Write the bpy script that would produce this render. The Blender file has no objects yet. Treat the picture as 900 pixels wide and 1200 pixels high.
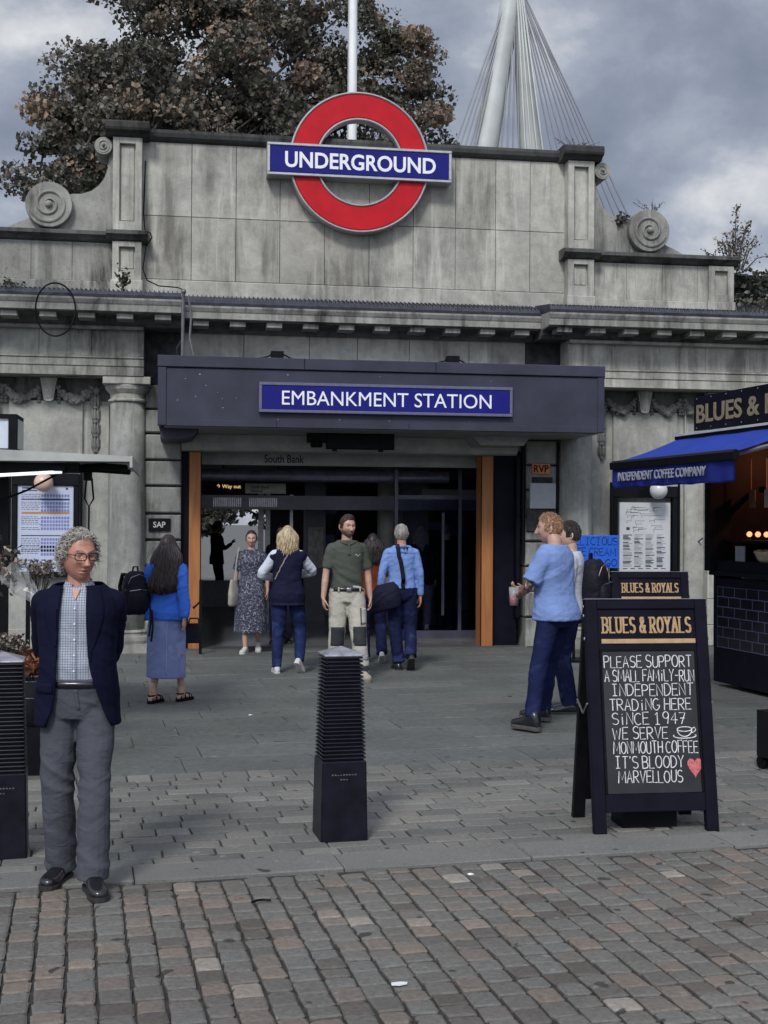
import bpy, bmesh, math, random
import numpy as np
from mathutils import Vector, Matrix, noise as mnoise

R = math.radians
scene = bpy.context.scene
COL = scene.collection

# ---------------------------------------------------------------- camera
cam_d = bpy.data.cameras.new('camera')
cam = bpy.data.objects.new('camera', cam_d)
COL.objects.link(cam)
cam_d.sensor_fit = 'VERTICAL'
cam_d.sensor_height = 36.0
cam_d.lens = 45.0
cam_d.clip_end = 2000
cam_d.clip_start = 0.1
_yaw, _pit, _rol = R(9.0), math.atan(12 / 1500), 0.006
_fw = Vector((math.sin(_yaw) * math.cos(_pit), math.cos(_yaw) * math.cos(_pit), math.sin(_pit)))
_rt = Vector((math.cos(_yaw), -math.sin(_yaw), 0))
_up = _rt.cross(_fw)
_r2 = _rt * math.cos(_rol) + _up * math.sin(_rol)
_u2 = _up * math.cos(_rol) - _rt * math.sin(_rol)
_m = Matrix((_r2, _u2, -_fw)).transposed().to_4x4()
_m.translation = (-2.73, -17.2, 1.75)
cam.matrix_world = _m
scene.camera = cam

# ---------------------------------------------------------------- sky, sun, exposure
SUN_EL, SUN_AZ = R(43), R(203)          # azimuth clockwise from +Y
world = bpy.data.worlds.new('World')
scene.world = world
world.use_nodes = True
wn = world.node_tree.nodes
wl = world.node_tree.links
wn.clear()
w_out = wn.new('ShaderNodeOutputWorld')
w_bg = wn.new('ShaderNodeBackground')
w_sky = wn.new('ShaderNodeTexSky')
w_sky.sky_type = 'NISHITA'
w_sky.sun_disc = False
w_sky.sun_elevation = SUN_EL
w_sky.sun_rotation = SUN_AZ
w_bg.inputs['Strength'].default_value = 0.074
w_tc = wn.new('ShaderNodeTexCoord')
w_map = wn.new('ShaderNodeMapping')
w_map.inputs['Scale'].default_value = (1.0, 1.0, 1.5)
w_map.inputs['Location'].default_value = (1.3, 0.4, 0.9)
wl.new(w_tc.outputs['Generated'], w_map.inputs['Vector'])
w_n = wn.new('ShaderNodeTexNoise')
w_n.inputs['Scale'].default_value = 5.2
w_n.inputs['Detail'].default_value = 9
w_n.inputs['Roughness'].default_value = 0.56
w_n.inputs['Distortion'].default_value = 0.1
wl.new(w_map.outputs['Vector'], w_n.inputs['Vector'])
w_cr = wn.new('ShaderNodeValToRGB')
e = w_cr.color_ramp.elements
e[0].position = 0.33
e[0].color = (1.75, 2.0, 2.65, 1)
e[1].position = 0.72
e[1].color = (7.6, 7.7, 7.6, 1)
x = e.new(0.46); x.color = (2.35, 2.65, 3.35, 1)
x = e.new(0.55); x.color = (3.3, 3.6, 4.3, 1)
x = e.new(0.62); x.color = (5.2, 5.35, 5.7, 1)
wl.new(w_n.outputs['Fac'], w_cr.inputs['Fac'])
w_mix = wn.new('ShaderNodeMixRGB')
w_mix.inputs['Fac'].default_value = 0.93
wl.new(w_sky.outputs['Color'], w_mix.inputs['Color1'])
wl.new(w_cr.outputs['Color'], w_mix.inputs['Color2'])
# the cloud deck is thinnest and brightest round the hidden sun, behind the camera
w_nrm = wn.new('ShaderNodeVectorMath'); w_nrm.operation = 'DOT_PRODUCT'
w_nrm.inputs[1].default_value = (math.sin(SUN_AZ) * math.cos(SUN_EL), math.cos(SUN_AZ) * math.cos(SUN_EL), math.sin(SUN_EL))
wl.new(w_tc.outputs['Generated'], w_nrm.inputs[0])
w_mr = wn.new('ShaderNodeMapRange')
w_mr.inputs['From Min'].default_value = 0.25
w_mr.inputs['From Max'].default_value = 1.0
w_mr.inputs['To Min'].default_value = 1.0
w_mr.inputs['To Max'].default_value = 3.2
wl.new(w_nrm.outputs['Value'], w_mr.inputs['Value'])
w_br = wn.new('ShaderNodeMixRGB'); w_br.blend_type = 'MULTIPLY'; w_br.inputs['Fac'].default_value = 1
wl.new(w_mix.outputs['Color'], w_br.inputs['Color1'])
wl.new(w_mr.outputs['Result'], w_br.inputs['Color2'])
wl.new(w_br.outputs['Color'], w_bg.inputs['Color'])
wl.new(w_bg.outputs['Background'], w_out.inputs['Surface'])

sun_d = bpy.data.lights.new('sun', 'SUN')
sun_d.energy = 1.5
sun_d.angle = R(12)
sun_d.color = (1.0, 0.975, 0.94)
sun = bpy.data.objects.new('sun', sun_d)
COL.objects.link(sun)
_sd = Vector((math.sin(SUN_AZ) * math.cos(SUN_EL), math.cos(SUN_AZ) * math.cos(SUN_EL), math.sin(SUN_EL)))
sun.rotation_euler = (-_sd).to_track_quat('-Z', 'Y').to_euler()
sun.location = _sd * 40

vs = scene.view_settings
vs.view_transform = 'Standard'
vs.look = 'None'
vs.exposure = 0.66
vs.gamma = 1.0
vs.use_curve_mapping = False

# ---------------------------------------------------------------- object helpers
def world_of(o):
    m = o.matrix_parent_inverse @ o.matrix_basis
    return world_of(o.parent) @ m if o.parent else o.matrix_basis.copy()

def thing(name, label, cat, loc=(0, 0, 0), rotz=0.0, group=None):
    o = bpy.data.objects.new(name, None)
    COL.objects.link(o)
    o.empty_display_size = 0.1
    o.location = loc
    o.rotation_euler = (0, 0, rotz)
    return tag(o, label, cat, group)

def tag(o, label, cat, group=None):
    o['label'] = label
    o['category'] = cat
    if group:
        o['group'] = group
    return o

def obj(name, bm, m, parent=None, local=False, smooth=False, label=None):
    """one mesh object; world coordinates unless local=True (then in the parent's space)"""
    if isinstance(bm, bpy.types.Mesh):
        me = bm
    else:
        me = bpy.data.meshes.new(name)
        bmesh.ops.recalc_face_normals(bm, faces=bm.faces)
        bm.to_mesh(me)
        bm.free()
    me.name = name
    mats = m if isinstance(m, (list, tuple)) else [m]
    me.materials.clear()
    for q in mats:
        me.materials.append(q)
    if smooth:
        me.polygons.foreach_set('use_smooth', [True] * len(me.polygons))
    o = bpy.data.objects.new(name, me)
    COL.objects.link(o)
    if parent is not None:
        o.parent = parent
        if not local:
            o.matrix_parent_inverse = world_of(parent).inverted()
    if label:
        o['label'] = label
    return o

def struct(name, bm, m, kind='structure', smooth=False):
    o = obj(name, bm, m, smooth=smooth)
    o['kind'] = kind
    return o

def dup(root, loc, rotz=None, label=None):
    r = root.copy()
    COL.objects.link(r)
    r.location = loc
    if rotz is not None:
        r.rotation_euler = (0, 0, rotz)
    if label:
        r['label'] = label
    for ch in list(root.children):
        c = ch.copy(); COL.objects.link(c); c.parent = r
        for g in list(ch.children):
            d = g.copy(); COL.objects.link(d); d.parent = c
    return r

# ---------------------------------------------------------------- bmesh helpers
def BM():
    return bmesh.new()

def box(bm, x0, x1, y0, y1, z0, z1, M=None):
    vs_ = [bm.verts.new(p) for p in ((x0, y0, z0), (x1, y0, z0), (x1, y1, z0), (x0, y1, z0),
                                     (x0, y0, z1), (x1, y0, z1), (x1, y1, z1), (x0, y1, z1))]
    if M is not None:
        for v in vs_:
            v.co = M @ v.co
    for f in ((0, 1, 2, 3), (4, 7, 6, 5), (0, 4, 5, 1), (1, 5, 6, 2), (2, 6, 7, 3), (3, 7, 4, 0)):
        bm.faces.new([vs_[i] for i in f])
    return vs_

def cbox(bm, x0, x1, y0, y1, z0, z1, c=0.006, M=None):
    """box whose front (-Y) edges are chamfered"""
    c = min(c, (x1 - x0) * .4, (z1 - z0) * .4)
    ring = lambda y, k: [(x0 + k, y, z0 + k), (x1 - k, y, z0 + k), (x1 - k, y, z1 - k), (x0 + k, y, z1 - k)]
    a = [bm.verts.new(p) for p in ring(y1, 0)]
    b = [bm.verts.new(p) for p in ring(y0 + c, 0)]
    d = [bm.verts.new(p) for p in ring(y0, c)]
    if M is not None:
        for v in a + b + d:
            v.co = M @ v.co
    for i in range(4):
        j = (i + 1) % 4
        bm.faces.new((a[i], a[j], b[j], b[i]))
        bm.faces.new((b[i], b[j], d[j], d[i]))
    bm.faces.new(d)
    bm.faces.new(list(reversed(a)))

def prism(bm, pts, a0, a1, axis='x', M=None):
    """closed profile extruded: axis x -> pts are (y,z); axis y -> pts are (x,z); axis z -> (x,y)"""
    def mk(p, a):
        return (a, p[0], p[1]) if axis == 'x' else ((p[0], a, p[1]) if axis == 'y' else (p[0], p[1], a))
    A = [bm.verts.new(mk(p, a0)) for p in pts]
    B = [bm.verts.new(mk(p, a1)) for p in pts]
    if M is not None:
        for v in A + B:
            v.co = M @ v.co
    n = len(pts)
    for i in range(n):
        j = (i + 1) % n
        bm.faces.new((A[i], A[j], B[j], B[i]))
    bm.faces.new(A)
    bm.faces.new(list(reversed(B)))

def ring_loft(bm, rings, cap=True):
    R_ = [[bm.verts.new(p) for p in r] for r in rings]
    for a, b in zip(R_, R_[1:]):
        n = len(a)
        for i in range(n):
            j = (i + 1) % n
            bm.faces.new((a[i], a[j], b[j], b[i]))
    if cap:
        bm.faces.new(list(reversed(R_[0])))
        bm.faces.new(R_[-1])

def lathe(bm, prof, c=(0, 0, 0), n=24):
    """prof: (r, z) from bottom to top"""
    ring_loft(bm, [[(c[0] + r * math.cos(2 * math.pi * i / n), c[1] + r * math.sin(2 * math.pi * i / n), c[2] + z)
                    for i in range(n)] for r, z in prof])

def tube(bm, pts, r, n=8, closed=False):
    pts = [Vector(p) for p in pts]
    rr = r if isinstance(r, (list, tuple)) else [r] * len(pts)
    rings = []
    prev = None
    N = len(pts)
    for i, p in enumerate(pts):
        if closed:
            t = pts[(i + 1) % N] - pts[i - 1]
        else:
            t = pts[min(i + 1, N - 1)] - pts[max(i - 1, 0)]
        t = t.normalized() if t.length > 1e-9 else Vector((0, 0, 1))
        if prev is None:
            u = t.orthogonal().normalized()
        else:
            u = prev - t * prev.dot(t)
            u = u.normalized() if u.length > 1e-6 else t.orthogonal().normalized()
        prev = u
        v = t.cross(u)
        rings.append([p + (u * math.cos(2 * math.pi * k / n) + v * math.sin(2 * math.pi * k / n)) * rr[i] for k in range(n)])
    if closed:
        V = [[bm.verts.new(q) for q in r_] for r_ in rings]
        for a in range(N):
            A, B = V[a], V[(a + 1) % N]
            for k in range(n):
                j = (k + 1) % n
                bm.faces.new((A[k], A[j], B[j], B[k]))
    else:
        ring_loft(bm, rings)

def blob(bm, c, r, sub=2, M=None, jit=0.0, rng=random):
    """ellipsoid, r = (rx, ry, rz)"""
    g = bmesh.ops.create_icosphere(bm, subdivisions=sub, radius=1.0)
    for v in g['verts']:
        k = 1 + (rng.uniform(-jit, jit) if jit else 0)
        p = Vector((v.co.x * r[0] * k, v.co.y * r[1] * k, v.co.z * r[2] * k))
        if M is not None:
            p = M @ p
        v.co = p + Vector(c)

# ---------------------------------------------------------------- materials
def _nt(name):
    m = bpy.data.materials.new(name)
    m.use_nodes = True
    nt = m.node_tree
    return m, nt, nt.nodes['Principled BSDF']

def _noise(nt, scale, detail=4, rough=.5, vec=None, dist=0):
    n = nt.nodes.new('ShaderNodeTexNoise')
    n.inputs['Scale'].default_value = scale
    n.inputs['Detail'].default_value = detail
    n.inputs['Roughness'].default_value = rough
    n.inputs['Distortion'].default_value = dist
    if vec is not None:
        nt.links.new(vec, n.inputs['Vector'])
    return n.outputs['Fac']

def _ramp(nt, fac, p0, p1, c0=(0, 0, 0, 1), c1=(1, 1, 1, 1)):
    r = nt.nodes.new('ShaderNodeValToRGB')
    r.color_ramp.elements[0].position = p0
    r.color_ramp.elements[1].position = p1
    r.color_ramp.elements[0].color = c0
    r.color_ramp.elements[1].color = c1
    nt.links.new(fac, r.inputs['Fac'])
    return r.outputs['Color']

def _mix(nt, fac, a, b, mode='MIX'):
    m = nt.nodes.new('ShaderNodeMixRGB')
    m.blend_type = mode
    for sock, v in ((m.inputs['Fac'], fac), (m.inputs['Color1'], a), (m.inputs['Color2'], b)):
        if isinstance(v, (int, float)):
            sock.default_value = v
        elif isinstance(v, (tuple, list)):
            sock.default_value = (v[0], v[1], v[2], 1)
        else:
            nt.links.new(v, sock)
    return m.outputs['Color']

def _coord(nt, scale=(1, 1, 1), rot=(0, 0, 0), kind='Object'):
    t = nt.nodes.new('ShaderNodeTexCoord')
    mp = nt.nodes.new('ShaderNodeMapping')
    mp.inputs['Scale'].default_value = scale
    mp.inputs['Rotation'].default_value = rot
    nt.links.new(t.outputs[kind], mp.inputs['Vector'])
    return mp.outputs['Vector']

def _bump(nt, bsdf, h, strength, dist=.01):
    b = nt.nodes.new('ShaderNodeBump')
    b.inputs['Strength'].default_value = strength
    b.inputs['Distance'].default_value = dist
    nt.links.new(h, b.inputs['Height'])
    nt.links.new(b.outputs['Normal'], bsdf.inputs['Normal'])

def mat(name, col, rough=.6, metal=0, var=.12, scale=14, bump=.1, spec=.5, bdist=.004, coat=0, sheen=0):
    """plain coloured surface with slight tonal mottling and a fine bump"""
    m, nt, b = _nt(name)
    v = _coord(nt)
    n = _noise(nt, scale, 5, .6, v)
    dk = tuple(c * (1 - var * 1.6) for c in col)
    lt = tuple(min(1, c * (1 + var)) for c in col)
    c = _ramp(nt, n, .3, .7, dk + (1,), lt + (1,))
    nt.links.new(c, b.inputs['Base Color'])
    b.inputs['Roughness'].default_value = rough
    b.inputs['Metallic'].default_value = metal
    b.inputs['Specular IOR Level'].default_value = spec
    if coat:
        b.inputs['Coat Weight'].default_value = coat
        b.inputs['Coat Roughness'].default_value = .15
    if sheen:
        b.inputs['Sheen Weight'].default_value = sheen
    if bump:
        _bump(nt, b, _noise(nt, scale * 3, 4, .6, v), bump, bdist)
    return m

def mat_emit(name, col, strength):
    m, nt, b = _nt(name)
    b.inputs['Base Color'].default_value = (*col, 1)
    b.inputs['Emission Color'].default_value = (*col, 1)
    b.inputs['Emission Strength'].default_value = strength
    return m

def mat_stone(name, base, streak=.62, dirt=.5, warm=0.0):
    """weathered portland stone: blotches, grain, soot-washed rain streaks, pale lime runs"""
    m, nt, b = _nt(name)
    v = _coord(nt)
    big = _noise(nt, .8, 7, .62, v, .5)
    mid = _noise(nt, 5.5, 7, .68, v, .2)
    fine = _noise(nt, 55, 5, .75, v)
    lo = tuple(c * .74 for c in base)
    hi = (base[0] * 1.2 + warm, base[1] * 1.2 + warm * .8, base[2] * 1.18)
    c = _ramp(nt, big, .34, .66, lo + (1,), hi + (1,))
    c = _mix(nt, .36, c, _ramp(nt, mid, .30, .72, (.36, .36, .37, 1), (1.4, 1.4, 1.38, 1)), 'MULTIPLY')
    c = _mix(nt, .3, c, _ramp(nt, fine, .30, .70, (.55, .55, .55, 1), (1.3, 1.3, 1.3, 1)), 'MULTIPLY')
    blk = nt.nodes.new('ShaderNodeAttribute'); blk.attribute_name = 'block'
    c = _mix(nt, 1.0, c, _ramp(nt, blk.outputs['Fac'], 0, 1, (1, 1, 1, 1), (.74, .73, .72, 1)), 'MULTIPLY')
    one = lambda k: (k, k, k)
    where = _ramp(nt, _noise(nt, .9, 5, .6, _coord(nt, (1.0, 1.0, .75))), .38, .56)
    s1 = _noise(nt, 1.6, 8, .68, _coord(nt, (2.4, 2.4, .34)), .5)
    sf = _mix(nt, 1.0, _ramp(nt, s1, .45, .62), where, 'MULTIPLY')
    sf = _mix(nt, 1.0, sf, one(streak), 'MULTIPLY')
    c = _mix(nt, sf, c, (base[0] * .15, base[1] * .145, base[2] * .14))
    s4 = _noise(nt, 1.2, 6, .62, _coord(nt, (9, 9, .45), (0, 0, .4)), .5)
    c = _mix(nt, _mix(nt, 1.0, _ramp(nt, s4, .58, .74), _mix(nt, 1.0, where, one(streak * .55), 'MULTIPLY'), 'MULTIPLY'), c, (base[0] * .3, base[1] * .29, base[2] * .28))
    s3 = _noise(nt, 2.0, 6, .62, _coord(nt, (3.6, 3.6, .26)), .4)
    pf = _mix(nt, 1.0, _ramp(nt, s3, .57, .72), one(.42), 'MULTIPLY')
    c = _mix(nt, pf, c, (base[0] * 1.6, base[1] * 1.63, base[2] * 1.6))
    sp = _ramp(nt, _noise(nt, 14, 7, .78, v, .3), .585, .70)
    c = _mix(nt, _mix(nt, 1.0, sp, one(dirt), 'MULTIPLY'), c, (base[0] * .24, base[1] * .23, base[2] * .22))
    nt.links.new(c, b.inputs['Base Color'])
    b.inputs['Roughness'].default_value = .9
    b.inputs['Specular IOR Level'].default_value = .2
    h = _mix(nt, .45, mid, fine)
    _bump(nt, b, h, .5, .014)
    return m

def mat_tint(name, stops, rough=.85, attr='tint', grain=40, bump=.5, bdist=.006, spec=.3, wet=0.0):
    """per-piece colour from a mesh attribute through a ramp, plus grain"""
    m, nt, b = _nt(name)
    a = nt.nodes.new('ShaderNodeAttribute')
    a.attribute_name = attr
    r = nt.nodes.new('ShaderNodeValToRGB')
    els = r.color_ramp.elements
    els[0].position, els[0].color = stops[0][0], (*stops[0][1], 1)
    els[1].position, els[1].color = stops[-1][0], (*stops[-1][1], 1)
    for p, c in stops[1:-1]:
        q = els.new(p); q.color = (*c, 1)
    nt.links.new(a.outputs['Fac'], r.inputs['Fac'])
    v = _coord(nt)
    g = _noise(nt, grain, 6, .7, v)
    c = _mix(nt, .55, r.outputs['Color'], _ramp(nt, g, .28, .72, (.45, .45, .45, 1), (1.45, 1.45, 1.45, 1)), 'MULTIPLY')
    big = _noise(nt, .9, 5, .6, v)
    c = _mix(nt, .5, c, _ramp(nt, big, .35, .7, (.6, .6, .6, 1), (1.2, 1.2, 1.2, 1)), 'MULTIPLY')
    gum = _ramp(nt, _noise(nt, 8.5, 1.5, .4, v), .70, .725)
    c = _mix(nt, gum, c, (.045, .045, .042))
    pale = _ramp(nt, _noise(nt, 13, 1, .4, _coord(nt, (1, 1, 1), (0, 0, 1.1))), .745, .76)
    c = _mix(nt, _mix(nt, 1.0, pale, (.5, .5, .5), 'MULTIPLY'), c, (.24, .24, .22))
    nt.links.new(c, b.inputs['Base Color'])
    b.inputs['Roughness'].default_value = rough
    b.inputs['Specular IOR Level'].default_value = spec
    _bump(nt, b, g, bump, bdist)
    return m

def set_attr(me, name, vals, domain='POINT'):
    a = me.attributes.new(name, 'FLOAT', domain)
    a.data.foreach_set('value', np.asarray(vals, dtype=np.float32))

STONE = mat_stone('portland_stone', (.425, .415, .372))
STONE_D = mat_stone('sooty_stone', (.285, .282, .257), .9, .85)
STONE_P = mat_stone('plain_plaster', (.36, .358, .325), .3, .4)
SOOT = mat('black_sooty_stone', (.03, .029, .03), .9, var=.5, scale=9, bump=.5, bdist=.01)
LEAD = mat('lead_flashing', (.045, .046, .062), .55, .2, var=.3, scale=8)
NAVY = mat('navy_paint', (.045, .046, .075), .42, var=.18, scale=5, bump=.05)
CANOPY = mat('canopy_grey_blue_paint', (.040, .040, .060), .5, var=.16, scale=2.2, bump=.04, spec=.2)
NAVY_D = mat('dark_navy_paint', (.0055, .0055, .012), .5, var=.25, scale=6, bump=.05, spec=.10)
BLACK = mat('black_paint', (.0055, .0055, .007), .5, var=.25, scale=10, bump=.05, spec=.10)
BLACK_G = mat('black_gloss', (.006, .006, .008), .3, var=.2, scale=10, bump=.02, spec=.18)
STEEL = mat('brushed_steel', (.35, .35, .36), .35, .9, var=.2, scale=20)
WHITE = mat('white_paint', (.72, .73, .72), .5, var=.06, scale=6, bump=.04)
OFFWHITE = mat('off_white_paint', (.42, .43, .41), .6, var=.12, scale=5, bump=.08)
STONE_B = mat_stone('sooty_shaded_stone', (.115, .113, .108), .9, .9)  # near-black: soot plus shade under ledges, both put into the colour
STONE_C = mat_stone('grimy_shaded_carving', (.19, .188, .175), .9, .9)  # carving darkened for soot and for the architrave's shade

def mat_wood(name, a, b_, sc=(1, 1, .07), s=18):
    m, nt, b = _nt(name)
    v = _coord(nt, sc)
    n = _noise(nt, s, 6, .6, v, .6)
    c = _ramp(nt, n, .3, .72, a + (1,), b_ + (1,))
    nt.links.new(c, b.inputs['Base Color'])
    b.inputs['Roughness'].default_value = .6
    _bump(nt, b, n, .25, .003)
    return m
TIMBER = mat_wood('orange_stained_timber', (.24, .085, .022), (.40, .155, .045))

# ---------------------------------------------------------------- lettering
def text_mesh(body, bold=0.0, extrude=0.0):
    cu = bpy.data.curves.new('lettering', 'FONT')
    cu.body = body
    cu.size = 1
    cu.offset = bold
    cu.extrude = extrude
    cu.resolution_u = 4
    o = bpy.data.objects.new('lettering_tmp', cu)
    COL.objects.link(o)
    dg = bpy.context.evaluated_depsgraph_get()
    me = bpy.data.meshes.new_from_object(o.evaluated_get(dg))
    bpy.data.objects.remove(o)
    bpy.data.curves.remove(cu)
    return me

def place_text(name, body, x0, x1, z0, z1, y, m, parent=None, bold=0.012, M=None, depth=.004, keep=False, local=False, label=None):
    """lettering standing in the XZ plane facing -Y, fitted to the rectangle (then moved by M)"""
    me = text_mesh(body, bold, .5)
    n = len(me.vertices)
    co = np.empty(n * 3, dtype=np.float32)
    me.vertices.foreach_get('co', co)
    co = co.reshape(-1, 3)
    lo, hi = co.min(0), co.max(0)
    s = (hi - lo); s[s == 0] = 1
    u = (co - lo) / s
    out = np.empty_like(co)
    out[:, 0] = x0 + u[:, 0] * (x1 - x0)
    out[:, 2] = z0 + u[:, 1] * (z1 - z0)
    out[:, 1] = y - u[:, 2] * depth
    if M is not None:
        Mn = np.array(M)
        out = out @ Mn[:3, :3].T + Mn[:3, 3]
    me.vertices.foreach_set('co', out.astype(np.float32).ravel())
    me.update()
    return obj(name, me, m, parent, local=local, label=label)

def _arc(cx, cy, rx, ry, a0, a1, n=9):
    return [(cx + rx * math.cos(R(a0 + (a1 - a0) * i / (n - 1))), cy + ry * math.sin(R(a0 + (a1 - a0) * i / (n - 1)))) for i in range(n)]

# single-stroke capitals in a unit box, 0.6 wide
GLYPH = {
    'A': [[(0, 0), (.3, 1), (.6, 0)], [(.1, .36), (.5, .36)]],
    'B': [[(0, 0), (0, 1)], [(0, 1)] + _arc(.25, .76, .28, .24, 90, -90) + [(0, .52)], [(0, .52)] + _arc(.28, .26, .3, .26, 90, -90) + [(0, 0)]],
    'C': [_arc(.34, .5, .34, .5, 50, 310, 14)],
    'D': [[(0, 0), (0, 1)], [(0, 1)] + _arc(.15, .5, .45, .5, 90, -90, 12) + [(0, 0)]],
    'E': [[(.52, 1), (0, 1), (0, 0), (.54, 0)], [(0, .52), (.44, .52)]],
    'F': [[(.54, 1), (0, 1), (0, 0)], [(0, .52), (.44, .52)]],
    'G': [_arc(.34, .5, .34, .5, 50, 340, 14) + [(.66, .42), (.4, .42)]],
    'H': [[(0, 0), (0, 1)], [(.56, 0), (.56, 1)], [(0, .5), (.56, .5)]],
    'I': [[(.3, 0), (.3, 1)], [(.08, 1), (.52, 1)], [(.08, 0), (.52, 0)]],
    'i': [[(.2, 0), (.2, .68)], [(.2, .86), (.2, .92)]],
    'L': [[(0, 1), (0, 0), (.5, 0)]],
    'M': [[(0, 0), (.06, 1), (.41, .25), (.76, 1), (.82, 0)]],
    'N': [[(0, 0), (0, 1), (.56, 0), (.56, 1)]],
    'O': [_arc(.33, .5, .33, .5, 90, 450, 18)],
    'P': [[(0, 0), (0, 1)], [(0, 1)] + _arc(.25, .74, .3, .26, 90, -90) + [(0, .48)]],
    'R': [[(0, 0), (0, 1)], [(0, 1)] + _arc(.25, .74, .3, .26, 90, -90) + [(0, .48)], [(.2, .48), (.58, 0)]],
    'S': [_arc(.29, .75, .27, .25, 35, 270, 10) + _arc(.29, .25, .29, .25, 90, -145, 10)],
    'T': [[(.3, 0), (.3, 1)], [(0, 1), (.6, 1)]],
    'U': [[(0, 1), (0, .3)] + _arc(.28, .28, .28, .28, 180, 360, 10) + [(.56, .3), (.56, 1)]],
    'V': [[(0, 1), (.3, 0), (.6, 1)]],
    'W': [[(0, 1), (.19, 0), (.4, .8), (.61, 0), (.8, 1)]],
    'Y': [[(0, 1), (.3, .5), (.6, 1)], [(.3, .5), (.3, 0)]],
    '1': [[(.12, .8), (.3, 1), (.3, 0)], [(.1, 0), (.5, 0)]],
    '9': [_arc(.28, .72, .26, .28, 0, 360, 14), [(.54, .72), (.46, 0)]],
    '4': [[(.4, 0), (.4, 1), (0, .34), (.6, .34)]],
    '7': [[(0, 1), (.56, 1), (.2, 0)], [(.1, .52), (.5, .52)]],
    '&': [[(.68, 0), (.12, .78)] + _arc(.28, .82, .17, .18, 190, -30, 9) + [(.1, .38)] + _arc(.27, .23, .24, .23, 140, 330, 9) + [(.62, .46)]],
    "'": [[(.1, 1), (.08, .8)]],
    '-': [[(.05, .5), (.45, .5)]],
}
GW = {'i': .4, 'M': .82, 'W': .8, "'": .2, '-': .5, 'O': .66, 'G': .66, 'C': .6, 'E': .54, 'L': .5, 'F': .52, 'A': .6, 'U': .56, 'N': .56, 'H': .56, 'P': .55, 'B': .58, 'D': .6, 'R': .58, 'S': .58, '&': .7}

def chalk_text(bm, s, x0, x1, z0, z1, y, r=.004, rng=random, jit=.02, T=None):
    """handwritten strokes as thin raised tubes, fitted between x0..x1"""
    adv = [.32 if c == ' ' else GW.get(c, .6) + .17 for c in s]
    tot = sum(adv) - .17
    k = (x1 - x0) / tot
    h = z1 - z0
    cx = 0
    for c, a in zip(s, adv):
        if c != ' ':
            dy = rng.uniform(-jit, jit)
            sh = rng.uniform(-.03, .05)
            sc = rng.uniform(.95, 1.04)
            for st in GLYPH[c]:
                pts = []
                for (px, pz) in st:
                    X = x0 + (cx + px + sh * pz) * k
                    Z = z0 + (pz * sc + dy) * h
                    p = Vector((X, y, Z))
                    pts.append(T @ p if T is not None else p)
                if len(pts) >= 2:
                    tube(bm, pts, r, 5)
        cx += a

SERIF = {'B': [(0, 0), (0, 1)], 'L': [(0, 1)], 'U': [(0, 1), (.56, 1)], 'E': [], 'R': [(0, 0), (0, 1), (.6, 0)], 'O': [], 'Y': [(0, 1), (.6, 1), (.3, 0)],
         'A': [(0, 0), (.6, 0)], 'S': [], '&': []}

def slab_text(bm, s, x0, x1, z0, z1, y, T=None, pw=.235, ph=.095, serif=True):
    """heavy slab-serif capitals: every stroke is swept with a broad flat pen"""
    adv = [.34 if c == ' ' else GW.get(c, .6) + .30 for c in s]
    tot = sum(adv) - .30 + pw
    k = (x1 - x0) / tot
    h = (z1 - z0) / (1 + ph)
    cx = pw / 2
    idx = 0
    def piece(pts, i):
        yf = y - .0015 - .0005 * (i % 9)
        pts = sorted(set((round(a, 5), round(b, 5)) for a, b in pts))
        def half(ps):
            o = []
            for p in ps:
                while len(o) >= 2 and (o[-1][0] - o[-2][0]) * (p[1] - o[-2][1]) - (o[-1][1] - o[-2][1]) * (p[0] - o[-2][0]) <= 0:
                    o.pop()
                o.append(p)
            return o
        hull = half(pts)[:-1] + half(pts[::-1])[:-1]
        q = [(x0 + a * k, z0 + (b + ph / 2) * h) for a, b in hull]
        prism(bm, q, yf, y + .0005, axis='y', M=T)
    for c, a in zip(s, adv):
        if c != ' ':
            for st in GLYPH[c]:
                for p, q in zip(st, st[1:]):
                    idx += 1
                    piece([(cx + t[0] + sx * pw / 2, t[1] + sz * ph / 2) for t in (p, q) for sx in (-1, 1) for sz in (-1, 1)], idx)
            if serif:
                for (sx_, sz_) in SERIF.get(c, []):
                    idx += 1
                    piece([(cx + sx_ + d, sz_ + e2 * ph / 2) for d in (-.235, .235) for e2 in (-1, 1)], idx)
        cx += a
# ================================================================ GROUND
rg = random.Random(11)
PO, PA = Vector((-2.0, -10.8, 0)), R(4.5)
PM = Matrix.Translation(PO) @ Matrix.Rotation(PA, 4, 'Z')

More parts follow.
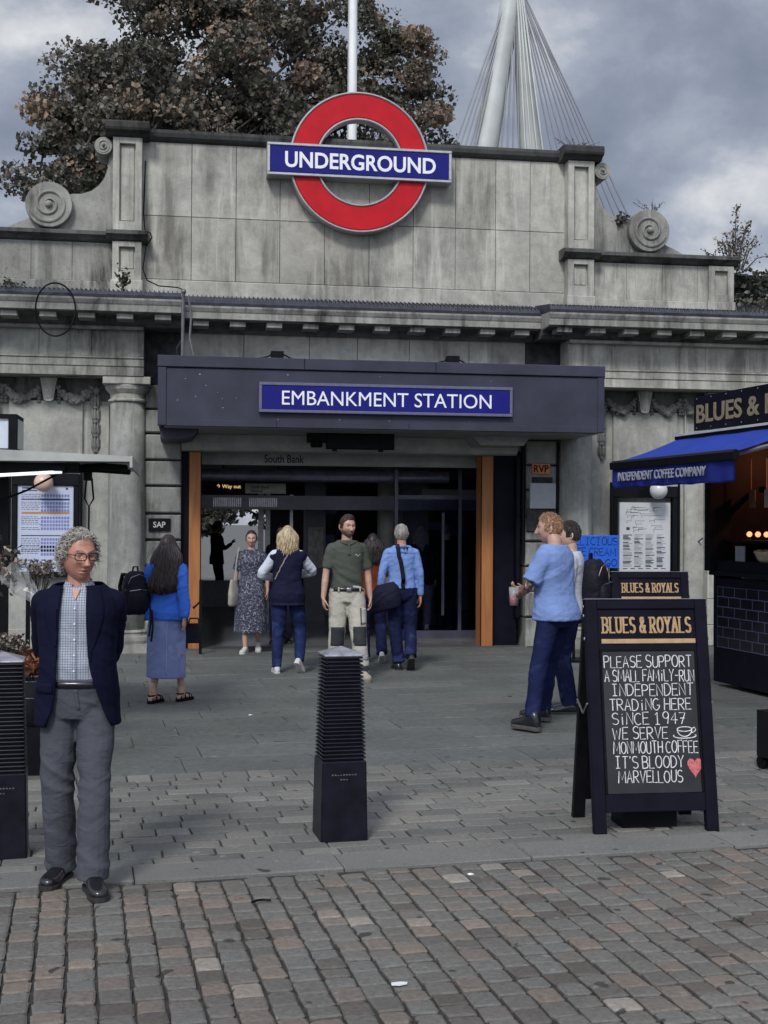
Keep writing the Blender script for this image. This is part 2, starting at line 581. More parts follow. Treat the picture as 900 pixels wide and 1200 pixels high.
def stones(rows, name, m, ztop=0.0, jit=.004, corner=.010, lip=.010, dome=.004, drop=.03, zj=.003, tintf=None):
    """each (u0,u1,v0,v1) is one paving stone with worn corners and a slightly domed top"""
    bm = BM()
    tints = []
    J = lambda a: rg.uniform(-a, a)
    for (u0, u1, v0, v1) in rows:
        t = tintf(rg) if tintf else rg.random()
        c = corner * rg.uniform(.6, 1.5)
        h = ztop + J(zj)
        tx, ty = J(.012), J(.012)
        out = [(u0 + c, v0), (u1 - c, v0), (u1, v0 + c), (u1, v1 - c), (u1 - c, v1), (u0 + c, v1), (u0, v1 - c), (u0, v0 + c)]
        out = [(a + J(jit), b + J(jit)) for a, b in out]
        uc, vc = (u0 + u1) / 2, (v0 + v1) / 2
        A, B, D = [], [], []
        for a, b in out:
            ia = uc + (a - uc) * (1 - lip / max(.02, (u1 - u0) / 2))
            ib = vc + (b - vc) * (1 - lip / max(.02, (v1 - v0) / 2))
            A.append(bm.verts.new(PM @ Vector((a, b, h - drop))))
            B.append(bm.verts.new(PM @ Vector((a, b, h - lip * .55))))
            D.append(bm.verts.new(PM @ Vector((ia, ib, h + (ia - uc) * tx + (ib - vc) * ty))))
        ce = bm.verts.new(PM @ Vector((uc, vc, h + dome)))
        for i in range(8):
            j = (i + 1) % 8
            bm.faces.new((A[i], A[j], B[j], B[i]))
            bm.faces.new((B[i], B[j], D[j], D[i]))
            bm.faces.new((D[i], D[j], ce))
        tints += [t] * 25
    me = bpy.data.meshes.new(name)
    bm.to_mesh(me)
    bm.free()
    set_attr(me, 'tint', tints)
    o = obj(name, me, m)
    o['kind'] = 'structure'
    return o

G_DARK = mat('dirty_joint_sand', (.030, .029, .026), .95, var=.4, scale=30, bump=.5, bdist=.006)
SETT = mat_tint('granite_setts', [(0, (.105, .092, .080)), (.22, (.135, .128, .113)), (.45, (.152, .148, .134)), (.62, (.146, .138, .124)),
                                  (.76, (.172, .145, .122)), (.88, (.195, .158, .128)), (1, (.30, .27, .235))], .62, grain=38, bump=.9, bdist=.010, spec=.35)
PAVER = mat_tint('stone_pavers', [(0, (.115, .116, .106)), (.5, (.15, .151, .138)), (.85, (.172, .163, .145)), (1, (.20, .195, .175))], .75, grain=45, bump=.5, bdist=.006)
SLAB = mat_tint('york_stone_slabs', [(0, (.100, .106, .099)), (.5, (.112, .118, .110)), (1, (.125, .129, .120))], .72, grain=16, bump=.35, bdist=.005)
KERB = mat_tint('granite_kerb', [(0, (.15, .150, .140)), (1, (.178, .176, .164))], .75, grain=70, bump=.4, bdist=.004)

bm = BM()
for s in (1,):
    vv = [bm.verts.new(p) for p in ((-400, -200, -.05), (400, -200, -.05), (400, 600, -.05), (-400, 600, -.05))]
    bm.faces.new(vv)
struct('ground', bm, mat('far_paving', (.11, .112, .105), .9, var=.25, scale=3, bump=.2))
bm = BM()
vv = [bm.verts.new(PM @ Vector(p)) for p in ((-14, -9, -.014), (16, -9, -.014), (16, 12.2, -.014), (-14, 12.2, -.014))]
bm.faces.new(vv)
struct('joint_bedding', bm, G_DARK)

rows = []
u = -4.2
while u < 6.4:
    w = rg.uniform(.108, .132)
    v = -.01 - rg.uniform(0, .05)
    first = True
    while v > -4.4:
        l = rg.uniform(.098, .150) if not first else rg.uniform(.06, .16)
        first = False
        rows.append((u + .006, u + w - .006, v - l + .003, v - .003))
        v -= l
    u += w
stones(rows, 'setts', SETT, jit=.005, corner=.010, lip=.009, dome=.002, zj=.004,
       tintf=lambda r: min(1, max(0, r.choice((r.gauss(.42, .16), r.gauss(.42, .16), r.gauss(.5, .14), r.gauss(.8, .08), r.uniform(0, .25), r.uniform(0, 1))))))
rows = []
u = -6.0
while u < 9:
    l = rg.uniform(.8, 1.25)
    rows.append((u + .003, u + l - .003, .004, .30))
    u += l
stones(rows, 'kerb', KERB, ztop=.004, jit=.001, corner=.006, lip=.006, dome=.0005, zj=.0015)
rows = []
v = .305
while v < 2.34:
    h = rg.uniform(.138, .165)
    u = -6 + rg.uniform(0, .3)
    while u < 9:
        l = rg.uniform(.18, .36)
        if rg.random() < .06:
            l = .09
        rows.append((u + .005, u + l - .005, v + .004, v + h - .005))
        u += l
    v += h
for k in range(int(15 / .165)):
    rows.append((-6 + k * .165 + .004, -6 + (k + 1) * .165 - .004, v + .004, v + .235))
v += .24
stones(rows, 'brick_paving', PAVER, jit=.0035, corner=.010, lip=.008, dome=.001, zj=.003)
rows = []
while v < 11.7:
    h = rg.choice((.40, .46, .50, .56))
    u = -8 + rg.uniform(0, .8)
    while u < 11:
        l = rg.uniform(.6, 1.25)
        rows.append((u + .0025, u + l - .0025, v + .0025, v + h - .0025))
        u += l
    v += h
stones(rows, 'stone_slabs', SLAB, jit=.0012, corner=.004, lip=.004, dome=.0004, zj=.0012)

# ================================================================ STATION BUILDING
CX = -.33
MX = lambda x: 2 * CX - x          # mirror about the centre line
bld = thing('station_building', 'weathered pale stone station front with columns, cornice and scrolled parapet', 'station building', (CX, .5, 0))

def mirror_pair(f):
    for s in (0, 1):
        f((lambda a, b: (a, b)) if s == 0 else (lambda a, b: (MX(b), MX(a))), s)

# attic wall: coursed blocks with fine joints
bm = BM()
xs = [-3.3, -2.62, -2.02, -1.42, -.80, -.18, .44, 1.04, 1.62, 2.12, 2.66]
blk = []
for (z0, z1) in ((5.02, 5.875), (5.881, 6.875)):
    for a, b in zip(xs, xs[1:]):
        n0 = len(bm.verts)
        cbox(bm, a + .003, b - .003, .35, .78, z0, z1, .005)
        blk += [rg.random() ** 1.6] * (len(bm.verts) - n0)
n0 = len(bm.verts)
cbox(bm, -3.3, 2.66, .325, .5, 4.75, 5.012, .012)
blk += [.25] * (len(bm.verts) - n0)
ao = obj('attic_wall', bm, STONE, bld)
set_attr(ao.data, 'block', blk)
bm = BM()
box(bm, -3.3, 2.66, .366, .77, 4.75, 6.876)
obj('wall_joints', bm, SOOT, ao)
bm = BM()
prism(bm, [(.37, 6.876), (.31, 6.90), (.27, 6.93), (.25, 6.98), (.25, 7.02), (.80, 7.045), (.80, 6.876)], -3.25, 2.60)
obj('attic_coping', bm, mat_stone('sooty_coping_stone', (.085, .085, .082), .9, .9), bld)

def attic_side(mp, s):
    a, b = mp(-3.66, -3.28)
    bm = BM()
    # pier built as a frame around a sunk panel
    for (z0, z1, pz0, pz1) in ((5.60, 6.86, 5.74, 6.78), (4.95, 5.47, 5.10, 5.40)):
        pa, pb = a + .085, b - .085
        box(bm, a, b, .22, .6, z0, z1)
        cbox(bm, a, pa, .15, .222, z0, z1, .004)
        cbox(bm, pb, b, .15, .222, z0, z1, .004)
        cbox(bm, pa, pb, .151, .223, z0, pz0, .004)
        cbox(bm, pa, pb, .151, .223, pz1, z1, .004)
        cbox(bm, pa + .02, pb - .02, .205, .224, pz0 + .02, pz1 - .02, .004)
    cbox(bm, a - .02, b + .02, .12, .6, 4.75, 4.952, .012)
    obj('attic_pier', bm, STONE, bld)
    bm = BM()
    prism(bm, [(.17, 6.862), (.13, 6.88), (.10, 6.905), (.03, 6.93), (.015, 6.96), (.015, 7.03), (.05, 7.055), (.72, 7.055), (.72, 6.862)], a - .10, b + .10)
    obj('pier_cap', bm, mat_stone('sooty_cap_stone', (.06, .058, .056), .9, .9), bld)
    # low wing wall, its moulded coping
    wa, wb = mp(-5.79, -3.66)
    bm = BM()
    n = 4
    for k in range(n):
        p, q = wa + (wb - wa) * k / n, wa + (wb - wa) * (k + 1) / n
        cbox(bm, p + .002, q - .002, .30, .7, 4.955, 5.47, .004)
    cbox(bm, wa, wb, .27, .7, 4.75, 4.952, .012)
    ea, eb = mp(-5.79, -5.41)
    cbox(bm, ea, ea + .09, .24, .31, 4.955, 5.47, .004)
    cbox(bm, eb - .09, eb, .24, .31, 4.955, 5.47, .004)
    cbox(bm, ea + .09, eb - .09, .241, .311, 4.955, 5.06, .004)
    cbox(bm, ea + .09, eb - .09, .241, .311, 5.40, 5.47, .004)
    cbox(bm, ea - .02, eb + .02, .22, .31, 4.75, 4.953, .01)
    obj('wing_wall', bm, STONE_D if s == 0 else STONE, bld)
    bm = BM()
    prof = lambda f: [(f + .16, 5.472), (f + .10, 5.49), (f + .06, 5.52), (f, 5.55), (f, 5.595), (f + .06, 5.615), (.75, 5.625), (.75, 5.472)]
    ca, cb = mp(-5.86, -3.70)
    prism(bm, prof(.16), ca, cb)
    pa, pb = mp(-3.74, -3.20)
    prism(bm, [(y - .003 if i < 7 else y, z + .002) for i, (y, z) in enumerate(prof(.05))], pa, pb)
    obj('wing_coping', bm, mat_stone('sooty_ledge_stone', (.115, .113, .108), .9, .9), bld)
    # curved shoulder wall between the two scrolls
    X = (lambda x: x) if s == 0 else MX
    cur = [(-3.70, 5.62), (-3.70, 6.80), (-3.745, 6.80), (-3.72, 6.62), (-3.735, 6.48), (-3.78, 6.34), (-3.85, 6.24), (-3.95, 6.16), (-4.08, 6.115), (-4.2, 6.11),
           (-4.35, 6.06), (-4.7, 5.80), (-4.80, 5.74), (-4.90, 5.70), (-5.02, 5.64), (-5.02, 5.62)]
    bm = BM()
    prism(bm, [(X(px), pz) for px, pz in cur], .30, .62, axis='y')
    cbox(bm, *sorted((X(-3.7), X(-3.655))), .27, .6, 5.62, 6.86, .005)
    obj('shoulder_wall', bm, STONE_D, bld)
    for (sx, sz, sr, nm) in ((-4.49, 5.93, .305, 1), (-3.79, 6.745, .118, 0)):
        bm = BM()
        seg = 36
        ring_loft(bm, [[(X(sx) + rr * math.cos(2 * math.pi * i / seg), y, sz + rr * math.sin(2 * math.pi * i / seg)) for i in range(seg)]
                       for rr, y in ((sr, .68), (sr, .21), (sr * .97, .185))])
        pts, rad = [], []
        turns = 2.15
        for i in range(64):
            t = i / 63
            ang = R(200) + t * turns * 2 * math.pi
            r_ = sr * (.80 - .72 * t)
            pts.append((X(sx + r_ * math.cos(ang)), .19 - .03 * t, sz + r_ * math.sin(ang)))
            rad.append(sr * (.085 - .05 * t))
        tube(bm, pts, rad, 8)
        blob(bm, (X(sx), .17, sz), (sr * .16, .05, sr * .16))
        obj('scroll', bm, STONE_D, bld)
mirror_pair(attic_side)

# entablature: cornice in three lengths, frieze, architrave
def cornice(x0, x1, f, back):
    bm = BM()
    prism(bm, [(back, 4.425), (f + .045, 4.425), (f, 4.435), (f, 4.515), (f - .012, 4.53), (f - .035, 4.575), (f - .035, 4.60), (back, 4.66)], x0, x1)
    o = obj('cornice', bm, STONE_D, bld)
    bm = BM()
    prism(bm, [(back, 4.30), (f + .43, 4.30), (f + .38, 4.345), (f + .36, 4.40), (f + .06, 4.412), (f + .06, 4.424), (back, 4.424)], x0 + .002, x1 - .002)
    obj('bed_moulding', bm, STONE_B, o)  # soffit shade and soot painted in with the darker stone
    n = max(1, round((x1 - x0) / .495))
    for k in range(n):
        c = x0 + (x1 - x0) * (k + .5) / n
        bm = BM()
        cbox(bm, c - .105, c + .105, f + .065, f + .34, 4.345, 4.418, .008)
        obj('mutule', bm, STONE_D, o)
    bm = BM()
    prism(bm, [(f - .02, 4.606), (f - .03, 4.64), (f + .05, 4.70), (.33, 4.80), (.33, 4.672)], x0 + .01, x1 - .01)
    x = x0 + .02
    while x < x1 - .03:
        prism(bm, [(f - .012, 4.652), (f + .05, 4.722), (.30, 4.815), (.30, 4.79), (f + .05, 4.70)], x, x + .014)
        x += .058
    obj('lead_flashing', bm, LEAD, o)
    bm = BM()
    r_ = random.Random(int(x0 * 100))
    x = x0 + .02
    while x < x1:
        h = r_.uniform(.07, .115)
        tube(bm, [(x, f - .005, 4.64), (x + r_.uniform(-.012, .012), f - .02 + r_.uniform(-.02, .02), 4.64 + h)], .0022, 3)
        x += r_.uniform(.022, .04)
    obj('bird_spikes', bm, STEEL, o)
cornice(-6.6, -2.74, -.50, .33)
cornice(-2.735, 2.155, -.10, .33)
cornice(2.16, 6.9, -.50, .33)

def entab(mp, s):
    bm = BM()
    a, b = mp(-6.6, -3.235)
    n = 5
    for k in range(n):
        p, q = a + (b - a) * k / n, a + (b - a) * (k + 1) / n
        cbox(bm, p + .002, q - .002, 0, .6, 3.915, 4.30, .004)
    cbox(bm, a, b, -.025, .6, 3.885, 3.913, .006)
    cbox(bm, a, b, -.008, .6, 3.785, 3.883, .004)
    cbox(bm, a, b, .006, .6, 3.66, 3.783, .004)
    cbox(bm, a, b, -.11, .3, 4.255, 4.302, .012)
    obj('frieze', bm, STONE if s else STONE_D, bld)
    # dark sooty return beside the frieze
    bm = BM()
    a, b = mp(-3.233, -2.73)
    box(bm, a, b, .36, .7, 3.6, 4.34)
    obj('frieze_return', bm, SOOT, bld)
    # column
    cxx = -3.455 if s == 0 else MX(-3.455)
    bm = BM()
    lathe(bm, [(.245, .30), (.250, .9), (.247, 1.6), (.238, 2.4), (.226, 3.33)], (cxx, .33, 0), 40)
    co = obj('column', bm, mat_stone('column_stone', (.29, .295, .275), .55, .7), bld, smooth=True)
    bm = BM()
    lathe(bm, [(.226, 3.331), (.255, 3.345), (.258, 3.365), (.232, 3.38), (.230, 3.44), (.245, 3.455), (.285, 3.50), (.300, 3.54), (.300, 3.556)], (cxx, .33, 0), 40)
    obj('capital', bm, STONE, co, smooth=False)
    bm = BM()
    cbox(bm, cxx - .31, cxx + .31, .02, .5, 3.558, 3.657, .008)
    obj('abacus', bm, STONE, co)
    bm = BM()
    lathe(bm, [(.33, 0.12), (.34, .16), (.33, .21), (.28, .225), (.275, .25), (.29, .27), (.27, .299)], (cxx, .33, 0), 40)
    box(bm, cxx - .35, cxx + .35, -.02, .6, 0, .119)
    obj('column_base', bm, STONE_D, co)
    # rusticated pier beside the entrance
    a, b = mp(-3.228, -2.735)
    bm = BM()
    zz = [0, .42, .79, 1.14, 1.49, 1.845, 2.22, 2.57, 2.93, 3.26, 3.6]
    for k, (z0, z1) in enumerate(zip(zz, zz[1:])):
        cbox(bm, a, b, .33 if k else .30, .8, z0 + (.014 if k else 0), z1 - .014, .018)
    obj('rusticated_pier', bm, mat_stone('rusticated_stone', (.26, .265, .245), .9, .9), bld)
    bm = BM()
    box(bm, a + .004, b - .004, .375, .78, 0, 3.6)
    obj('pier_core', bm, SOOT, bld)
    # wall bay between the columns
    a, b = mp(-6.9, -3.2)
    bm = BM()
    box(bm, a, b, .47, .9, 0, 3.66)
    obj('bay_wall', bm, STONE_P, bld)
    bm = BM()
    X = (lambda x: x) if s == 0 else MX
    pp = [(-5.01, 2.12), (-4.2, 2.12), (-4.2, 2.30), (-4.05, 2.30), (-4.05, 3.352), (-5.01, 3.352)]
    prism(bm, [(X(px), pz) for px, pz in pp], .425, .475, axis='y')
    cbox(bm, *sorted((X(-5.14), X(-5.12))), .40, .475, .3, 3.4, .004)
    a2, b2 = sorted((X(-3.86), X(-3.70)))
    cbox(bm, a2, b2, .43, .475, 0.3, 3.3, .004)
    cbox(bm, *sorted((X(-5.4), X(-3.7))), .40, .475, 0, .30, .01)
    obj('wall_panel', bm, STONE_P, bld)
    # end pilaster
    a, b = mp(-5.72, -5.43)
    bm = BM()
    for k in range(9):
        cbox(bm, a, b, .30, .5, .3 + k * .373 + .003, .3 + (k + 1) * .373 - .003, .006)
    cbox(bm, a - .04, b + .04, .26, .5, 0, .297, .01)
    obj('end_pilaster', bm, STONE, bld)
mirror_pair(entab)

# centre frieze above the canopy
bm = BM()
xs = [-2.73, -1.9, -1.0, -.33, .4, 1.25, 2.07]
for a, b in zip(xs, xs[1:]):
    cbox(bm, a + .003, b - .003, .38, .7, 3.87, 4.31, .005)
cbox(bm, -2.73, 2.07, .34, .7, 3.45, 3.868, .006)
obj('frieze', bm, STONE, bld)
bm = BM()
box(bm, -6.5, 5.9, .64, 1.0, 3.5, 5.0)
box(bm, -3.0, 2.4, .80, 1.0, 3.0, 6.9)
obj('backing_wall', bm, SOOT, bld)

# festoons, brackets and drops under the side architraves
def swag(bm, X, x0, x1, z, sag, y, r0, seed):
    r_ = random.Random(seed)
    n = 15
    for i in range(n + 1):
        t = i / n
        px = x0 + (x1 - x0) * t
        pz = z - sag * math.sin(math.pi * t) ** .8
        rr = r0 * (.55 + .55 * math.sin(math.pi * t))
        for k in range(3):
            blob(bm, (X(px + r_.uniform(-.02, .02)), y - .02 + r_.uniform(-.025, .01), pz + r_.uniform(-.4, .4) * rr), (rr * .9, rr * .75, rr * .6), 1,
                 Matrix.Rotation(r_.uniform(-1, 1), 3, 'Y'), .12, r_)
def festoons(mp, s):
    X = (lambda x: x) if s == 0 else MX
    k = 0
    for (x0, x1) in ((-4.36, -3.93), (-5.05, -4.62), (-5.40, -5.10)):
        bm = BM()
        swag(bm, X, x0, x1, 3.53, .16, .41, .075, 5 + s * 9 + k)
        for xe in (x0, x1):
            for q in range(5):
                blob(bm, (X(xe), .43, 3.52 - q * .045), (.04 - .003 * abs(q - 2), .045, .035), 1)
        obj('festoon', bm, STONE_C, bld)
        k += 1
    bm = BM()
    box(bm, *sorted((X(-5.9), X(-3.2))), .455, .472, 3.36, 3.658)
    obj('festoon_shade_panel', bm, STONE_B, bld)  # thin dark panel, painted shade behind the festoons
    # bracket between two festoons
    bm = BM()
    prism(bm, [(X(-4.60), 3.655), (X(-4.38), 3.655), (X(-4.43), 3.36), (X(-4.46), 3.34), (X(-4.52), 3.34), (X(-4.55), 3.36)], .33, .48, axis='y')
    prism(bm, [(X(-4.575), 3.65), (X(-4.405), 3.65), (X(-4.45), 3.385), (X(-4.53), 3.385)], .315, .332, axis='y')
    obj('bracket', bm, STONE, bld)
    bm = BM()
    z = 3.46
    for q in range(4):
        for a in range(7):
            an = a / 7 * 2 * math.pi
            blob(bm, (X(-3.875 + .045 * math.cos(an)), .43 + .035 * math.sin(an), z - .10), (.024, .024, .10), 1)
        blob(bm, (X(-3.875), .42, z), (.045 + .01 * (q == 3), .045, .03), 1)
        z -= .19
    blob(bm, (X(-3.875), .43, z + .0), (.04, .04, .06), 1)
    blob(bm, (X(-3.875), .42, 3.5), (.07, .05, .06), 1, None, .1)
    obj('leaf_drop', bm, STONE_C, bld)
mirror_pair(festoons)

# canopy over the entrance
bm = BM()
cbox(bm, -3.02, 2.755, -1.0, .40, 2.95, 3.672, .008)
cn = obj('canopy', bm, CANOPY, bld)
bm = BM()
for a, b in ((-3.035, -1.2), (-1.197, .5), (.503, 2.77)):
    cbox(bm, a, b, -1.03, -.2, 3.676, 3.82, .008)
cbox(bm, -3.03, -2.925, -1.018, -.9, 2.945, 3.674, .006)
cbox(bm, 2.675, 2.765, -1.018, -.9, 2.945, 3.674, .006)
for a, b in ((-2.922, -1.55), (-1.547, .15), (.153, 2.672)):
    cbox(bm, a, b, -1.014, -.9, 2.94, 3.02, .004)
box(bm, -3.03, 2.765, -.2, .36, 3.676, 3.80)
obj('canopy_trim', bm, CANOPY, cn)
bm = BM()
r_ = random.Random(12)
for k in range(26):
    x, z = r_.uniform(-2.85, 2.6), r_.uniform(3.03, 3.64)
    if -1.85 < x < 1.6 and 3.08 < z < 3.55:
        continue
    w = r_.uniform(.006, .022)
    prism(bm, [(x, z), (x + w, z + r_.uniform(-.004, .004)), (x + w * .8, z + r_.uniform(.004, .012)), (x + .1 * w, z + r_.uniform(.003, .01))], -1.0025, -.998, axis='y')
obj('paint_chips', bm, OFFWHITE, cn)
bm = BM()
box(bm, -2.95, 2.70, -.95, .33, 2.93, 2.948)
obj('soffit', bm, mat('soffit_paint', (.20, .205, .195), .6, var=.12, scale=3), cn)
bm = BM()
prism(bm, [(-3.0, 2.945), (-2.50, 2.945), (-2.60, 2.82), (-2.70, 2.80), (-3.0, 2.80)], -.7, .3, axis='y')
obj('canopy_bracket', bm, CANOPY, cn)
bm = BM()
prism(bm, [(1.15, 2.928), (1.95, 2.928), (1.85, 2.80), (1.25, 2.80)], -.35, .3, axis='y')
obj('canopy_bracket', bm, mat('pale_boxing', (.24, .245, .24), .6), cn)
# roof cables and the small lamps lying on the canopy's top
for xx, sg in ((-1.55, 1), (.75, -1)):
    bm = BM()
    tube(bm, [(xx - .22, -.9, 3.825), (xx - .1, -.8, 3.86), (xx, -.75, 3.93), (xx + .12, -.7, 3.90), (xx + .3, -.6, 3.83)], .010, 6)
    box(bm, xx - .06, xx + .10, -.85, -.7, 3.84, 3.93)
    obj('floodlight', bm, BLACK, cn)

# lintel band and entrance
bm = BM()
prism(bm, [(.25, 2.925), (.25, 2.80), (.262, 2.75), (.29, 2.715), (.34, 2.70), (.62, 2.70), (.62, 2.925)], -2.732, 1.93)
obj('lintel', bm, mat('lintel_paint', (.30, .30, .28), .55, var=.18, scale=4), bld)
for a_ in ((-2.733, -2.635, .46, .75, 0, 2.70), (1.625, 1.975, .46, .80, 0, 2.70)):
    bm = BM()
    box(bm, *a_)
    obj('door_jamb', bm, NAVY_D, bld)
bm = BM()
box(bm, 1.93, 1.978, .30, .455, .42, 2.69)
obj('corner_guard', bm, NAVY_D, bld)
for (a, b) in ((-2.632, -2.468), (1.447, 1.620)):
    bm = BM()
    cbox(bm, a, b, .40, .72, 0.0, 2.695, .006)
    for zz_ in (.04, 2.66):
        for xx in (a + .05, b - .05):
            blob(bm, (xx, .399, zz_), (.008, .004, .008), 1)
    p_ = obj('timber_post', bm, TIMBER, bld)
    bm = BM()
    for xx in (a - .003, b + .003):
        tube(bm, [(xx, .395, .0), (xx, .395, 2.69)], .008, 4)
    obj('post_edging', bm, BLACK, p_)

# ---------------------------------------------------------------- hall inside
HALL = mat('hall_navy_panel', (.075, .075, .11), .35, var=.2, scale=4, bump=.03)
HALL_F = mat('hall_floor_tiles', (.15, .15, .15), .22, var=.25, scale=4, bump=.05)
HALL_G = mat('hall_grey_panel', (.26, .27, .25), .5, var=.15, scale=4)
HALL_P = mat('hall_pillar_stone', (.40, .39, .34), .5, var=.15, scale=6)
bm = BM()
vv = [bm.verts.new(p) for p in ((-4.6, .62, .012), (4.2, .62, .012), (4.2, 13.2, .012), (-4.6, 13.2, .012))]
bm.faces.new(vv)
struct('hall_floor', bm, HALL_F)
bm = BM()
box(bm, -2.733, 1.978, .30, .66, -.02, .018)
obj('threshold', bm, mat('threshold_stone', (.07, .07, .07), .6), bld)
bm = BM()
box(bm, -4.8, -4.6, .9, 13.2, 0, 3.0)
box(bm, 4.2, 4.4, .9, 13.2, 0, 3.0)
box(bm, -4.8, -2.62, 13.0, 13.2, 0, 3.0)
box(bm, -.75, 4.4, 13.0, 13.2, 0, 3.0)
box(bm, -2.62, -.75, 13.0, 13.2, 2.15, 3.0)
obj('hall_wall', bm, HALL, bld)
bm = BM()
box(bm, -4.8, 4.4, .64, 13.2, 2.78, 3.0)
obj('hall_ceiling', bm, mat('hall_ceiling_paint', (.5, .5, .5), .7), bld)
bm = BM()
box(bm, -3.5, 3.5, 1.0, 1.12, 2.55, 2.78)
fb = obj('fascia_panel', bm, HALL_G, bld)
bm = BM()
cyl = [(2.0 + .10 * math.cos(t / 16 * 2 * math.pi), 2.44 + .09 * math.sin(t / 16 * 2 * math.pi)) for t in range(16)]
prism(bm, cyl, -2.6, 1.3)
obj('metal_beam', bm, mat('dull_blue_metal', (.22, .22, .32), .3, .7, var=.2, scale=6), bld, smooth=False)
bm = BM()
box(bm, -3.6, 3.5, 2.95, 3.2, 1.94, 2.16)
obj('door_head', bm, HALL, bld)
for x0 in (-2.24, -1.68):
    bm = BM()
    for k in range(14):
        box(bm, x0 + k * .032, x0 + k * .032 + .018, 2.925, 2.948, 1.98, 2.12)
    obj('vent_grille', bm, STEEL, bld)
bm = BM()
for (x0, x1, y0, y1) in ((-1.35, -1.26, 6.0, 6.1), (-1.22, -1.14, 6.0, 6.1)):
    box(bm, x0, x1, y0, y1, 0, 2.3)
obj('clad_post', bm, STEEL, bld)
bm = BM()
box(bm, -.95, -.90, 4.0, 4.06, 0, 2.2)
obj('screen_post', bm, STEEL, bld)
bm = BM()
lathe(bm, [(.16, 0), (.16, 2.78)], (.705, 4.2, 0), 24)
obj('hall_pillar', bm, HALL_P, bld, smooth=True)
bm = BM()
box(bm, 1.05, 1.50, 4.6, 5.0, 1.30, 2.78)
obj('hall_pillar', bm, mat('hall_pillar_tile', (.15, .15, .17), .4), bld)
bm = BM()
box(bm, 1.2, 2.6, 3.6, 3.9, 2.02, 2.30)
obj('hall_bulkhead', bm, HALL_G, bld)
bm = BM()
for x in (.44, 1.42, 2.4):
    box(bm, x, x + .05, 1.78, 1.84, 0, 2.55)
box(bm, .44, 2.45, 1.779, 1.841, 2.10, 2.16)
box(bm, .44, 2.45, 1.779, 1.841, 0.012, .12)
box(bm, 1.16, 1.20, 1.76, 1.778, .35, 1.9)
obj('screen_frame', bm, HALL, bld)
GLASS, nt_, b_ = _nt('screen_glass')
b_.inputs['Base Color'].default_value = (.55, .58, .75, 1)
b_.inputs['Roughness'].default_value = .03
b_.inputs['Transmission Weight'].default_value = 1
b_.inputs['IOR'].default_value = 1.05
b_.inputs['Specular IOR Level'].default_value = .6
bm = BM()
box(bm, .49, 1.42, 1.80, 1.815, .12, 2.10)
box(bm, 1.47, 2.40, 1.80, 1.815, .12, 2.10)
obj('glass_screen', bm, GLASS, bld)
bm = BM()
box(bm, -3.2, -1.0, 9.0, 9.05, 0, .55)
box(bm, .2, 3.0, 8.0, 8.3, 0, 1.05)
box(bm, -.2, .4, 6.5, 6.9, 0, 1.0)
obj('hall_barrier', bm, mat('barrier_grey', (.22, .22, .25), .4), bld)
POSTER_PALE = mat('pale_poster_print', (.38, .36, .33), .5, var=.35, scale=9)
bm = BM()
box(bm, -.55, -.28, 5.0, 5.03, .95, 1.66)
obj('wall_poster', bm, POSTER_PALE, bld)
bm = BM()
box(bm, -.60, -.24, 5.031, 5.3, 0, 2.5)
obj('hall_column_casing', bm, HALL, bld)
NBL = mat('notice_blue', (.14, .15, .40), .5)
for (x0, x1, z0, z1, y) in ((1.55, 1.9, 1.62, 1.75, 5), (.95, 1.25, 1.58, 1.70, 5.9), (-.15, .15, 1.1, 1.5, 7), (2.2, 2.6, 1.5, 2.0, 6.5), (-.2, .1, 1.9, 2.1, 6.2)):
    bm = BM()
    box(bm, x0, x1, y, y + .03, z0, z1)
    obj('notice_panel', bm, NBL, bld)

# ivy-dark wall and greenery at the far right
iv = thing('ivy_wall', 'dark brick wall overgrown with ivy behind the right end of the parapet', 'wall', (6.6, 1.7, 0))
bm = BM()
box(bm, 5.2, 9.5, 1.5, 1.9, 0, 5.62)
obj('wall', bm, SOOT, iv)

# roundel, flagpole, signs ---------------------------------------------------
RED = mat('roundel_red_enamel', (.46, .006, .014), .4, var=.10, scale=5, bump=.03, spec=.2)
BLUE = mat('sign_blue_enamel', (.008, .009, .15), .38, var=.10, scale=5, bump=.03, spec=.18)
SILVER = mat('silver_edge', (.42, .42, .42), .4, .6, var=.1)
LETTER = mat('white_enamel', (.74, .74, .76), .35, var=.04, bump=0)

rd = thing('roundel_sign', 'big red ring roundel with blue UNDERGROUND bar on the parapet top', 'sign', (-.345, .25, 5.7))
def annulus(bm, cx, cz, r0, r1, y0, y1, n=96):
    ring_loft_closed = []
    for (r, y) in ((r0, y1), (r1, y1), (r1, y0 + .012), (r1 - .012, y0), (r0 + .012, y0), (r0, y0 + .012)):
        ring_loft_closed.append([bm.verts.new((cx + r * math.cos(2 * math.pi * i / n), y, cz + r * math.sin(2 * math.pi * i / n))) for i in range(n)])
    m_ = len(ring_loft_closed)
    for k in range(m_):
        a, b = ring_loft_closed[k], ring_loft_closed[(k + 1) % m_]
        for i in range(n):
            j = (i + 1) % n
            bm.faces.new((a[i], a[j], b[j], b[i]))
RX, RZ = -.345, 6.685
bm = BM()
annulus(bm, RX, RZ, .61, .935, .155, .30)
obj('ring', bm, RED, rd)
bm = BM()
annulus(bm, RX, RZ, .936, .968, .145, .31)
annulus(bm, RX, RZ, .575, .609, .145, .31)
obj('ring_edging', bm, SILVER, rd)
bm = BM()
cbox(bm, -1.575, .890, .105, .33, 6.485, 6.848, .01)
bar_ = obj('bar', bm, BLUE, rd)
bm = BM()
for a in ((-1.617, .932, 6.849, 6.888), (-1.617, .932, 6.445, 6.484), (-1.617, -1.576, 6.4841, 6.8489), (.891, .932, 6.4841, 6.8489)):
    cbox(bm, a[0], a[1], .095, .335, a[2], a[3], .008)
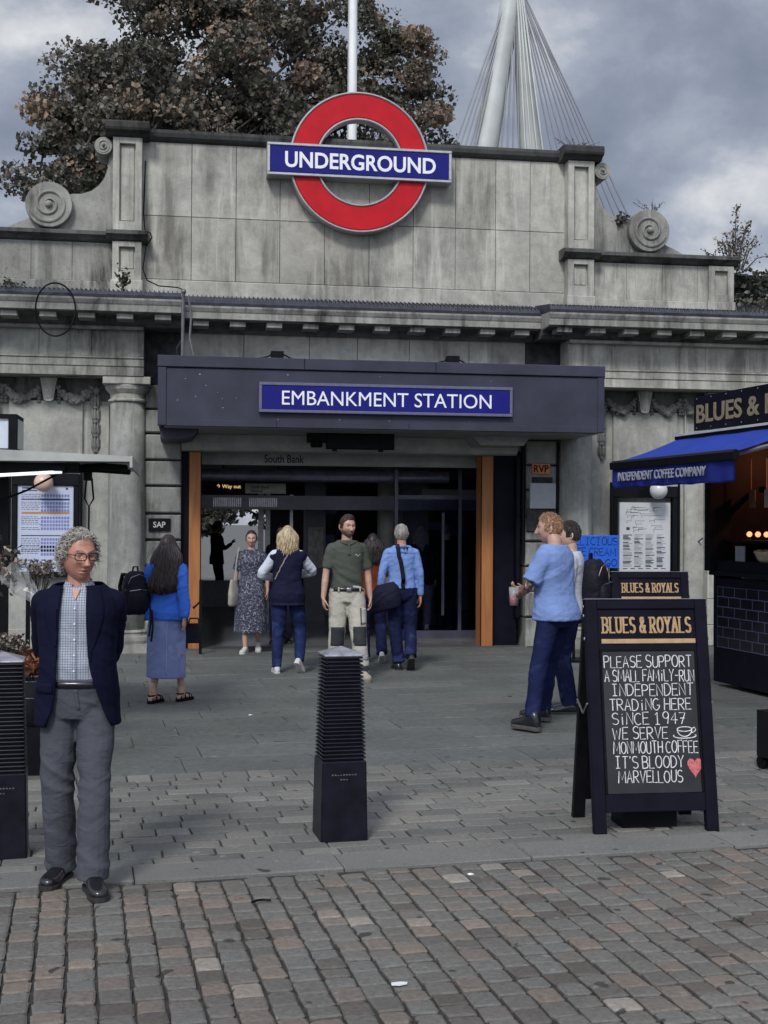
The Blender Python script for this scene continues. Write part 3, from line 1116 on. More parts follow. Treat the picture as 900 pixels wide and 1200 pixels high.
obj('bar_frame', bm, SILVER, bar_)
place_text('lettering', 'UNDERGROUND', -1.375, .705, 6.555, 6.775, .104, LETTER, bar_, bold=.022)
bm = BM()
for x in (-1.0, .3):
    box(bm, x - .03, x + .03, .3, .42, 6.0, 6.8)
obj('mounting_bracket', bm, BLACK, rd)

sn = thing('station_name_sign', 'long blue EMBANKMENT STATION sign with white letters on the canopy front', 'sign', (-.13, -1.03, 3.13))
bm = BM()
cbox(bm, -1.735, 1.470, -1.062, -1.013, 3.165, 3.468, .004)
pn = obj('panel', bm, BLUE, sn)
bm = BM()
for a in ((-1.775, 1.508, 3.469, 3.508), (-1.775, 1.508, 3.126, 3.164), (-1.775, -1.736, 3.1641, 3.4689), (1.471, 1.508, 3.1641, 3.4689)):
    cbox(bm, a[0], a[1], -1.072, -1.013, a[2], a[3], .005)
obj('frame', bm, mat('sign_frame_blue_grey', (.10, .10, .17), .4), sn)
place_text('lettering', 'EMBANKMENT STATION', -1.485, 1.225, 3.225, 3.405, -1.063, LETTER, pn, bold=.0)

fp = thing('flagpole', 'plain white flagpole rising behind the red roundel', 'flagpole', (-.08, 3.0, 3.0))
bm = BM()
lathe(bm, [(.075, 3.0), (.072, 8), (.066, 14), (.06, 16)], (-.08, 3.0, 0), 16)
obj('pole', bm, WHITE, fp, smooth=True)
bm = BM()
tube(bm, [(-.16, 2.97, 3.2), (-.155, 2.97, 9), (-.15, 2.97, 15.9)], .008, 5)
obj('halyard', bm, OFFWHITE, fp)

ds = thing('display_screen', 'black display screen hanging under the canopy above the entrance', 'screen', (-.5, -.2, 2.72))
bm = BM()
cbox(bm, -.83, .08, -.32, -.2, 2.72, 2.925, .008)
obj('housing', bm, BLACK, ds)
bm = BM()
box(bm, -1.09, -.835, -.28, -.2, 2.80, 2.93)
lathe(bm, [(.07, 0), (.085, .03), (.06, .10)], (-.96, -.26, 2.74), 16)
obj('mounting_arm', bm, BLACK, ds)
bm = BM()
for x in (-.72, -.10):
    box(bm, x - .03, x + .03, -.30, -.23, 2.69, 2.719)
obj('foot_clip', bm, BLACK, ds)

def plaque(name, label, cat, x0, x1, z0, z1, y, m, body, lm, pad=(.2, .25), bold=.015):
    o = thing(name, label, cat, ((x0 + x1) / 2, y, z0))
    bm = BM()
    cbox(bm, x0, x1, y - .015, y + .02, z0, z1, .004)
    p = obj('panel', bm, m, o)
    w, h = x1 - x0, z1 - z0
    place_text('lettering', body, x0 + w * pad[0], x1 - w * pad[0], z0 + h * pad[1], z1 - h * pad[1], y - .016, lm, p, bold=bold)
    return o
plaque('wall_plaque', 'small black SAP plaque on the stone pier beside the entrance', 'sign', -3.165, -2.875, 1.615, 1.785, .31, BLACK, 'SAP', OFFWHITE, (.22, .27))
plaque('wall_plaque', 'small orange RVP plaque high on the stone pier by the column', 'sign', 2.155, 2.415, 2.445, 2.59, .31, mat('orange_sign', (.55, .17, .05), .5), 'RVP', BLACK, (.08, .14), .02)

nb = thing('notice_board', 'blank pale grey notice board in a dark frame under the RVP plaque', 'notice board', (2.31, .28, 1.9))
bm = BM()
cbox(bm, 2.12, 2.495, .27, .325, 1.955, 2.315, .006)
obj('panel', bm, mat('blank_notice', (.30, .32, .34), .4, var=.05), nb)
bm = BM()
cbox(bm, 2.08, 2.53, .30, .33, 1.63, 1.953, .006)
obj('backing', bm, SOOT, nb)
bm = BM()
box(bm, 2.16, 2.45, .29, .33, 2.317, 2.40)
obj('top_plate', bm, SOOT, nb)
bm = BM()
tube(bm, [(2.52, .30, 1.6), (2.525, .30, 2.9)], .018, 6)
tube(bm, [(2.03, .31, 1.3), (2.03, .31, 2.75)], .022, 6)
tag(obj('cable_conduit', bm, BLACK), 'thin dark conduits running down the pier beside the notice board', 'conduit')

# way-out sign inside
wo = thing('way_out_sign', 'dim hanging Way out sign inside the hall, black and yellow', 'sign', (-1.7, 2.8, 2.18))
bm = BM()
cbox(bm, -1.755, -1.12, 2.77, 2.83, 2.185, 2.345, .004)
obj('panel', bm, HALL_P, wo)
bm = BM()
cbox(bm, -2.245, -1.757, 2.768, 2.832, 2.22, 2.345, .004)
wp = obj('lit_panel', bm, BLACK, wo)
place_text('lettering', '\u2191 Way out', -2.19, -1.82, 2.245, 2.325, 2.767, mat_emit('lit_amber_lettering', (.9, .55, .25), .55), wp, bold=.01)
place_text('lettering', 'South Bank\nFestival', -1.66, -1.38, 2.205, 2.305, 2.769, BLACK, wo, bold=.005)
bm = BM()
for x in (-2.1, -1.25):
    box(bm, x, x + .02, 2.79, 2.81, 2.346, 2.78)
obj('hanger', bm, BLACK, wo)
place_text('lettering', 'South Bank', -1.57, -1.01, 2.585, 2.70, .999, BLACK, fb, bold=.005)

# cable ring on the cornice and downpipe
bm = BM()
pts = [(-4.315 + .245 * math.cos(a), -.62 + .02 * math.sin(a * 2), 4.41 + .335 * math.sin(a)) for a in [i / 40 * 2 * math.pi for i in range(40)]]
tube(bm, pts, .011, 8, closed=True)
tag(obj('cable_loop', bm, BLACK), 'big loose loop of black cable hanging over the left cornice', 'cable')
bm = BM()
tube(bm, [(-2.72, -.62, 4.68), (-2.725, -.60, 4.60), (-2.73, -.58, 3.83)], .022, 8)
tube(bm, [(-2.66, -.60, 4.64), (-2.62, -.58, 4.4), (-2.64, -.57, 4.1), (-2.58, -.58, 3.85)], .016, 6)
tube(bm, [(-2.72, -.58, 4.1), (-2.80, -.3, 4.0), (-2.79, -.2, 3.9)], .014, 6)
blob(bm, (-2.72, -.62, 4.69), (.035, .035, .035), 2)
tag(obj('conduit_pipe', bm, mat('galvanised_conduit', (.13, .13, .14), .5, .4)), 'pipe and loose cables dropping from the cornice to the canopy top', 'pipe')
bm = BM()
tube(bm, [(-3.24, .30, 6.6), (-3.26, .30, 5.9), (-3.235, .12, 5.62), (-3.16, -.0, 5.56), (-3.14, -.0, 5.50), (-3.22, .10, 5.40), (-3.26, .12, 5.1), (-3.2, .1, 4.95), (-3.05, .2, 4.9), (-2.8, .1, 4.87), (-2.72, -.4, 4.75)], .009, 6)
tag(obj('trailing_cable', bm, BLACK), 'thin black cable trailing down beside the left parapet pier', 'cable')

# ================================================================ FAR: bridge pylon
py = thing('bridge_pylon', 'white leaning bridge mast with fanned stay cables rising beyond the station', 'bridge mast', (19, 70, 0))
PYL = mat('pylon_white_paint', (.40, .42, .40), .5, var=.12, scale=.4, bump=0)
CAB = mat('stay_cable_steel', (.19, .195, .21), .5, .2, var=.1, scale=1, bump=0)
top = Vector((20.15, 70, 39.4))
bm = BM()
tube(bm, [(13.0, 70, 0), (16.9, 70, 22), (18.05, 70, 27.7), (19.65, 70, 37), (20.0, 70, 39.6)], [.95, .95, .92, .72, .6], 20)
obj('mast', bm, PYL, py, smooth=True)
bm = BM()
tube(bm, [(23.9, 70.2, 10), (21.4, 70.1, 27.8), (20.45, 70.05, 37.6), (20.3, 70, 39.5)], [.95, .86, .42, .3], 14)
for k in range(4):
    tube(bm, [(22.6 + k * .5, 69.0, 10), (20.75 + k * .42, 69.1, 27.8), (20.2 + k * .13, 69.4, 38.6)], .07, 6)
obj('strut', bm, PYL, py, smooth=True)
bm = BM()
lathe(bm, [(.8, 0), (.95, .25), (.9, .6), (.7, .8)], (20.0, 70, 38.9), 16)
obj('cable_head', bm, PYL, py)
ends = [15.9, 16.25, 16.6, 16.95, 17.3, 19.1, 19.5, 19.9, 20.3, 22.6, 23.05, 23.5, 23.95, 24.4, 24.8, 25.2, 25.55, 25.9]
for k, ex in enumerate(ends):
    bm = BM()
    b0 = Vector((ex, 69.2, 28.2))
    tp = top + Vector(((ex - 20) * .10, -.3, -.3 - .12 * (k % 3)))
    tube(bm, [tp, tp + (b0 - tp) * 2.6], .06, 5)
    obj('stay_cable', bm, CAB, py)

# ================================================================ TREES
def mat_leaf(name, stops):
    m, nt, b = _nt(name)
    a = nt.nodes.new('ShaderNodeAttribute'); a.attribute_name = 'tint'
    r = nt.nodes.new('ShaderNodeValToRGB')
    els = r.color_ramp.elements
    els[0].position, els[0].color = stops[0][0], (*stops[0][1], 1)
    els[1].position, els[1].color = stops[-1][0], (*stops[-1][1], 1)
    for p, c in stops[1:-1]:
        q = els.new(p); q.color = (*c, 1)
    nt.links.new(a.outputs['Fac'], r.inputs['Fac'])
    nt.links.new(r.outputs['Color'], b.inputs['Base Color'])
    b.inputs['Roughness'].default_value = .5
    b.inputs['Specular IOR Level'].default_value = .4
    tr = nt.nodes.new('ShaderNodeBsdfTranslucent')
    nt.links.new(r.outputs['Color'], tr.inputs['Color'])
    mx = nt.nodes.new('ShaderNodeMixShader')
    mx.inputs['Fac'].default_value = .22
    nt.links.new(b.outputs['BSDF'], mx.inputs[1])
    nt.links.new(tr.outputs['BSDF'], mx.inputs[2])
    nt.links.new(mx.outputs['Shader'], nt.nodes['Material Output'].inputs['Surface'])
    return m
LEAF = mat_leaf('plane_tree_leaves', [(0, (.024, .026, .020)), (.35, (.070, .071, .055)), (.6, (.150, .142, .112)), (.8, (.21, .162, .12)), (1, (.29, .20, .14))])
LEAF2 = mat_leaf('ivy_leaves', [(0, (.018, .022, .014)), (.5, (.045, .05, .030)), (1, (.16, .15, .12))])
BARK = mat('tree_bark', (.05, .042, .035), .9, var=.4, scale=8, bump=.6, bdist=.02)

def leaf_mesh(name, pts, sizes, tints, seed, fold=.35):
    """one folded four-point leaf per point, random attitude (numpy)"""
    rs = np.random.RandomState(seed)
    n = len(pts)
    d = rs.normal(size=(n, 3)); d /= np.linalg.norm(d, axis=1)[:, None]
    d[:, 2] -= .35; d /= np.linalg.norm(d, axis=1)[:, None]
    e_ = rs.normal(size=(n, 3)); e_ -= (e_ * d).sum(1)[:, None] * d; e_ /= np.linalg.norm(e_, axis=1)[:, None]
    nn = np.cross(d, e_)
    s = np.asarray(sizes)[:, None]
    p = np.asarray(pts)
    base = p - d * s * .5
    tip = p + d * s * .55
    l = p + e_ * s * .42 + nn * s * fold * .4
    r = p - e_ * s * .42 + nn * s * fold * .4
    co = np.stack([base, r, tip, l], 1).reshape(-1, 3)
    me = bpy.data.meshes.new(name)
    me.vertices.add(n * 4)
    me.vertices.foreach_set('co', co.astype(np.float32).ravel())
    idx = np.arange(n * 4).reshape(n, 4)
    tri = np.stack([idx[:, [0, 1, 2]], idx[:, [0, 2, 3]]], 1).reshape(-1)
    me.loops.add(len(tri))
    me.loops.foreach_set('vertex_index', tri.astype(np.int32))
    me.polygons.add(n * 2)
    me.polygons.foreach_set('loop_start', np.arange(0, n * 6, 3, dtype=np.int32))
    me.polygons.foreach_set('loop_total', np.full(n * 2, 3, dtype=np.int32))
    me.update()
    me.validate()
    set_attr(me, 'tint', np.repeat(np.clip(tints, 0, 1), 4))
    return me

def tree(name, label, base, lobes, n_clump, per, leaf, seed, crown_mat=LEAF, trunk_h=4.0, group=None, rust=.0):
    rs = np.random.RandomState(seed)
    t = thing(name, label, 'tree', base, group=group)
    pts, siz, tin, cl = [], [], [], []
    w = np.array([l[1][0] * l[1][1] * l[1][2] for l in lobes]); w = w ** .72; w = w / w.sum()
    for k in range(n_clump):
        c, r = lobes[rs.choice(len(lobes), p=w)]
        d = rs.normal(size=3); d /= np.linalg.norm(d)
        q = np.array(c) + d * np.array(r) * (.35 + .65 * rs.rand() ** .6)
        cl.append(q)
        cr = rs.uniform(.24, .62) * min(1.0, min(r) / 1.6 + .35)
        m_ = int(per * rs.uniform(.6, 1.3))
        dd = rs.normal(size=(m_, 3)); dd /= np.linalg.norm(dd, axis=1)[:, None]
        rad = cr * (.25 + .75 * rs.rand(m_) ** .55)
        P = q + dd * rad[:, None] * np.array([1.15, 1.1, .75])
        pts.append(P)
        siz.append(leaf * rs.uniform(.4, 1.55, m_) * rs.uniform(.8, 1.2))
        tin.append(np.clip(rs.normal(.38 + rust * rs.rand() * (1 if rs.rand() < .45 else .25), .17, m_), 0, 1))
    pts = np.concatenate(pts); siz = np.concatenate(siz); tin = np.concatenate(tin)
    obj('crown', leaf_mesh('crown', pts, siz, tin, seed), crown_mat, t)
    bm = BM()
    B = Vector(base)
    cen = Vector(np.mean(np.array(cl), axis=0))
    fork = B + Vector((0, 0, trunk_h))
    tube(bm, [B, B + Vector((.05, 0, trunk_h * .5)), fork], [.42, .33, .28], 12)
    obj('trunk', bm, BARK, t, smooth=True)
    bm = BM()
    order = rs.permutation(len(cl))[:46]
    for i in order:
        q = Vector(cl[i])
        mid = fork.lerp(q, .5) + Vector((rs.uniform(-.4, .4), rs.uniform(-.3, .3), .5))
        tube(bm, [fork, fork.lerp(mid, .5) + Vector((0, 0, .2)), mid, q], [.11, .08, .05, .015], 6)
    obj('limbs', bm, BARK, t, smooth=True)
    return t
tree('plane_tree', 'big plane tree with rusty brown-green crown rising behind the parapet', (-5.7, 9.8, 0),
     [((-2.1, 9.8, 11.3), (2.9, 2.0, 3.0)), ((-1.9, 9.6, 8.9), (3.2, 1.6, 1.6)), ((-4.7, 9.4, 9.9), (1.15, 1.3, 1.5)), ((-5.2, 9.2, 8.6), (.85, 1.0, .95)),
      ((.6, 9.6, 9.6), (1.5, 1.3, 1.7)), ((2.1, 9.6, 9.8), (.9, .9, 1.15)), ((1.9, 9.6, 11.2), (.8, .9, .9)), ((.7, 9.6, 12.2), (1.1, 1.0, 1.6)), ((1.5, 9.6, 9.0), (1.6, .9, .9))], 520, 235, .095, 4, rust=.55, trunk_h=5.5)
tree('garden_tree', 'dark leafy tree outside, seen through the far exit of the hall', (-2.6, 19, 0),
     [((-2.0, 19, 2.9), (2.6, 1.2, 1.3)), ((-.6, 19.5, 2.2), (1.4, 1, .8)), ((-2.4, 19, 1.6), (.9, .8, .5))], 60, 150, .13, 8, trunk_h=1.6)

# ivy over the right wall, shrub on the parapet, weeds on the ledges
rs = np.random.RandomState(5)
P = np.column_stack([rs.uniform(5.3, 8.5, 2600), 1.45 - rs.rand(2600) ** 2 * .4, 5.65 - rs.rand(2600) ** 1.3 * 1.3])
P2 = np.column_stack([rs.normal(6.2, .42, 1100), rs.normal(.8, .25, 1100), rs.normal(4.95, .14, 1100)])
obj('ivy', leaf_mesh('ivy', np.vstack([P, P2]), np.r_[rs.uniform(.05, .10, 2600), rs.uniform(.04, .09, 1100)],
                     np.r_[rs.uniform(0, .45, 2600), rs.uniform(.5, 1, 1100)], 6), LEAF2, iv)
sh = thing('buddleia_shrub', 'straggly shrub with upright flower spikes growing from the right parapet end', 'shrub', (5.35, .75, 5.6))
pts, siz, tin = [], [], []
bm = BM()
for (dx, h, ln) in ((-.24, .42, -.02), (-.12, .50, .0), (-.02, .55, .03), (.05, .98, .12), (.08, .46, .1), (.2, .70, .3), (.28, .5, .32), (.33, .42, .36), (-.4, .22, -.35), (-.05, .4, -.08), (.12, .6, .12), (-.18, .35, -.1), (.45, .2, .5)):
    p0 = Vector((5.40 + dx * .4, .85, 5.55))
    p2 = Vector((5.40 + dx + ln * .3, .85 + rs.uniform(-.1, .1), 5.6 + h))
    p1 = p0.lerp(p2, .55) + Vector((-ln * .1, 0, .05))
    tube(bm, [p0, p1, p2], [.012, .008, .004], 5)
    for k in range(int(60 * h / .5)):
        t = rs.uniform(.15, 1)
        q = p0.lerp(p1, t * 2) if t < .5 else p1.lerp(p2, t * 2 - 1)
        s_ = .07 * (1 - t * .6)
        pts.append((q.x + rs.normal() * s_, q.y + rs.normal() * s_, q.z + rs.normal() * .02)); siz.append(rs.uniform(.025, .055)); tin.append(rs.uniform(.2, .95))
obj('stems', bm, BARK, sh)
obj('leaves', leaf_mesh('leaves', pts, siz, tin, 9), LEAF, sh)

def weed(label, c, h, n, seed, spread=.1, leaf=.03):
    rs_ = np.random.RandomState(seed)
    w_ = thing('ledge_weed', label, 'weed', c)
    bm = BM()
    pts, siz, tin = [], [], []
    for k in range(n):
        a = rs_.uniform(0, 6.28)
        tip = Vector((c[0] + math.cos(a) * spread * rs_.rand(), c[1] + math.sin(a) * spread * .5 * rs_.rand(), c[2] + h * rs_.uniform(.5, 1)))
        tube(bm, [c, tip], [.006, .002], 4)
        for q in range(14):
            t = rs_.uniform(.25, 1)
            pts.append(Vector(c).lerp(tip, t) + Vector(rs_.normal(size=3) * leaf * .6)); siz.append(leaf * rs_.uniform(.6, 1.3)); tin.append(rs_.uniform(.1, .7))
    obj('stems', bm, BARK, w_)
    obj('leaves', leaf_mesh('leaves', [tuple(p) for p in pts], siz, tin, seed), LEAF2, w_)
weed('small dark fern growing on the cornice below the left parapet pier', (-3.50, -.28, 4.72), .34, 7, 21, .10, .05)
weed('tuft of weeds on the left cornice ledge near its end', (-4.95, -.42, 4.67), .12, 9, 22, .3, .05)
weed('sprig of grass on top of the right scroll', (3.95, .4, 6.22), .22, 9, 23, .3, .02)
weed('dark weeds in the corner beside the right scroll', (3.42, .28, 6.02), .16, 8, 24, .14, .04)
weed('grass sprigs along the right parapet cap', (2.75, .3, 7.05), .2, 10, 25, .5, .018)
weed('dark plant growing behind the left big scroll', (-4.05, .45, 6.10), .42, 16, 26, .22, .06)
bm = BM()
r_ = random.Random(3)
for k in range(150):
    x = -3.75 + r_.random() * 2.3
    z0 = 7.05 if x < -3.2 else 7.035
    tube(bm, [(x, .12 + r_.random() * .3, z0 - .01), (x + r_.uniform(-.03, .03), .12 + r_.random() * .3, z0 + r_.uniform(.05, .12))], .004, 3)
tag(obj('bird_spike_strip', bm, BLACK), 'rusty bird spikes along the left end of the parapet coping', 'bird spikes')
# ================================================================ STREET FURNITURE
TEXTC = mat('gold_lettering', (.40, .26, .13), .45, var=.12, scale=20)
CHALK = mat('white_chalk', (.66, .66, .66), .9, var=.2, scale=60)
SLATE = mat('chalkboard', (.013, .013, .017), .6, var=.35, scale=5, bump=.05)

# ---- ribbed bollards
BOLL = mat('bollard_black_paint', (.007, .007, .014), .36, var=.4, scale=7, bump=.15, spec=.22)
BOLL_C = mat('bollard_cap_worn', (.30, .30, .33), .38, .35, var=.25, scale=20)
def sq(h, z, d=0.0):
    c = h * .06
    return [(-h + c, -h, z), (h - c, -h, z), (h, -h + c, z), (h, h - c, z), (h - c, h, z), (-h + c, h, z), (-h, h - c, z), (-h, -h + c, z)]
def bollard(label, loc, rz):
    t = thing('bollard', label, 'bollard', loc, rz, 'ribbed square bollards along the kerb')
    bm = BM()
    ring_loft(bm, [sq(.132, 0), sq(.124, .43), sq(.117, .437)])
    obj('base', bm, BOLL, t, local=True)
    bm = BM()
    n = 27
    rings = []
    for k in range(n):
        z = .438 + k * .0211
        hw = .123 - .017 * k / n
        rings += [sq(hw - .018, z), sq(hw - .018, z + .006), sq(hw - .002, z + .010), sq(hw, z + .014), sq(hw - .002, z + .018)]
    rings.append(sq(.088, .438 + n * .0211))
    ring_loft(bm, rings)
    obj('ribbed_shaft', bm, BOLL, t, local=True)
    bm = BM()
    ring_loft(bm, [sq(.108, 1.009), sq(.110, 1.014), sq(.108, 1.020), sq(.004, 1.058)])
    obj('cap', bm, BOLL_C, t, local=True)
    bm = BM()
    r_ = random.Random(2)
    for row, z, n in ((0, .36, 9), (1, .335, 3)):
        for k in range(n):
            x = (k - n / 2) * .016
            box(bm, x, x + .010, -.1268 - .001, -.124, z, z + r_.uniform(.004, .008))
    obj('raised_lettering', bm, mat('worn_lettering', (.09, .09, .10), .4), t, local=True)
    return t
b0 = bollard('ribbed black bollard standing alone in the middle of the kerb line', (-1.845, -10.10, 0), R(4.5))
dup(b0, (-3.648, -10.235, 0), R(4.5), 'ribbed black bollard at the edge beside the man in the navy blazer')

# ---- A-boards
def a_board(label, loc, rz, H, W, D, face):
    """two hinged panels; face(parent_panel, T) decorates the front panel, T maps (x, y, z) of an upright board to the tilted one"""
    t = thing('a_board', label, 'sandwich board', loc, rz, 'pavement boards of the coffee stall')
    tilt = math.atan2(D / 2, H)
    L = H / math.cos(tilt)
    for s in (1, -1):
        T = Matrix.Translation((0, -s * D / 2, 0)) @ Matrix.Rotation(-s * tilt, 4, 'X')
        if s < 0:
            T = T @ Matrix.Rotation(math.pi, 4, 'Z')
        bm = BM()
        w = W / 2
        fr = .072
        cbox(bm, -w, -w + fr, -.022, .022, 0, L, .004, T)
        cbox(bm, w - fr, w, -.022, .022, 0, L, .004, T)
        cbox(bm, -w + fr, w - fr, -.021, .021, L - .055, L - .001, .004, T)
        cbox(bm, -w + fr, w - fr, -.021, .021, .115, .215, .004, T)
        p = obj('front_panel' if s > 0 else 'rear_panel', bm, NAVY_D if s > 0 else BLACK, t, local=True)
        bm = BM()
        box(bm, -w + fr - .002, w - fr + .002, -.008, .012, .21, L - .05, T)
        obj('board', bm, NAVY_D, p, local=True)
        if s > 0:
            face(p, T, W, L)
            bm = BM()
            cbox(bm, -w - .002, w + .002, -.024, .03, L + .001, L + .006, .002, T)
            obj('top_edge', bm, mat('worn_edge_metal', (.3, .3, .32), .35, .6), p, local=True)
    bm = BM()
    for x in (-W / 2 - .006, W / 2 + .006):
        tube(bm, [(x, -D / 2 * .45, H * .55), (x, -.02, H * .50), (x, D / 2 * .45, H * .55)], .006, 5)
        for z in (.93, .97, .83):
            blob(bm, (x, -D / 2 * (1 - z) - .0, H * z), (.006, .012, .012), 1)
    obj('side_stay', bm, STEEL, t, local=True)
    bm = BM()
    box(bm, -W * .22, W * .22, -D * .25, D * .25, .0, .12)
    obj('ballast_block', bm, BLACK, t, local=True)
    return t

LINES = [('PLEASE SUPPORT', .0, .98), ('A SMALL FAMiLY-RUN', .0, 1.0), ('INDEPENDENT', .07, .98), ('TRADiNG HERE', .04, .95), ('SiNCE 1947', .06, .88),
         ('WE SERVE', .06, .67), ('MONMOUTH COFFEE', .06, 1.0), ("IT'S BLOODY", .07, .83), ('MARVELLOUS', .10, .81)]
def face_main(p, T, W, L):
    bm = BM()
    slab_text(bm, 'BLUES & ROYALS', -.268, .272, L - .195, L - .100, -.0085, T)
    obj('lettering', bm, TEXTC, p, local=True)
    bm = BM()
    cbox(bm, -.275, .292, -.016, -.0085, L - .255, L - .228, .002, T)
    obj('gold_rule', bm, TEXTC, p, local=True)
    bm = BM()
    cbox(bm, -.276, .280, -.0115, -.0082, .218, L - .300, .001, T)
    sl = obj('chalkboard', bm, SLATE, p, local=True)
    bm = BM()
    for a in ((-.290, .294, .2155, .2175), (-.290, .294, L - .299, L - .286), (-.290, -.277, .2176, L - .2991), (.281, .294, .2176, L - .2991)):
        cbox(bm, a[0], a[1], -.016, -.0083, a[2], a[3], .002, T)
    obj('chalkboard_frame', bm, BLACK, p, local=True)
    bm = BM()
    r_ = random.Random(7)
    top, bot = L - .325, .262
    step = (top - bot) / 9
    x0, x1 = -.266, .270
    for k, (s, a, b) in enumerate(LINES):
        z1 = top - k * step
        chalk_text(bm, s, x0 + (x1 - x0) * a, x0 + (x1 - x0) * b, z1 - step * .82, z1, -.0125, .0030, r_, .035, T)
    # cup and saucer beside WE SERVE
    z = top - 5 * step - step * .45
    cx = x0 + (x1 - x0) * .86
    E_ = lambda rx, rz, dz, a0, a1: [T @ Vector((cx + rx * math.cos(R(a0 + (a1 - a0) * i / 17)), -.0125, z + dz + rz * math.sin(R(a0 + (a1 - a0) * i / 17)))) for i in range(18)]
    tube(bm, E_(.044, .013, .022, 0, 360), .0030, 5)
    tube(bm, E_(.044, .040, .020, 180, 360), .0030, 5)
    tube(bm, E_(.068, .014, -.016, 160, 385), .0030, 5)
    tube(bm, [T @ Vector((cx + a, -.0125, z + b)) for a, b in ((.04, .022), (.06, .032), (.068, .018), (.055, .004), (.036, .0))], .0030, 5)
    obj('chalk_writing', bm, CHALK, sl, local=True)
    bm = BM()
    hx, hz, hs = x0 + (x1 - x0) * .955, top - 7 * step - step * .72, .048
    pts = []
    for i in range(40):
        t = i / 40 * 2 * math.pi
        px = .94 * math.sin(t) ** 3
        pz = (13 * math.cos(t) - 5 * math.cos(2 * t) - 2 * math.cos(3 * t) - math.cos(4 * t)) / 14
        pts.append((hx + px * hs, hz + (pz * 1.25 if pz < 0 else pz) * hs))
    prism(bm, pts, -.0140, -.0114, axis='y', M=T)
    obj('chalk_heart', bm, mat('pink_chalk', (.50, .13, .13), .9, var=.3, scale=80), sl, local=True)
def face_small(p, T, W, L):
    bm = BM()
    slab_text(bm, 'BLUES & ROYALS', -.268, .272, L - .190, L - .100, -.0085, T)
    obj('lettering', bm, TEXTC, p, local=True)
    bm = BM()
    cbox(bm, -.275, .292, -.016, -.0085, L - .255, L - .228, .002, T)
    obj('gold_rule', bm, TEXTC, p, local=True)
    bm = BM()
    cbox(bm, -.276, .280, -.0115, -.0082, .218, L - .300, .001, T)
    obj('chalkboard', bm, SLATE, p, local=True)
a_board('navy sandwich board chalked with PLEASE SUPPORT and a pink heart', (-.05, -10.04, 0), R(-1), 1.305, .735, .43, face_main)
a_board('navy sandwich board mostly hidden behind the chalked one', (1.56, -5.85, 0), R(-3), 1.30, .735, .43, face_small)

# ---- poster cases with globe lamps on the bay walls
def mat_print(name, paper, ink, sc, th=.5):
    """closely printed sheet: rows of words in blocks"""
    m, nt, b = _nt(name)
    v = _coord(nt, (1, 1, 1))
    br = nt.nodes.new('ShaderNodeTexNoise'); br.inputs['Scale'].default_value = 1; br.inputs['Detail'].default_value = 2
    nt.links.new(_coord(nt, sc), br.inputs['Vector'])
    c = _ramp(nt, br.outputs['Fac'], th - .04, th + .04, (*ink, 1), (*paper, 1))
    nt.links.new(c, b.inputs['Base Color'])
    b.inputs['Roughness'].default_value = .25
    return m
def poster_case(label, x0, x1, z0, z1, build, globe_col, lamp_label, gx, gz):
    t = thing('poster_case', label, 'notice case', ((x0 + x1) / 2, .40, z0))
    bm = BM()
    w = .075
    for a in ((x0, x1, z1 - w * 2.2, z1), (x0, x1, z0, z0 + w), (x0, x0 + w, z0 + w + .001, z1 - w * 2.2 - .001), (x1 - w, x1, z0 + w + .001, z1 - w * 2.2 - .001)):
        cbox(bm, a[0], a[1], .33, .425, a[2], a[3], .01)
    fr = obj('case_frame', bm, BLACK_G, t)
    for xx in (x0 - .025, x1 + .025):
        bm = BM()
        tube(bm, [(xx, .36, z0 - .1), (xx, .36, z1 + .05)], .018, 6)
        obj('side_rail', bm, BLACK, t)
    build(t, x0 + w, x1 - w, z0 + w, z1 - w * 2.2)
    l = thing('globe_lamp', lamp_label, 'lamp', (gx, .12, gz))
    bm = BM()
    blob(bm, (gx, .12, gz), (.125, .125, .125), 4)
    obj('globe', bm, globe_col, l, smooth=True)
    bm = BM()
    lathe(bm, [(.05, 0), (.06, .02), (.05, .05)], (gx, .12, gz + .115), 16)
    tube(bm, [(gx, .12, gz + .16), (gx - .02, .16, gz + .24), (gx - .09, .26, gz + .25), (gx - .17, .35, gz + .10), (gx - .18, .41, gz - .02)], .018, 8)
    tube(bm, [(gx - .26, .36, gz + .24), (gx - .22, .36, gz + .32), (gx - .14, .36, gz + .34), (gx - .07, .36, gz + .28), (gx, .36, gz + .34), (gx + .08, .36, gz + .32), (gx + .12, .36, gz + .24)], .024, 8)
    obj('bracket', bm, BLACK, l)
PAPER_B = mat('bluish_paper', (.46, .50, .62), .3, var=.05, scale=4, bump=0)
PAPER_W = mat('white_paper', (.50, .51, .52), .3, var=.05, scale=4, bump=0)
INK = mat('printed_ink', (.04, .04, .07), .4, bump=0)
INK_B = mat('printed_blue', (.16, .18, .42), .4, bump=0)
INK_O = mat('printed_orange_line', (.45, .20, .06), .4, bump=0)
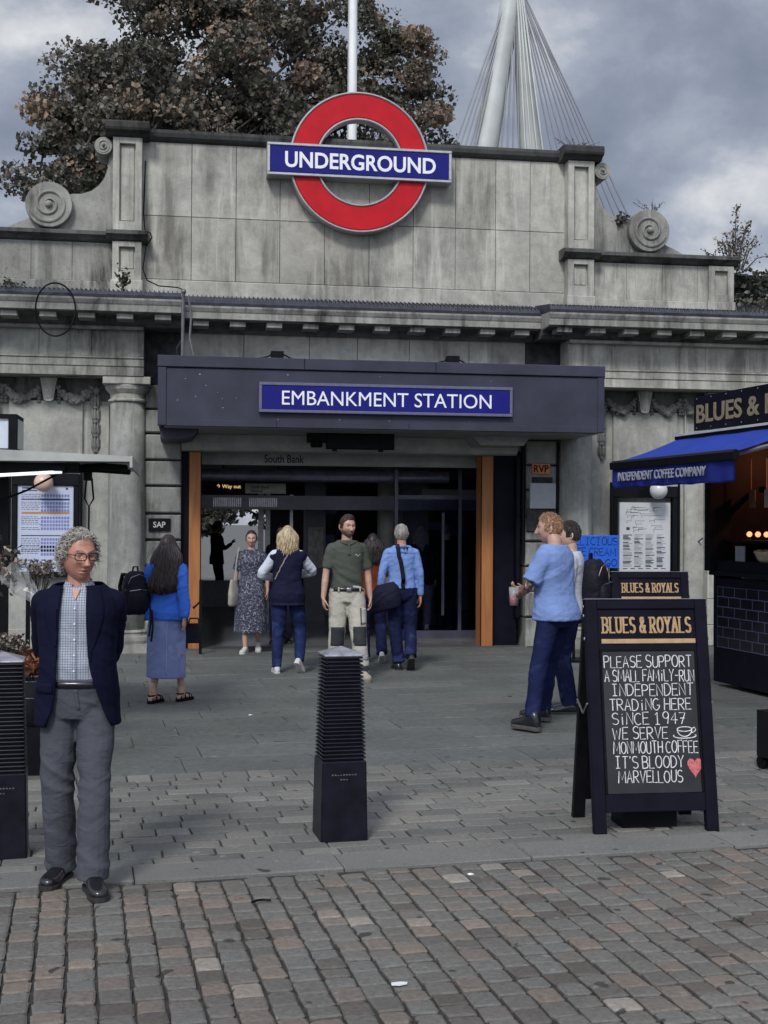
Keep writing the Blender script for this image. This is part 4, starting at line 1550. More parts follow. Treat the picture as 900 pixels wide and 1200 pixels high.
def timetable(t, x0, x1, z0, z1):
    bm = BM()
    box(bm, x0 + .0, x1 - .0, .36, .40, z0, z1)
    sh_ = obj('timetable_sheet', bm, PAPER_B, t)
    r_ = random.Random(1)
    W_, H_ = x1 - x0, z1 - z0
    bk, bb, bo = BM(), BM(), BM()
    y = .3595
    def rect(b, u0, u1, v0, v1):
        box(b, x0 + W_ * u0, x0 + W_ * u1, y - .001, y + .002, z1 - H_ * v1, z1 - H_ * v0)
    rect(bk, .08, .55, .02, .035); rect(bk, .08, .35, .05, .062); rect(bk, .86, .90, .02, .045)
    for v in (.155, .575):
        rect(bk, .07, .93, v, v + .012)
    rect(bo, .07, .93, .305, .33)
    for (v0, n) in ((.10, 3), (.19, 6), (.36, 8), (.61, 8), (.70, 6)):
        for k in range(n):
            v = v0 + k * .021
            u = .07
            while u < .38:
                l = r_.uniform(.02, .07)
                if k % 6 != 5: rect(bk, u, u + l, v, v + .006)
                u += l + .015
            if k % 2 == 0:
                for q in range(10):
                    rect(bb, .42 + q * .052, .42 + q * .052 + .038, v, v + .03)
    for k in range(7):
        rect(bk, .07 + k * .12, .15 + k * .12, .86, .872)
    rect(bk, .07, .34, .94, .955)
    obj('printed_text', bk, INK, sh_); obj('printed_tables', bb, INK_B, sh_); obj('printed_route_line', bo, INK_O, sh_)
poster_case('black case with a bluish timetable on the wall behind the flower stall', -4.955, -4.08, .99, 2.375, timetable,
            mat('globe_glass_warm', (.62, .42, .33), .3, var=.04, bump=0), 'warm pinkish globe lamp over the timetable case', -4.52, 2.245)
def listsheet(t, x0, x1, z0, z1):
    bm = BM()
    box(bm, x0 + .03, x1 - .03, .36, .40, z0, z1 - .07)
    sh_ = obj('notice_sheet', bm, PAPER_W, t)
    bk = BM()
    r_ = random.Random(4)
    W_, H_ = x1 - x0, z1 - z0
    y = .3595
    def rect(b, u0, u1, v0, v1):
        box(b, x0 + W_ * u0, x0 + W_ * u1, y - .001, y + .002, z1 - H_ * v1, z1 - H_ * v0)
    # a line drawing of routes over four columns of small print
    for k in range(34):
        u, v = r_.uniform(.14, .72), r_.uniform(.10, .44)
        l = r_.uniform(.05, .22)
        rect(bk, u, min(.88, u + l), v, v + .004)
        rect(bk, u, u + .006, v, v + r_.uniform(.01, .05))
    rect(bk, .16, .22, .40, .44)
    for c in range(4):
        v = .50
        while v < .93:
            rect(bk, .10 + c * .205, .10 + c * .205 + r_.uniform(.08, .17), v, v + r_.choice((.004, .004, .012)))
            v += .017
    for k in range(6):
        rect(bk, .10 + k * .14, .18 + k * .14, .955, .965)
    obj('printed_text', bk, INK, sh_)
poster_case('black case with a white information sheet behind the two standing men', 3.36, 4.33, .99, 2.29, listsheet,
            mat('globe_glass_white', (.55, .55, .54), .3, var=.04, bump=0), 'white globe lamp over the information sheet near the awning', 3.955, 2.225)

# ---- hand-painted blue sign on its pole
hs = thing('ice_cream_sign', 'bright blue hand-lettered ice cream sign behind the man with the backpack', 'sign', (2.5, -1.5, 0))
bm = BM()
cbox(bm, 2.10, 2.795, -1.52, -1.49, 1.18, 1.60, .004)
pb = obj('board', bm, mat('bright_blue_board', (.015, .11, .56), .5, var=.08, scale=5), hs)
bm = BM()
r_ = random.Random(5)
chalk_text(bm, 'DELICIOUS', 2.14, 2.77, 1.48, 1.575, -1.523, .0045, r_)
chalk_text(bm, 'ICE CREAM', 2.16, 2.75, 1.345, 1.44, -1.523, .0045, r_)
chalk_text(bm, 'TO GO', 2.42, 2.76, 1.21, 1.30, -1.523, .0045, r_)
obj('painted_lettering', bm, mat('deep_blue_paint', (.006, .02, .16), .5), pb)
bm = BM()
for x in (2.2, 2.7):
    box(bm, x, x + .03, -1.488, -1.46, 0, 1.55)
box(bm, 2.1, 2.8, -1.7, -1.3, 0, .03)
obj('stand', bm, BLACK, hs)

# ---- coffee kiosk on the right
KM = Matrix.Translation((3.0, -4.0, 0)) @ Matrix(((.115, -.993, 0, 0), (-.993, -.115, 0, 0), (0, 0, 1, 0), (0, 0, 0, 1)))   # local (u along the front, n outward, z)
def kbox(bm, u0, u1, n0, n1, z0, z1):
    box(bm, u0, u1, n0, n1, z0, z1, KM)
kz = thing('coffee_kiosk', 'dark navy coffee kiosk with brick-tiled counter and open serving hatch', 'kiosk', (3.9, -5.6, 0))
bm = BM()
kbox(bm, .02, 3.4, -2.0, -.012, .42, 1.17)
kbox(bm, 0, 3.4, -2.02, .0, .05, .418)
kbox(bm, -.0, .06, -.3, .004, .42, 1.20)
obj('counter_base', bm, NAVY_D, kz)
bm = BM()
h = .108
z = .432
row = 0
while z + h < 1.17:
    u = .075 - (.115 if row % 2 else 0)
    while u < 3.35:
        a, b = max(.07, u), min(3.38, u + .225)
        if b - a > .03:
            kbox(bm, a + .005, b - .005, -.010, .001, z + .005, z + h - .005)
        u += .231
    z += h
    row += 1
obj('tile_cladding', bm, mat('glazed_black_tile', (.012, .012, .018), .18, var=.3, scale=3, bump=.02), kz)
bm = BM()
kbox(bm, .065, 3.39, -.0115, -.002, .425, 1.078)
obj('tile_grout', bm, mat('blue_grey_grout', (.075, .08, .15), .7), kz)
bm = BM()
kbox(bm, -.02, 3.42, -.6, .05, 1.20, 1.245)
kbox(bm, 0, 3.4, -.5, .02, 1.246, 1.36)
obj('counter_top', bm, NAVY_D, kz)
for nm_, a_ in (('corner_post', (-.03, .10, -.15, .10, 1.246, 2.618)), ('end_wall', (-.02, .0, -2.0, -.155, 1.246, 2.715)), ('end_wall', (3.421, 3.46, -2.0, .1, 0.05, 2.715))):
    bm = BM()
    kbox(bm, *a_)
    obj(nm_, bm, BLACK, kz)
bm = BM()
kbox(bm, .0, 3.4, -2.02, -1.96, 1.17, 2.715)
obj('back_wall', bm, mat('red_brown_wall', (.16, .06, .04), .6), kz)  # red-brown tint puts the bulbs' warm glow into the wall colour
bm = BM()
kbox(bm, -.03, 3.45, -2.05, .06, 2.72, 2.80)
kbox(bm, -.03, 3.45, -2.05, .0, 2.95, 3.0)
obj('kiosk_roof', bm, BLACK, kz)
bm = BM()
tube(bm, [KM @ Vector((-.07, .11, 1.52)), KM @ Vector((-.09, .14, 1.56)), KM @ Vector((-.05, .11, 1.60))], .012, 6)
obj('shutter_latch', bm, STEEL, kz)
# inside: back shelves, glass display with red goods, bowls, string lights
bm = BM()
for zz_ in (1.62, 2.0, 2.35):
    kbox(bm, .1, 3.3, -1.95, -1.55, zz_, zz_ + .03)
kbox(bm, .1, 3.35, -.42, -.06, 1.56, 1.585)
kbox(bm, .44, .47, -.42, -.10, 1.36, 1.56)
obj('shelf', bm, BLACK, kz)
kb = thing('cake_display', 'glass cake display with red treats on the kiosk counter', 'display case', tuple(KM @ Vector((.9, -.2, 1.36))))
bm = BM()
kbox(bm, .48, 2.2, -.40, -.395, 1.362, 1.55)
kbox(bm, .48, 2.2, -.40, -.08, 1.362, 1.37)
obj('case_back', bm, mat('case_dark_red', (.05, .012, .012), .5), kb)
r_ = random.Random(8)
REDS = mat('red_cake', (.38, .05, .04), .6, var=.3, scale=20)
for k in range(9):
    bm = BM()
    blob(bm, KM @ Vector((.56 + k * .17, -.22 + r_.uniform(-.04, .04), 1.405)), (.055, .055, .034), 2, None, .05, r_)
    obj('cake', bm, REDS, kb, smooth=True)
bm = BM()
kbox(bm, .48, 2.2, -.075, -.07, 1.362, 1.555)
obj('case_glass', bm, GLASS, kb)
bw = thing('pastry_basket', 'pale pastry basket standing at the front of the kiosk counter', 'basket', tuple(KM @ Vector((.92, .0, 1.36))))
bm = BM()
lathe(bm, [(.085, .0), (.12, .03), (.15, .10), (.156, .11), (.142, .10), (.11, .035), (.08, .015)], KM @ Vector((.92, -.10, 1.361)), 24)
obj('bowl', bm, mat('straw_bowl', (.36, .29, .20), .7, var=.2, scale=30), bw, smooth=True)
bm = BM()
for k in range(8):
    blob(bm, KM @ Vector((.92 + r_.uniform(-.09, .09), -.1 + r_.uniform(-.09, .09), 1.465)), (.05, .04, .03), 2, None, .1, r_)
obj('pastries', bm, mat('baked_crust', (.30, .16, .07), .6, var=.3, scale=30), bw, smooth=True)
nm = thing('price_card', 'small white price card propped on the kiosk counter', 'card', tuple(KM @ Vector((.50, -.03, 1.36))))
bm = BM()
kbox(bm, .40, .58, -.03, -.02, 1.362, 1.52)
obj('card', bm, mat('card_grey', (.20, .21, .24), .5), nm)
WARM = mat_emit('warm_bulb', (1.0, .34, .15), 1.15)
for k in range(8):
    lb = thing('string_light', 'small warm globe bulb in the row above the kiosk counter', 'light bulb', tuple(KM @ Vector((.30 + k * .165, -.25, 1.64))), group='warm bulbs along the kiosk shelf')
    bm = BM()
    blob(bm, KM @ Vector((.30 + k * .165, -.25, 1.645)), (.030, .030, .030), 2)
    obj('bulb', bm, WARM, lb, smooth=True)
    bm = BM()
    lathe(bm, [(.014, 0), (.014, .03)], KM @ Vector((.30 + k * .165, -.25, 1.586)), 8)
    obj('socket', bm, BLACK, lb)
COLS = [mat('packet_red', (.32, .05, .035), .5), mat('packet_cream', (.40, .36, .28), .5), mat('packet_brown', (.16, .08, .04), .5), mat('jar_dark', (.05, .04, .04), .2), mat('packet_orange', (.42, .15, .05), .5)]
for k in range(20):
    u = .15 + (k % 10) * .2 + r_.uniform(-.03, .03)
    zz_ = (1.651, 2.031)[k // 10]
    kind = r_.randrange(3)
    nm_, lb_, ct_ = (('snack_packet', 'small snack packet standing on a shelf inside the kiosk', 'packet'), ('storage_jar', 'small storage jar on a shelf inside the kiosk', 'jar'),
                     ('cup_stack', 'stack of paper cups on a shelf inside the kiosk', 'cups'))[kind]
    bm = BM()
    if kind == 0:
        prism(bm, [(-.05, 0), (.05, 0), (.055, .10), (.045, .17), (-.045, .17), (-.055, .10)], -.02, .02, axis='y', M=KM @ Matrix.Translation((u, -1.72, zz_)))
    elif kind == 1:
        lathe(bm, [(.045, 0), (.05, .02), (.05, .13), (.035, .15), (.04, .155), (.04, .18)], KM @ Vector((u, -1.72, zz_)), 14)
    else:
        lathe(bm, [(.032, 0), (.042, .10), (.044, .105), (.040, .11), (.043, .13), (.041, .14), (.044, .16), (.044, .18)], KM @ Vector((u, -1.72, zz_)), 14)
    tag(obj(nm_, bm, COLS[r_.randrange(5)]), lb_, ct_, 'goods on the kiosk shelves: ' + ct_)
bm = BM()
kbox(bm, .1, 3.3, -.5, -.49, 2.10, 2.16)
tg = obj('menu_card_rail', bm, BLACK, kz)
for k in range(5):
    u = .22 + k * .3
    bm = BM()
    kbox(bm, u, u + (.17 if k % 2 else .12), -.30, -.29, 1.93, 2.12)
    kbox(bm, u + .04, u + .05, -.295, -.285, 2.12, 2.45)
    tag(obj('menu_card', bm, COLS[(2, 1, 4, 1, 0)[k]]), ('brown card hanging beside the awning in the kiosk hatch', 'cream menu card hanging second in the kiosk hatch', 'orange card hanging in the middle of the kiosk hatch',
        'cream menu card hanging fourth in the kiosk hatch', 'red card hanging furthest inside the kiosk hatch')[k], 'menu card')
kl = thing('kiosk_lamp', 'small warm lamp glowing under the kiosk roof', 'lamp', tuple(KM @ Vector((.80, -1.0, 2.6))))
bm = BM()
lathe(bm, [(.10, 0), (.04, .10), (.02, .12)], KM @ Vector((.80, -1.0, 2.56)), 16)
obj('shade', bm, BLACK, kl)
bm = BM()
blob(bm, KM @ Vector((.80, -1.0, 2.555)), (.05, .05, .03), 2)
obj('bulb', bm, mat_emit('kiosk_lamp_glow', (1, .30, .14), 420), kl)
# fascia sign
ks = thing('kiosk_sign', 'navy BLUES & ROYALS sign board on top of the kiosk', 'sign', tuple(KM @ Vector((1.7, .28, 2.76))))
bm = BM()
kbox(bm, .0, 3.6, .20, .25, 2.76, 3.125)
sb_ = obj('sign_board', bm, NAVY_D, ks)
bm = BM()
for k in range(12):
    for zz_ in (2.785, 3.10):
        blob(bm, KM @ Vector((.06 + k * .3, .251, zz_)), (.008, .004, .008), 1)
kbox(bm, -.02, 3.6, -.1, .2, 2.80, 2.86)
obj('sign_fixing', bm, STEEL, ks)
bm = BM()
# letters read along the front towards the camera: map x -> u, y -> outward, z -> z
TS = KM @ Matrix(((1, 0, 0, 0), (0, -1, 0, .2505), (0, 0, 1, 0), (0, 0, 0, 1)))
place_text('lettering', 'BLUES & ROYALS', .06, 2.62, 2.835, 3.035, 0.0, mat('dull_gold_lettering', (.20, .165, .11), .5), sb_, bold=.02, M=TS, depth=.006)
bm.free()
# awning
AWN = mat('royal_blue_canvas', (.030, .080, .52), .75, var=.10, scale=4, bump=.15)
aw = thing('awning', 'royal blue canvas awning of the coffee kiosk with lettered valance', 'awning', tuple(KM @ Vector((1.2, .4, 2.4))))
bm = BM()
nu, nn_ = 24, 10
grid = [[None] * (nn_ + 1) for _ in range(nu + 1)]
for i in range(nu + 1):
    for j in range(nn_ + 1):
        u = 2.4 * i / nu; t = j / nn_
        n_ = .45 + (1.18 - .45) * t
        z_ = 2.66 - .26 * t - .018 * math.sin(math.pi * t) + .004 * math.sin(u * 9 + t * 3)
        grid[i][j] = bm.verts.new(KM @ Vector((u, n_, z_)))
for i in range(nu):
    for j in range(nn_):
        bm.faces.new((grid[i][j], grid[i + 1][j], grid[i + 1][j + 1], grid[i][j + 1]))
bmesh.ops.solidify(bm, geom=bm.faces[:], thickness=.006)
obj('canvas', bm, AWN, aw, smooth=True)
bm = BM()
rows_ = []
for j in range(9):
    t = j / 8
    rows_.append([KM @ Vector((-.0 + 2.42 * i / 60, 1.205 + .012 * t * math.sin(i * .9) + .008 * math.sin(i * .37 + 2), 2.325 - .20 * t - .004 * math.sin(i * .5))) for i in range(61)])
vv = [[bm.verts.new(p) for p in r] for r in rows_]
for a, b in zip(vv, vv[1:]):
    for i in range(60):
        bm.faces.new((a[i], a[i + 1], b[i + 1], b[i]))
bmesh.ops.solidify(bm, geom=bm.faces[:], thickness=.004)
vl = obj('valance', bm, mat('valance_blue', (.018, .032, .30), .75, var=.1, scale=5, bump=.1), aw, smooth=True)
TV_ = KM @ Matrix(((1, 0, 0, 0), (0, -1, 0, 1.227), (0, 0, 1, 0), (0, 0, 0, 1)))
place_text('lettering', 'INDEPENDENT COFFEE COMPANY', .17, 1.97, 2.195, 2.285, 0, mat('grey_canvas_lettering', (.26, .27, .32), .7), vl, bold=.015, M=TV_, depth=.008)
bm = BM()
pr = [(1.17, 2.318), (1.235, 2.322), (1.24, 2.39), (1.20, 2.415), (1.165, 2.40)]
A_ = [bm.verts.new(KM @ Vector((-.02, a, b))) for a, b in pr]
B_ = [bm.verts.new(KM @ Vector((2.44, a, b))) for a, b in pr]
for i in range(5):
    j = (i + 1) % 5
    bm.faces.new((A_[i], A_[j], B_[j], B_[i]))
bm.faces.new(A_); bm.faces.new(list(reversed(B_)))
obj('front_bar', bm, BLACK, aw)
bm = BM()
kbox(bm, -.02, 3.5, .0, .45, 2.62, 2.655)
kbox(bm, -.02, 3.5, .25, .47, 2.656, 2.69)
obj('cassette', bm, BLACK, aw)
bm = BM()
kbox(bm, -.02, 3.5, .20, .485, 2.691, 2.715)
obj('cassette_cover', bm, OFFWHITE, aw)
for u in (.12, 2.3):
    bm = BM()
    tube(bm, [KM @ Vector((u, .3, 2.60)), KM @ Vector((u + .15, .75, 2.48)), KM @ Vector((u, 1.18, 2.36))], .022, 6)
    obj('folding_arm', bm, mat('arm_grey', (.10, .10, .11), .4, .4), aw)

# ---- suitcase at the right edge
sc_ = thing('suitcase', 'black wheeled suitcase standing at the edge behind the chalked board', 'suitcase', (1.515, -8.62, 0), R(12))
bm = BM()
cbox(bm, -.13, .17, -.11, .12, .09, .42, .03)
obj('shell', bm, BLACK_G, sc_, local=True)
bm = BM()
for z in (.22, .34):
    box(bm, -.132, .172, -.112, -.10, z, z + .02)
obj('zip', bm, STEEL, sc_, local=True)
for x, y in ((-.10, -.08), (.14, -.08), (-.10, .09), (.14, .09)):
    bm = BM()
    ring_loft(bm, [[(x + dx, y + .05 * math.cos(a / 12 * 6.283), .05 + .05 * math.sin(a / 12 * 6.283)) for a in range(12)] for dx in (-.018, .018)])
    box(bm, x - .025, x + .025, y - .02, y + .02, .05, .10)
    obj('wheel', bm, BLACK, sc_, local=True)

# ---- flower stall on the left
fs = thing('flower_stall', 'flower stall at the left edge with flat pale roof and black frame', 'market stall', (-4.6, -6.6, 0))
bm = BM()
prism(bm, [(-3.10, 2.195), (-3.12, 2.235), (-4.1, 2.275), (-7.0, 2.36), (-7.0, 2.20), (-4.1, 2.19)], -7.4, -5.4, axis='y')
box(bm, -3.115, -3.095, -7.41, -5.4, 2.15, 2.236)
obj('roof_panel', bm, mat('stall_roof_panel', (.36, .37, .34), .5, var=.15, scale=4), fs)
bm = BM()
tube(bm, [(-3.15, -7.2, 2.15), (-3.35, -7.1, 2.165), (-3.6, -7.0, 2.15)], .03, 8)
tube(bm, [(-3.13, -7.0, 2.13), (-3.4, -6.9, 2.15), (-3.7, -6.8, 2.14)], .022, 8)
box(bm, -6.8, -3.5, -7.25, -7.15, 2.11, 2.185)
box(bm, -3.48, -3.42, -7.05, -6.95, 2.06, 2.18)
tube(bm, [(-3.64, -7.02, 2.13), (-3.9, -7.05, 1.98), (-4.25, -7.1, 1.83)], .009, 5)
obj('roof_arm', bm, BLACK, fs)
for (x, y) in ((-4.085, -6.95), (-4.30, -6.7), (-3.905, -6.9)):
    bm = BM()
    w_ = .035 if x < -4 else .016
    box(bm, x - w_, x + w_, y - w_, y + w_, 0, 2.19 if x < -4 else 1.32)
    obj('post', bm, BLACK, fs)
bm = BM()
box(bm, -4.9, -4.33, -6.6, -6.5, 0, 2.1)
obj('side_screen', bm, BLACK, fs)
bm = BM()
tube(bm, [(-3.46, -7.0, 2.08), (-3.475, -7.0, 1.92), (-3.44, -7.0, 1.86), (-3.405, -7.0, 1.92), (-3.42, -7.0, 2.08)], .008, 5)
tube(bm, [(-3.44, -7.0, 1.86), (-3.445, -7.0, 1.3)], .008, 5)
obj('hook', bm, BLACK, fs)
ft = thing('fluorescent_tube', 'lit white fluorescent tube under the flower stall roof', 'light', (-4.2, -7.3, 2.07))
bm = BM()
tube(bm, [(-4.9, -7.30, 2.03), (-3.62, -7.30, 2.115)], .013, 8)
obj('tube', bm, mat_emit('tube_glow', (.95, .97, 1.0), .5), ft)
bm = BM()
box(bm, -3.68, -3.60, -7.32, -7.28, 2.12, 2.16)
box(bm, -4.6, -4.5, -7.32, -7.28, 2.065, 2.12)
obj('holder', bm, BLACK, ft)
lb_ = thing('lightbox_sign', 'small white lightbox in a black frame on top of the flower stall roof', 'sign', (-4.3, -7.0, 2.27))
bm = BM()
box(bm, -5.2, -4.05, -7.02, -6.75, 2.30, 2.53)
obj('lit_face', bm, mat('lightbox_acrylic', (.50, .55, .62), .3, var=.04), lb_)
bm = BM()
for a in ((-5.2, -3.985, 2.53, 2.565), (-5.2, -3.985, 2.265, 2.30), (-4.045, -3.985, 2.301, 2.529)):
    box(bm, a[0], a[1], -7.04, -6.6, a[2], a[3])
obj('frame', bm, BLACK, lb_)
bm = BM()
box(bm, -3.984, -3.978, -6.98, -6.66, 2.30, 2.53)
obj('side_panel', bm, OFFWHITE, lb_)
bm = BM()
# flower counter behind the bollard
box(bm, -5.2, -3.95, -8.4, -7.2, .0, .30)
tag(obj('display_bench', bm, BLACK), 'low black bench under the flower buckets', 'bench')
def bucket(loc, label, r=.11, h=.30):
    b = thing('flower_bucket', label, 'bucket', loc, group='buckets at the flower stall')
    bm = BM()
    lathe(bm, [(r * .78, 0), (r, h), (r * 1.06, h + .005), (r * 1.06, h + .015), (r * .93, h + .012), (r * .74, .02)], (0, 0, 0), 20)
    lathe(bm, [(r * .93, h * .62), (r * .96, h * .64), (r * .93, h * .66)], (0, 0, 0), 20)
    obj('pail', bm, mat('dark_plastic_bucket', (.035, .035, .042), .4), b, local=True, smooth=True)
    return b
bucket((-3.76, -8.02, .33), 'dark plastic bucket holding rust-coloured leaves behind the bollard')
bucket((-3.98, -8.05, .33), 'dark plastic bucket behind the bollard filled with pale flowers')
bm = BM()
box(bm, -3.9, -3.63, -8.16, -7.88, 0, .326)
box(bm, -4.12, -3.905, -8.18, -7.88, 0, .326)
tag(obj('bucket_stand', bm, BLACK), 'small dark stand under two flower buckets', 'stand')
def blooms(name, label, cat, c, spread, h, n, leaf, seed, m, stemm=None, flat=False):
    rs_ = np.random.RandomState(seed)
    t = thing(name, label, cat, c)
    pts, siz, tin = [], [], []
    bm = BM()
    for k in range(n):
        a, q = rs_.uniform(0, 6.28), rs_.rand() ** .5
        tip = Vector((c[0] + math.cos(a) * spread[0] * q, c[1] + math.sin(a) * spread[1] * q, c[2] + h * rs_.uniform(.6, 1.0)))
        tube(bm, [(c[0] + rs_.uniform(-.03, .03), c[1], c[2] - .18), tip], [.004, .002], 4)
        for w_ in range(12):
            pts.append(tuple(tip + Vector(rs_.normal(size=3) * leaf * .55))); siz.append(leaf * rs_.uniform(.5, 1.3)); tin.append(rs_.rand())
    obj('stems', bm, BARK, t)
    obj('blossoms', leaf_mesh('blossoms', pts, siz, tin, seed, .8), m, t)
    return t
DRY = mat_leaf('dried_flowers', [(0, (.10, .085, .07)), (.5, (.20, .16, .13)), (1, (.30, .25, .21))])
RUSTL = mat_leaf('rusty_leaves', [(0, (.10, .035, .018)), (.5, (.26, .10, .045)), (1, (.42, .20, .11))])
PALEF = mat_leaf('pale_roses', [(0, (.03, .035, .022)), (.45, (.06, .065, .045)), (.7, (.22, .15, .13)), (1, (.42, .34, .30))])
blooms('dried_bouquet', 'bunch of dried brownish flowers beside the blazer man\'s shoulder', 'flowers', (-3.785, -7.4, 1.16), (.12, .10), .28, 46, .022, 31, DRY)
blooms('leaf_bunch', 'bunch of rust-orange leaves drooping behind the bollard', 'flowers', (-3.755, -8.04, .64), (.10, .09), .16, 16, .075, 32, RUSTL)
blooms('rose_bunch', 'pale roses and dark foliage above the bollard at the edge', 'flowers', (-3.98, -8.05, .66), (.20, .12), .28, 60, .034, 33, PALEF)
wb = thing('wrapped_bouquet', 'bouquet in crinkled clear cellophane leaning out from the flower stall', 'bouquet', (-3.9, -7.5, 1.3))
bm = BM()
rs_ = np.random.RandomState(40)
rr = []
ax0, ax1 = Vector((-3.74, -7.52, 1.12)), Vector((-3.98, -7.5, 1.40))
d_ = (ax1 - ax0).normalized(); u_ = d_.orthogonal().normalized(); w_ = d_.cross(u_)
for k in range(7):
    t = k / 6
    r0 = .02 + .10 * t ** .8
    rr.append([ax0.lerp(ax1, t) + (u_ * math.cos(a / 14 * 6.283) + w_ * math.sin(a / 14 * 6.283)) * r0 * rs_.uniform(.75, 1.2) for a in range(14)])
ring_loft(bm, rr, cap=False)
CELLO, nt_, b_ = _nt('cellophane')
b_.inputs['Base Color'].default_value = (.55, .56, .56, 1)
b_.inputs['Roughness'].default_value = .12
b_.inputs['Alpha'].default_value = .26
obj('wrap', bm, CELLO, wb)
pts = [tuple(ax1 + Vector(rs_.normal(size=3) * .065)) for k in range(150)]
obj('flowers', leaf_mesh('flowers', pts, rs_.uniform(.03, .06, 150), rs_.rand(150), 41), PALEF, wb)
bm = BM()
tube(bm, [(-3.735, -7.52, 1.1), (-3.70, -7.5, .9), (-3.72, -7.45, .33)], .012, 5)
obj('stems', bm, BARK, wb)

# ---- small things
rail = thing('door_rail', 'short black handrail post beside the orange timber post at the entrance', 'handrail', (-2.40, -.25, 0))
bm = BM()
box(bm, -2.49, -2.45, -.20, -.16, 0, .98)
tube(bm, [(-2.47, -.18, .70), (-2.56, -.1, .60), (-2.56, .2, .60)], .012, 6)
obj('post', bm, BLACK, rail)
bm = BM()
r_ = random.Random(6)
prism(bm, [(-.03, -.012), (.0, -.02), (.03, -.008), (.034, .006), (.008, .014), (-.028, .008)], .006, .010, axis='z', M=Matrix.Translation((-1.905, -12.42, 0)))
tag(obj('paper_scrap', bm, WHITE), 'white scrap of paper lying on the brown cobbles', 'litter')
bm = BM()
tube(bm, [(-2.40, -11.32, .012), (-2.37, -11.30, .014), (-2.34, -11.295, .014), (-2.31, -11.30, .012)], .006, 5)
tag(obj('twig', bm, BLACK), 'small dark curved twig lying on the cobbles', 'litter')
for k, (x, y) in enumerate(((-1.30, -10.98), (-2.1, -5.6), (.3, -11.9))):
    bm = BM()
    blob(bm, (x, y, .006), (.02, .014, .006), 1, None, .2, r_)
    tag(obj('litter_bit', bm, WHITE), ('tiny white speck of litter near the kerb joint', 'tiny white speck on the smooth slabs', 'tiny white speck among cobbles below the board')[k], 'litter')
# ================================================================ PEOPLE
from mathutils.bvhtree import BVHTree

def V3(*a):
    return Vector(a)

def superring(c, ax, ay, ra, rb, n=18, e=2.3):
    out = []
    for i in range(n):
        t = 2 * math.pi * i / n
        cs, sn = math.cos(t), math.sin(t)
        out.append(c + ax * (ra * math.copysign(abs(cs) ** (2 / e), cs)) + ay * (rb * math.copysign(abs(sn) ** (2 / e), sn)))
    return out

def limb(bm, pts, rad, n=14, flat=1.0, side=None):
    """closed tapered tube through joints with rounded ends"""
    P, Q = [], []
    pts = [Vector(p) for p in pts]
    for i in range(len(pts) - 1):            # subdivide for smooth bends
        m = 4
        for k in range(m):
            t = k / m
            p0 = pts[max(i - 1, 0)]; p1 = pts[i]; p2 = pts[i + 1]; p3 = pts[min(i + 2, len(pts) - 1)]
            lin = p1.lerp(p2, t)
            cr = .5 * ((2 * p1) + (p2 - p0) * t + (2 * p0 - 5 * p1 + 4 * p2 - p3) * t * t + (3 * p1 - p0 - 3 * p2 + p3) * t ** 3)
            P.append(lin.lerp(cr, .6)); Q.append(rad[i] + (rad[i + 1] - rad[i]) * t)
    P.append(pts[-1]); Q.append(rad[-1])
    d0, d1 = (P[0] - P[1]).normalized(), (P[-1] - P[-2]).normalized()
    P = [P[0] + d0 * Q[0] * .92, P[0] + d0 * Q[0] * .6] + P + [P[-1] + d1 * Q[-1] * .6, P[-1] + d1 * Q[-1] * .92]
    Q = [Q[0] * .35, Q[0] * .8] + Q + [Q[-1] * .8, Q[-1] * .35]
    tube(bm, P, Q, n)

def cut_limb(bm, pts, rad, n=16):
    """as limb, but with flat cut ends (cuffs, hems)"""
    P, Q = [], []
    pts = [Vector(p) for p in pts]
    for i in range(len(pts) - 1):
        for k in range(5):
            t = k / 5
            p0 = pts[max(i - 1, 0)]; p1 = pts[i]; p2 = pts[i + 1]; p3 = pts[min(i + 2, len(pts) - 1)]
            cr = .5 * ((2 * p1) + (p2 - p0) * t + (2 * p0 - 5 * p1 + 4 * p2 - p3) * t * t + (3 * p1 - p0 - 3 * p2 + p3) * t ** 3)
            P.append(p1.lerp(p2, t).lerp(cr, .6)); Q.append(rad[i] + (rad[i + 1] - rad[i]) * t)
    P.append(pts[-1]); Q.append(rad[-1])
    tube(bm, P, Q, n)

def ik(root, end, l1, l2, pole):
    d = end - root
    L = min(d.length, (l1 + l2) * .999)
    u = d.normalized()
    a = (l1 * l1 - l2 * l2 + L * L) / (2 * L)
    h = math.sqrt(max(0, l1 * l1 - a * a))
    p = pole - u * pole.dot(u)
    p = p.normalized() if p.length > 1e-6 else u.orthogonal()
    return root + u * a + p * h, root + u * L

def remesh(bm, voxel, smooth=4, name='m'):
    me = bpy.data.meshes.new(name + '_src')
    bmesh.ops.recalc_face_normals(bm, faces=bm.faces)
    bm.to_mesh(me); bm.free()
    o = bpy.data.objects.new('remesh_tmp', me)
    COL.objects.link(o)
    md = o.modifiers.new('r', 'REMESH'); md.mode = 'VOXEL'; md.voxel_size = voxel
    if smooth:
        sm = o.modifiers.new('s', 'SMOOTH'); sm.factor = .5; sm.iterations = smooth
    dg = bpy.context.evaluated_depsgraph_get()
    out = bpy.data.meshes.new_from_object(o.evaluated_get(dg))
    bpy.data.objects.remove(o); bpy.data.meshes.remove(me)
    out.name = name
    return out

def coords(me):
    n = len(me.vertices)
    c = np.empty(n * 3, np.float32); me.vertices.foreach_get('co', c)
    return c.reshape(-1, 3)

def normals(me):
    n = len(me.vertices)
    c = np.empty(n * 3, np.float32); me.vertices.foreach_get('normal', c)
    return c.reshape(-1, 3)

def set_co(me, c):
    me.vertices.foreach_set('co', np.asarray(c, np.float32).ravel()); me.update()

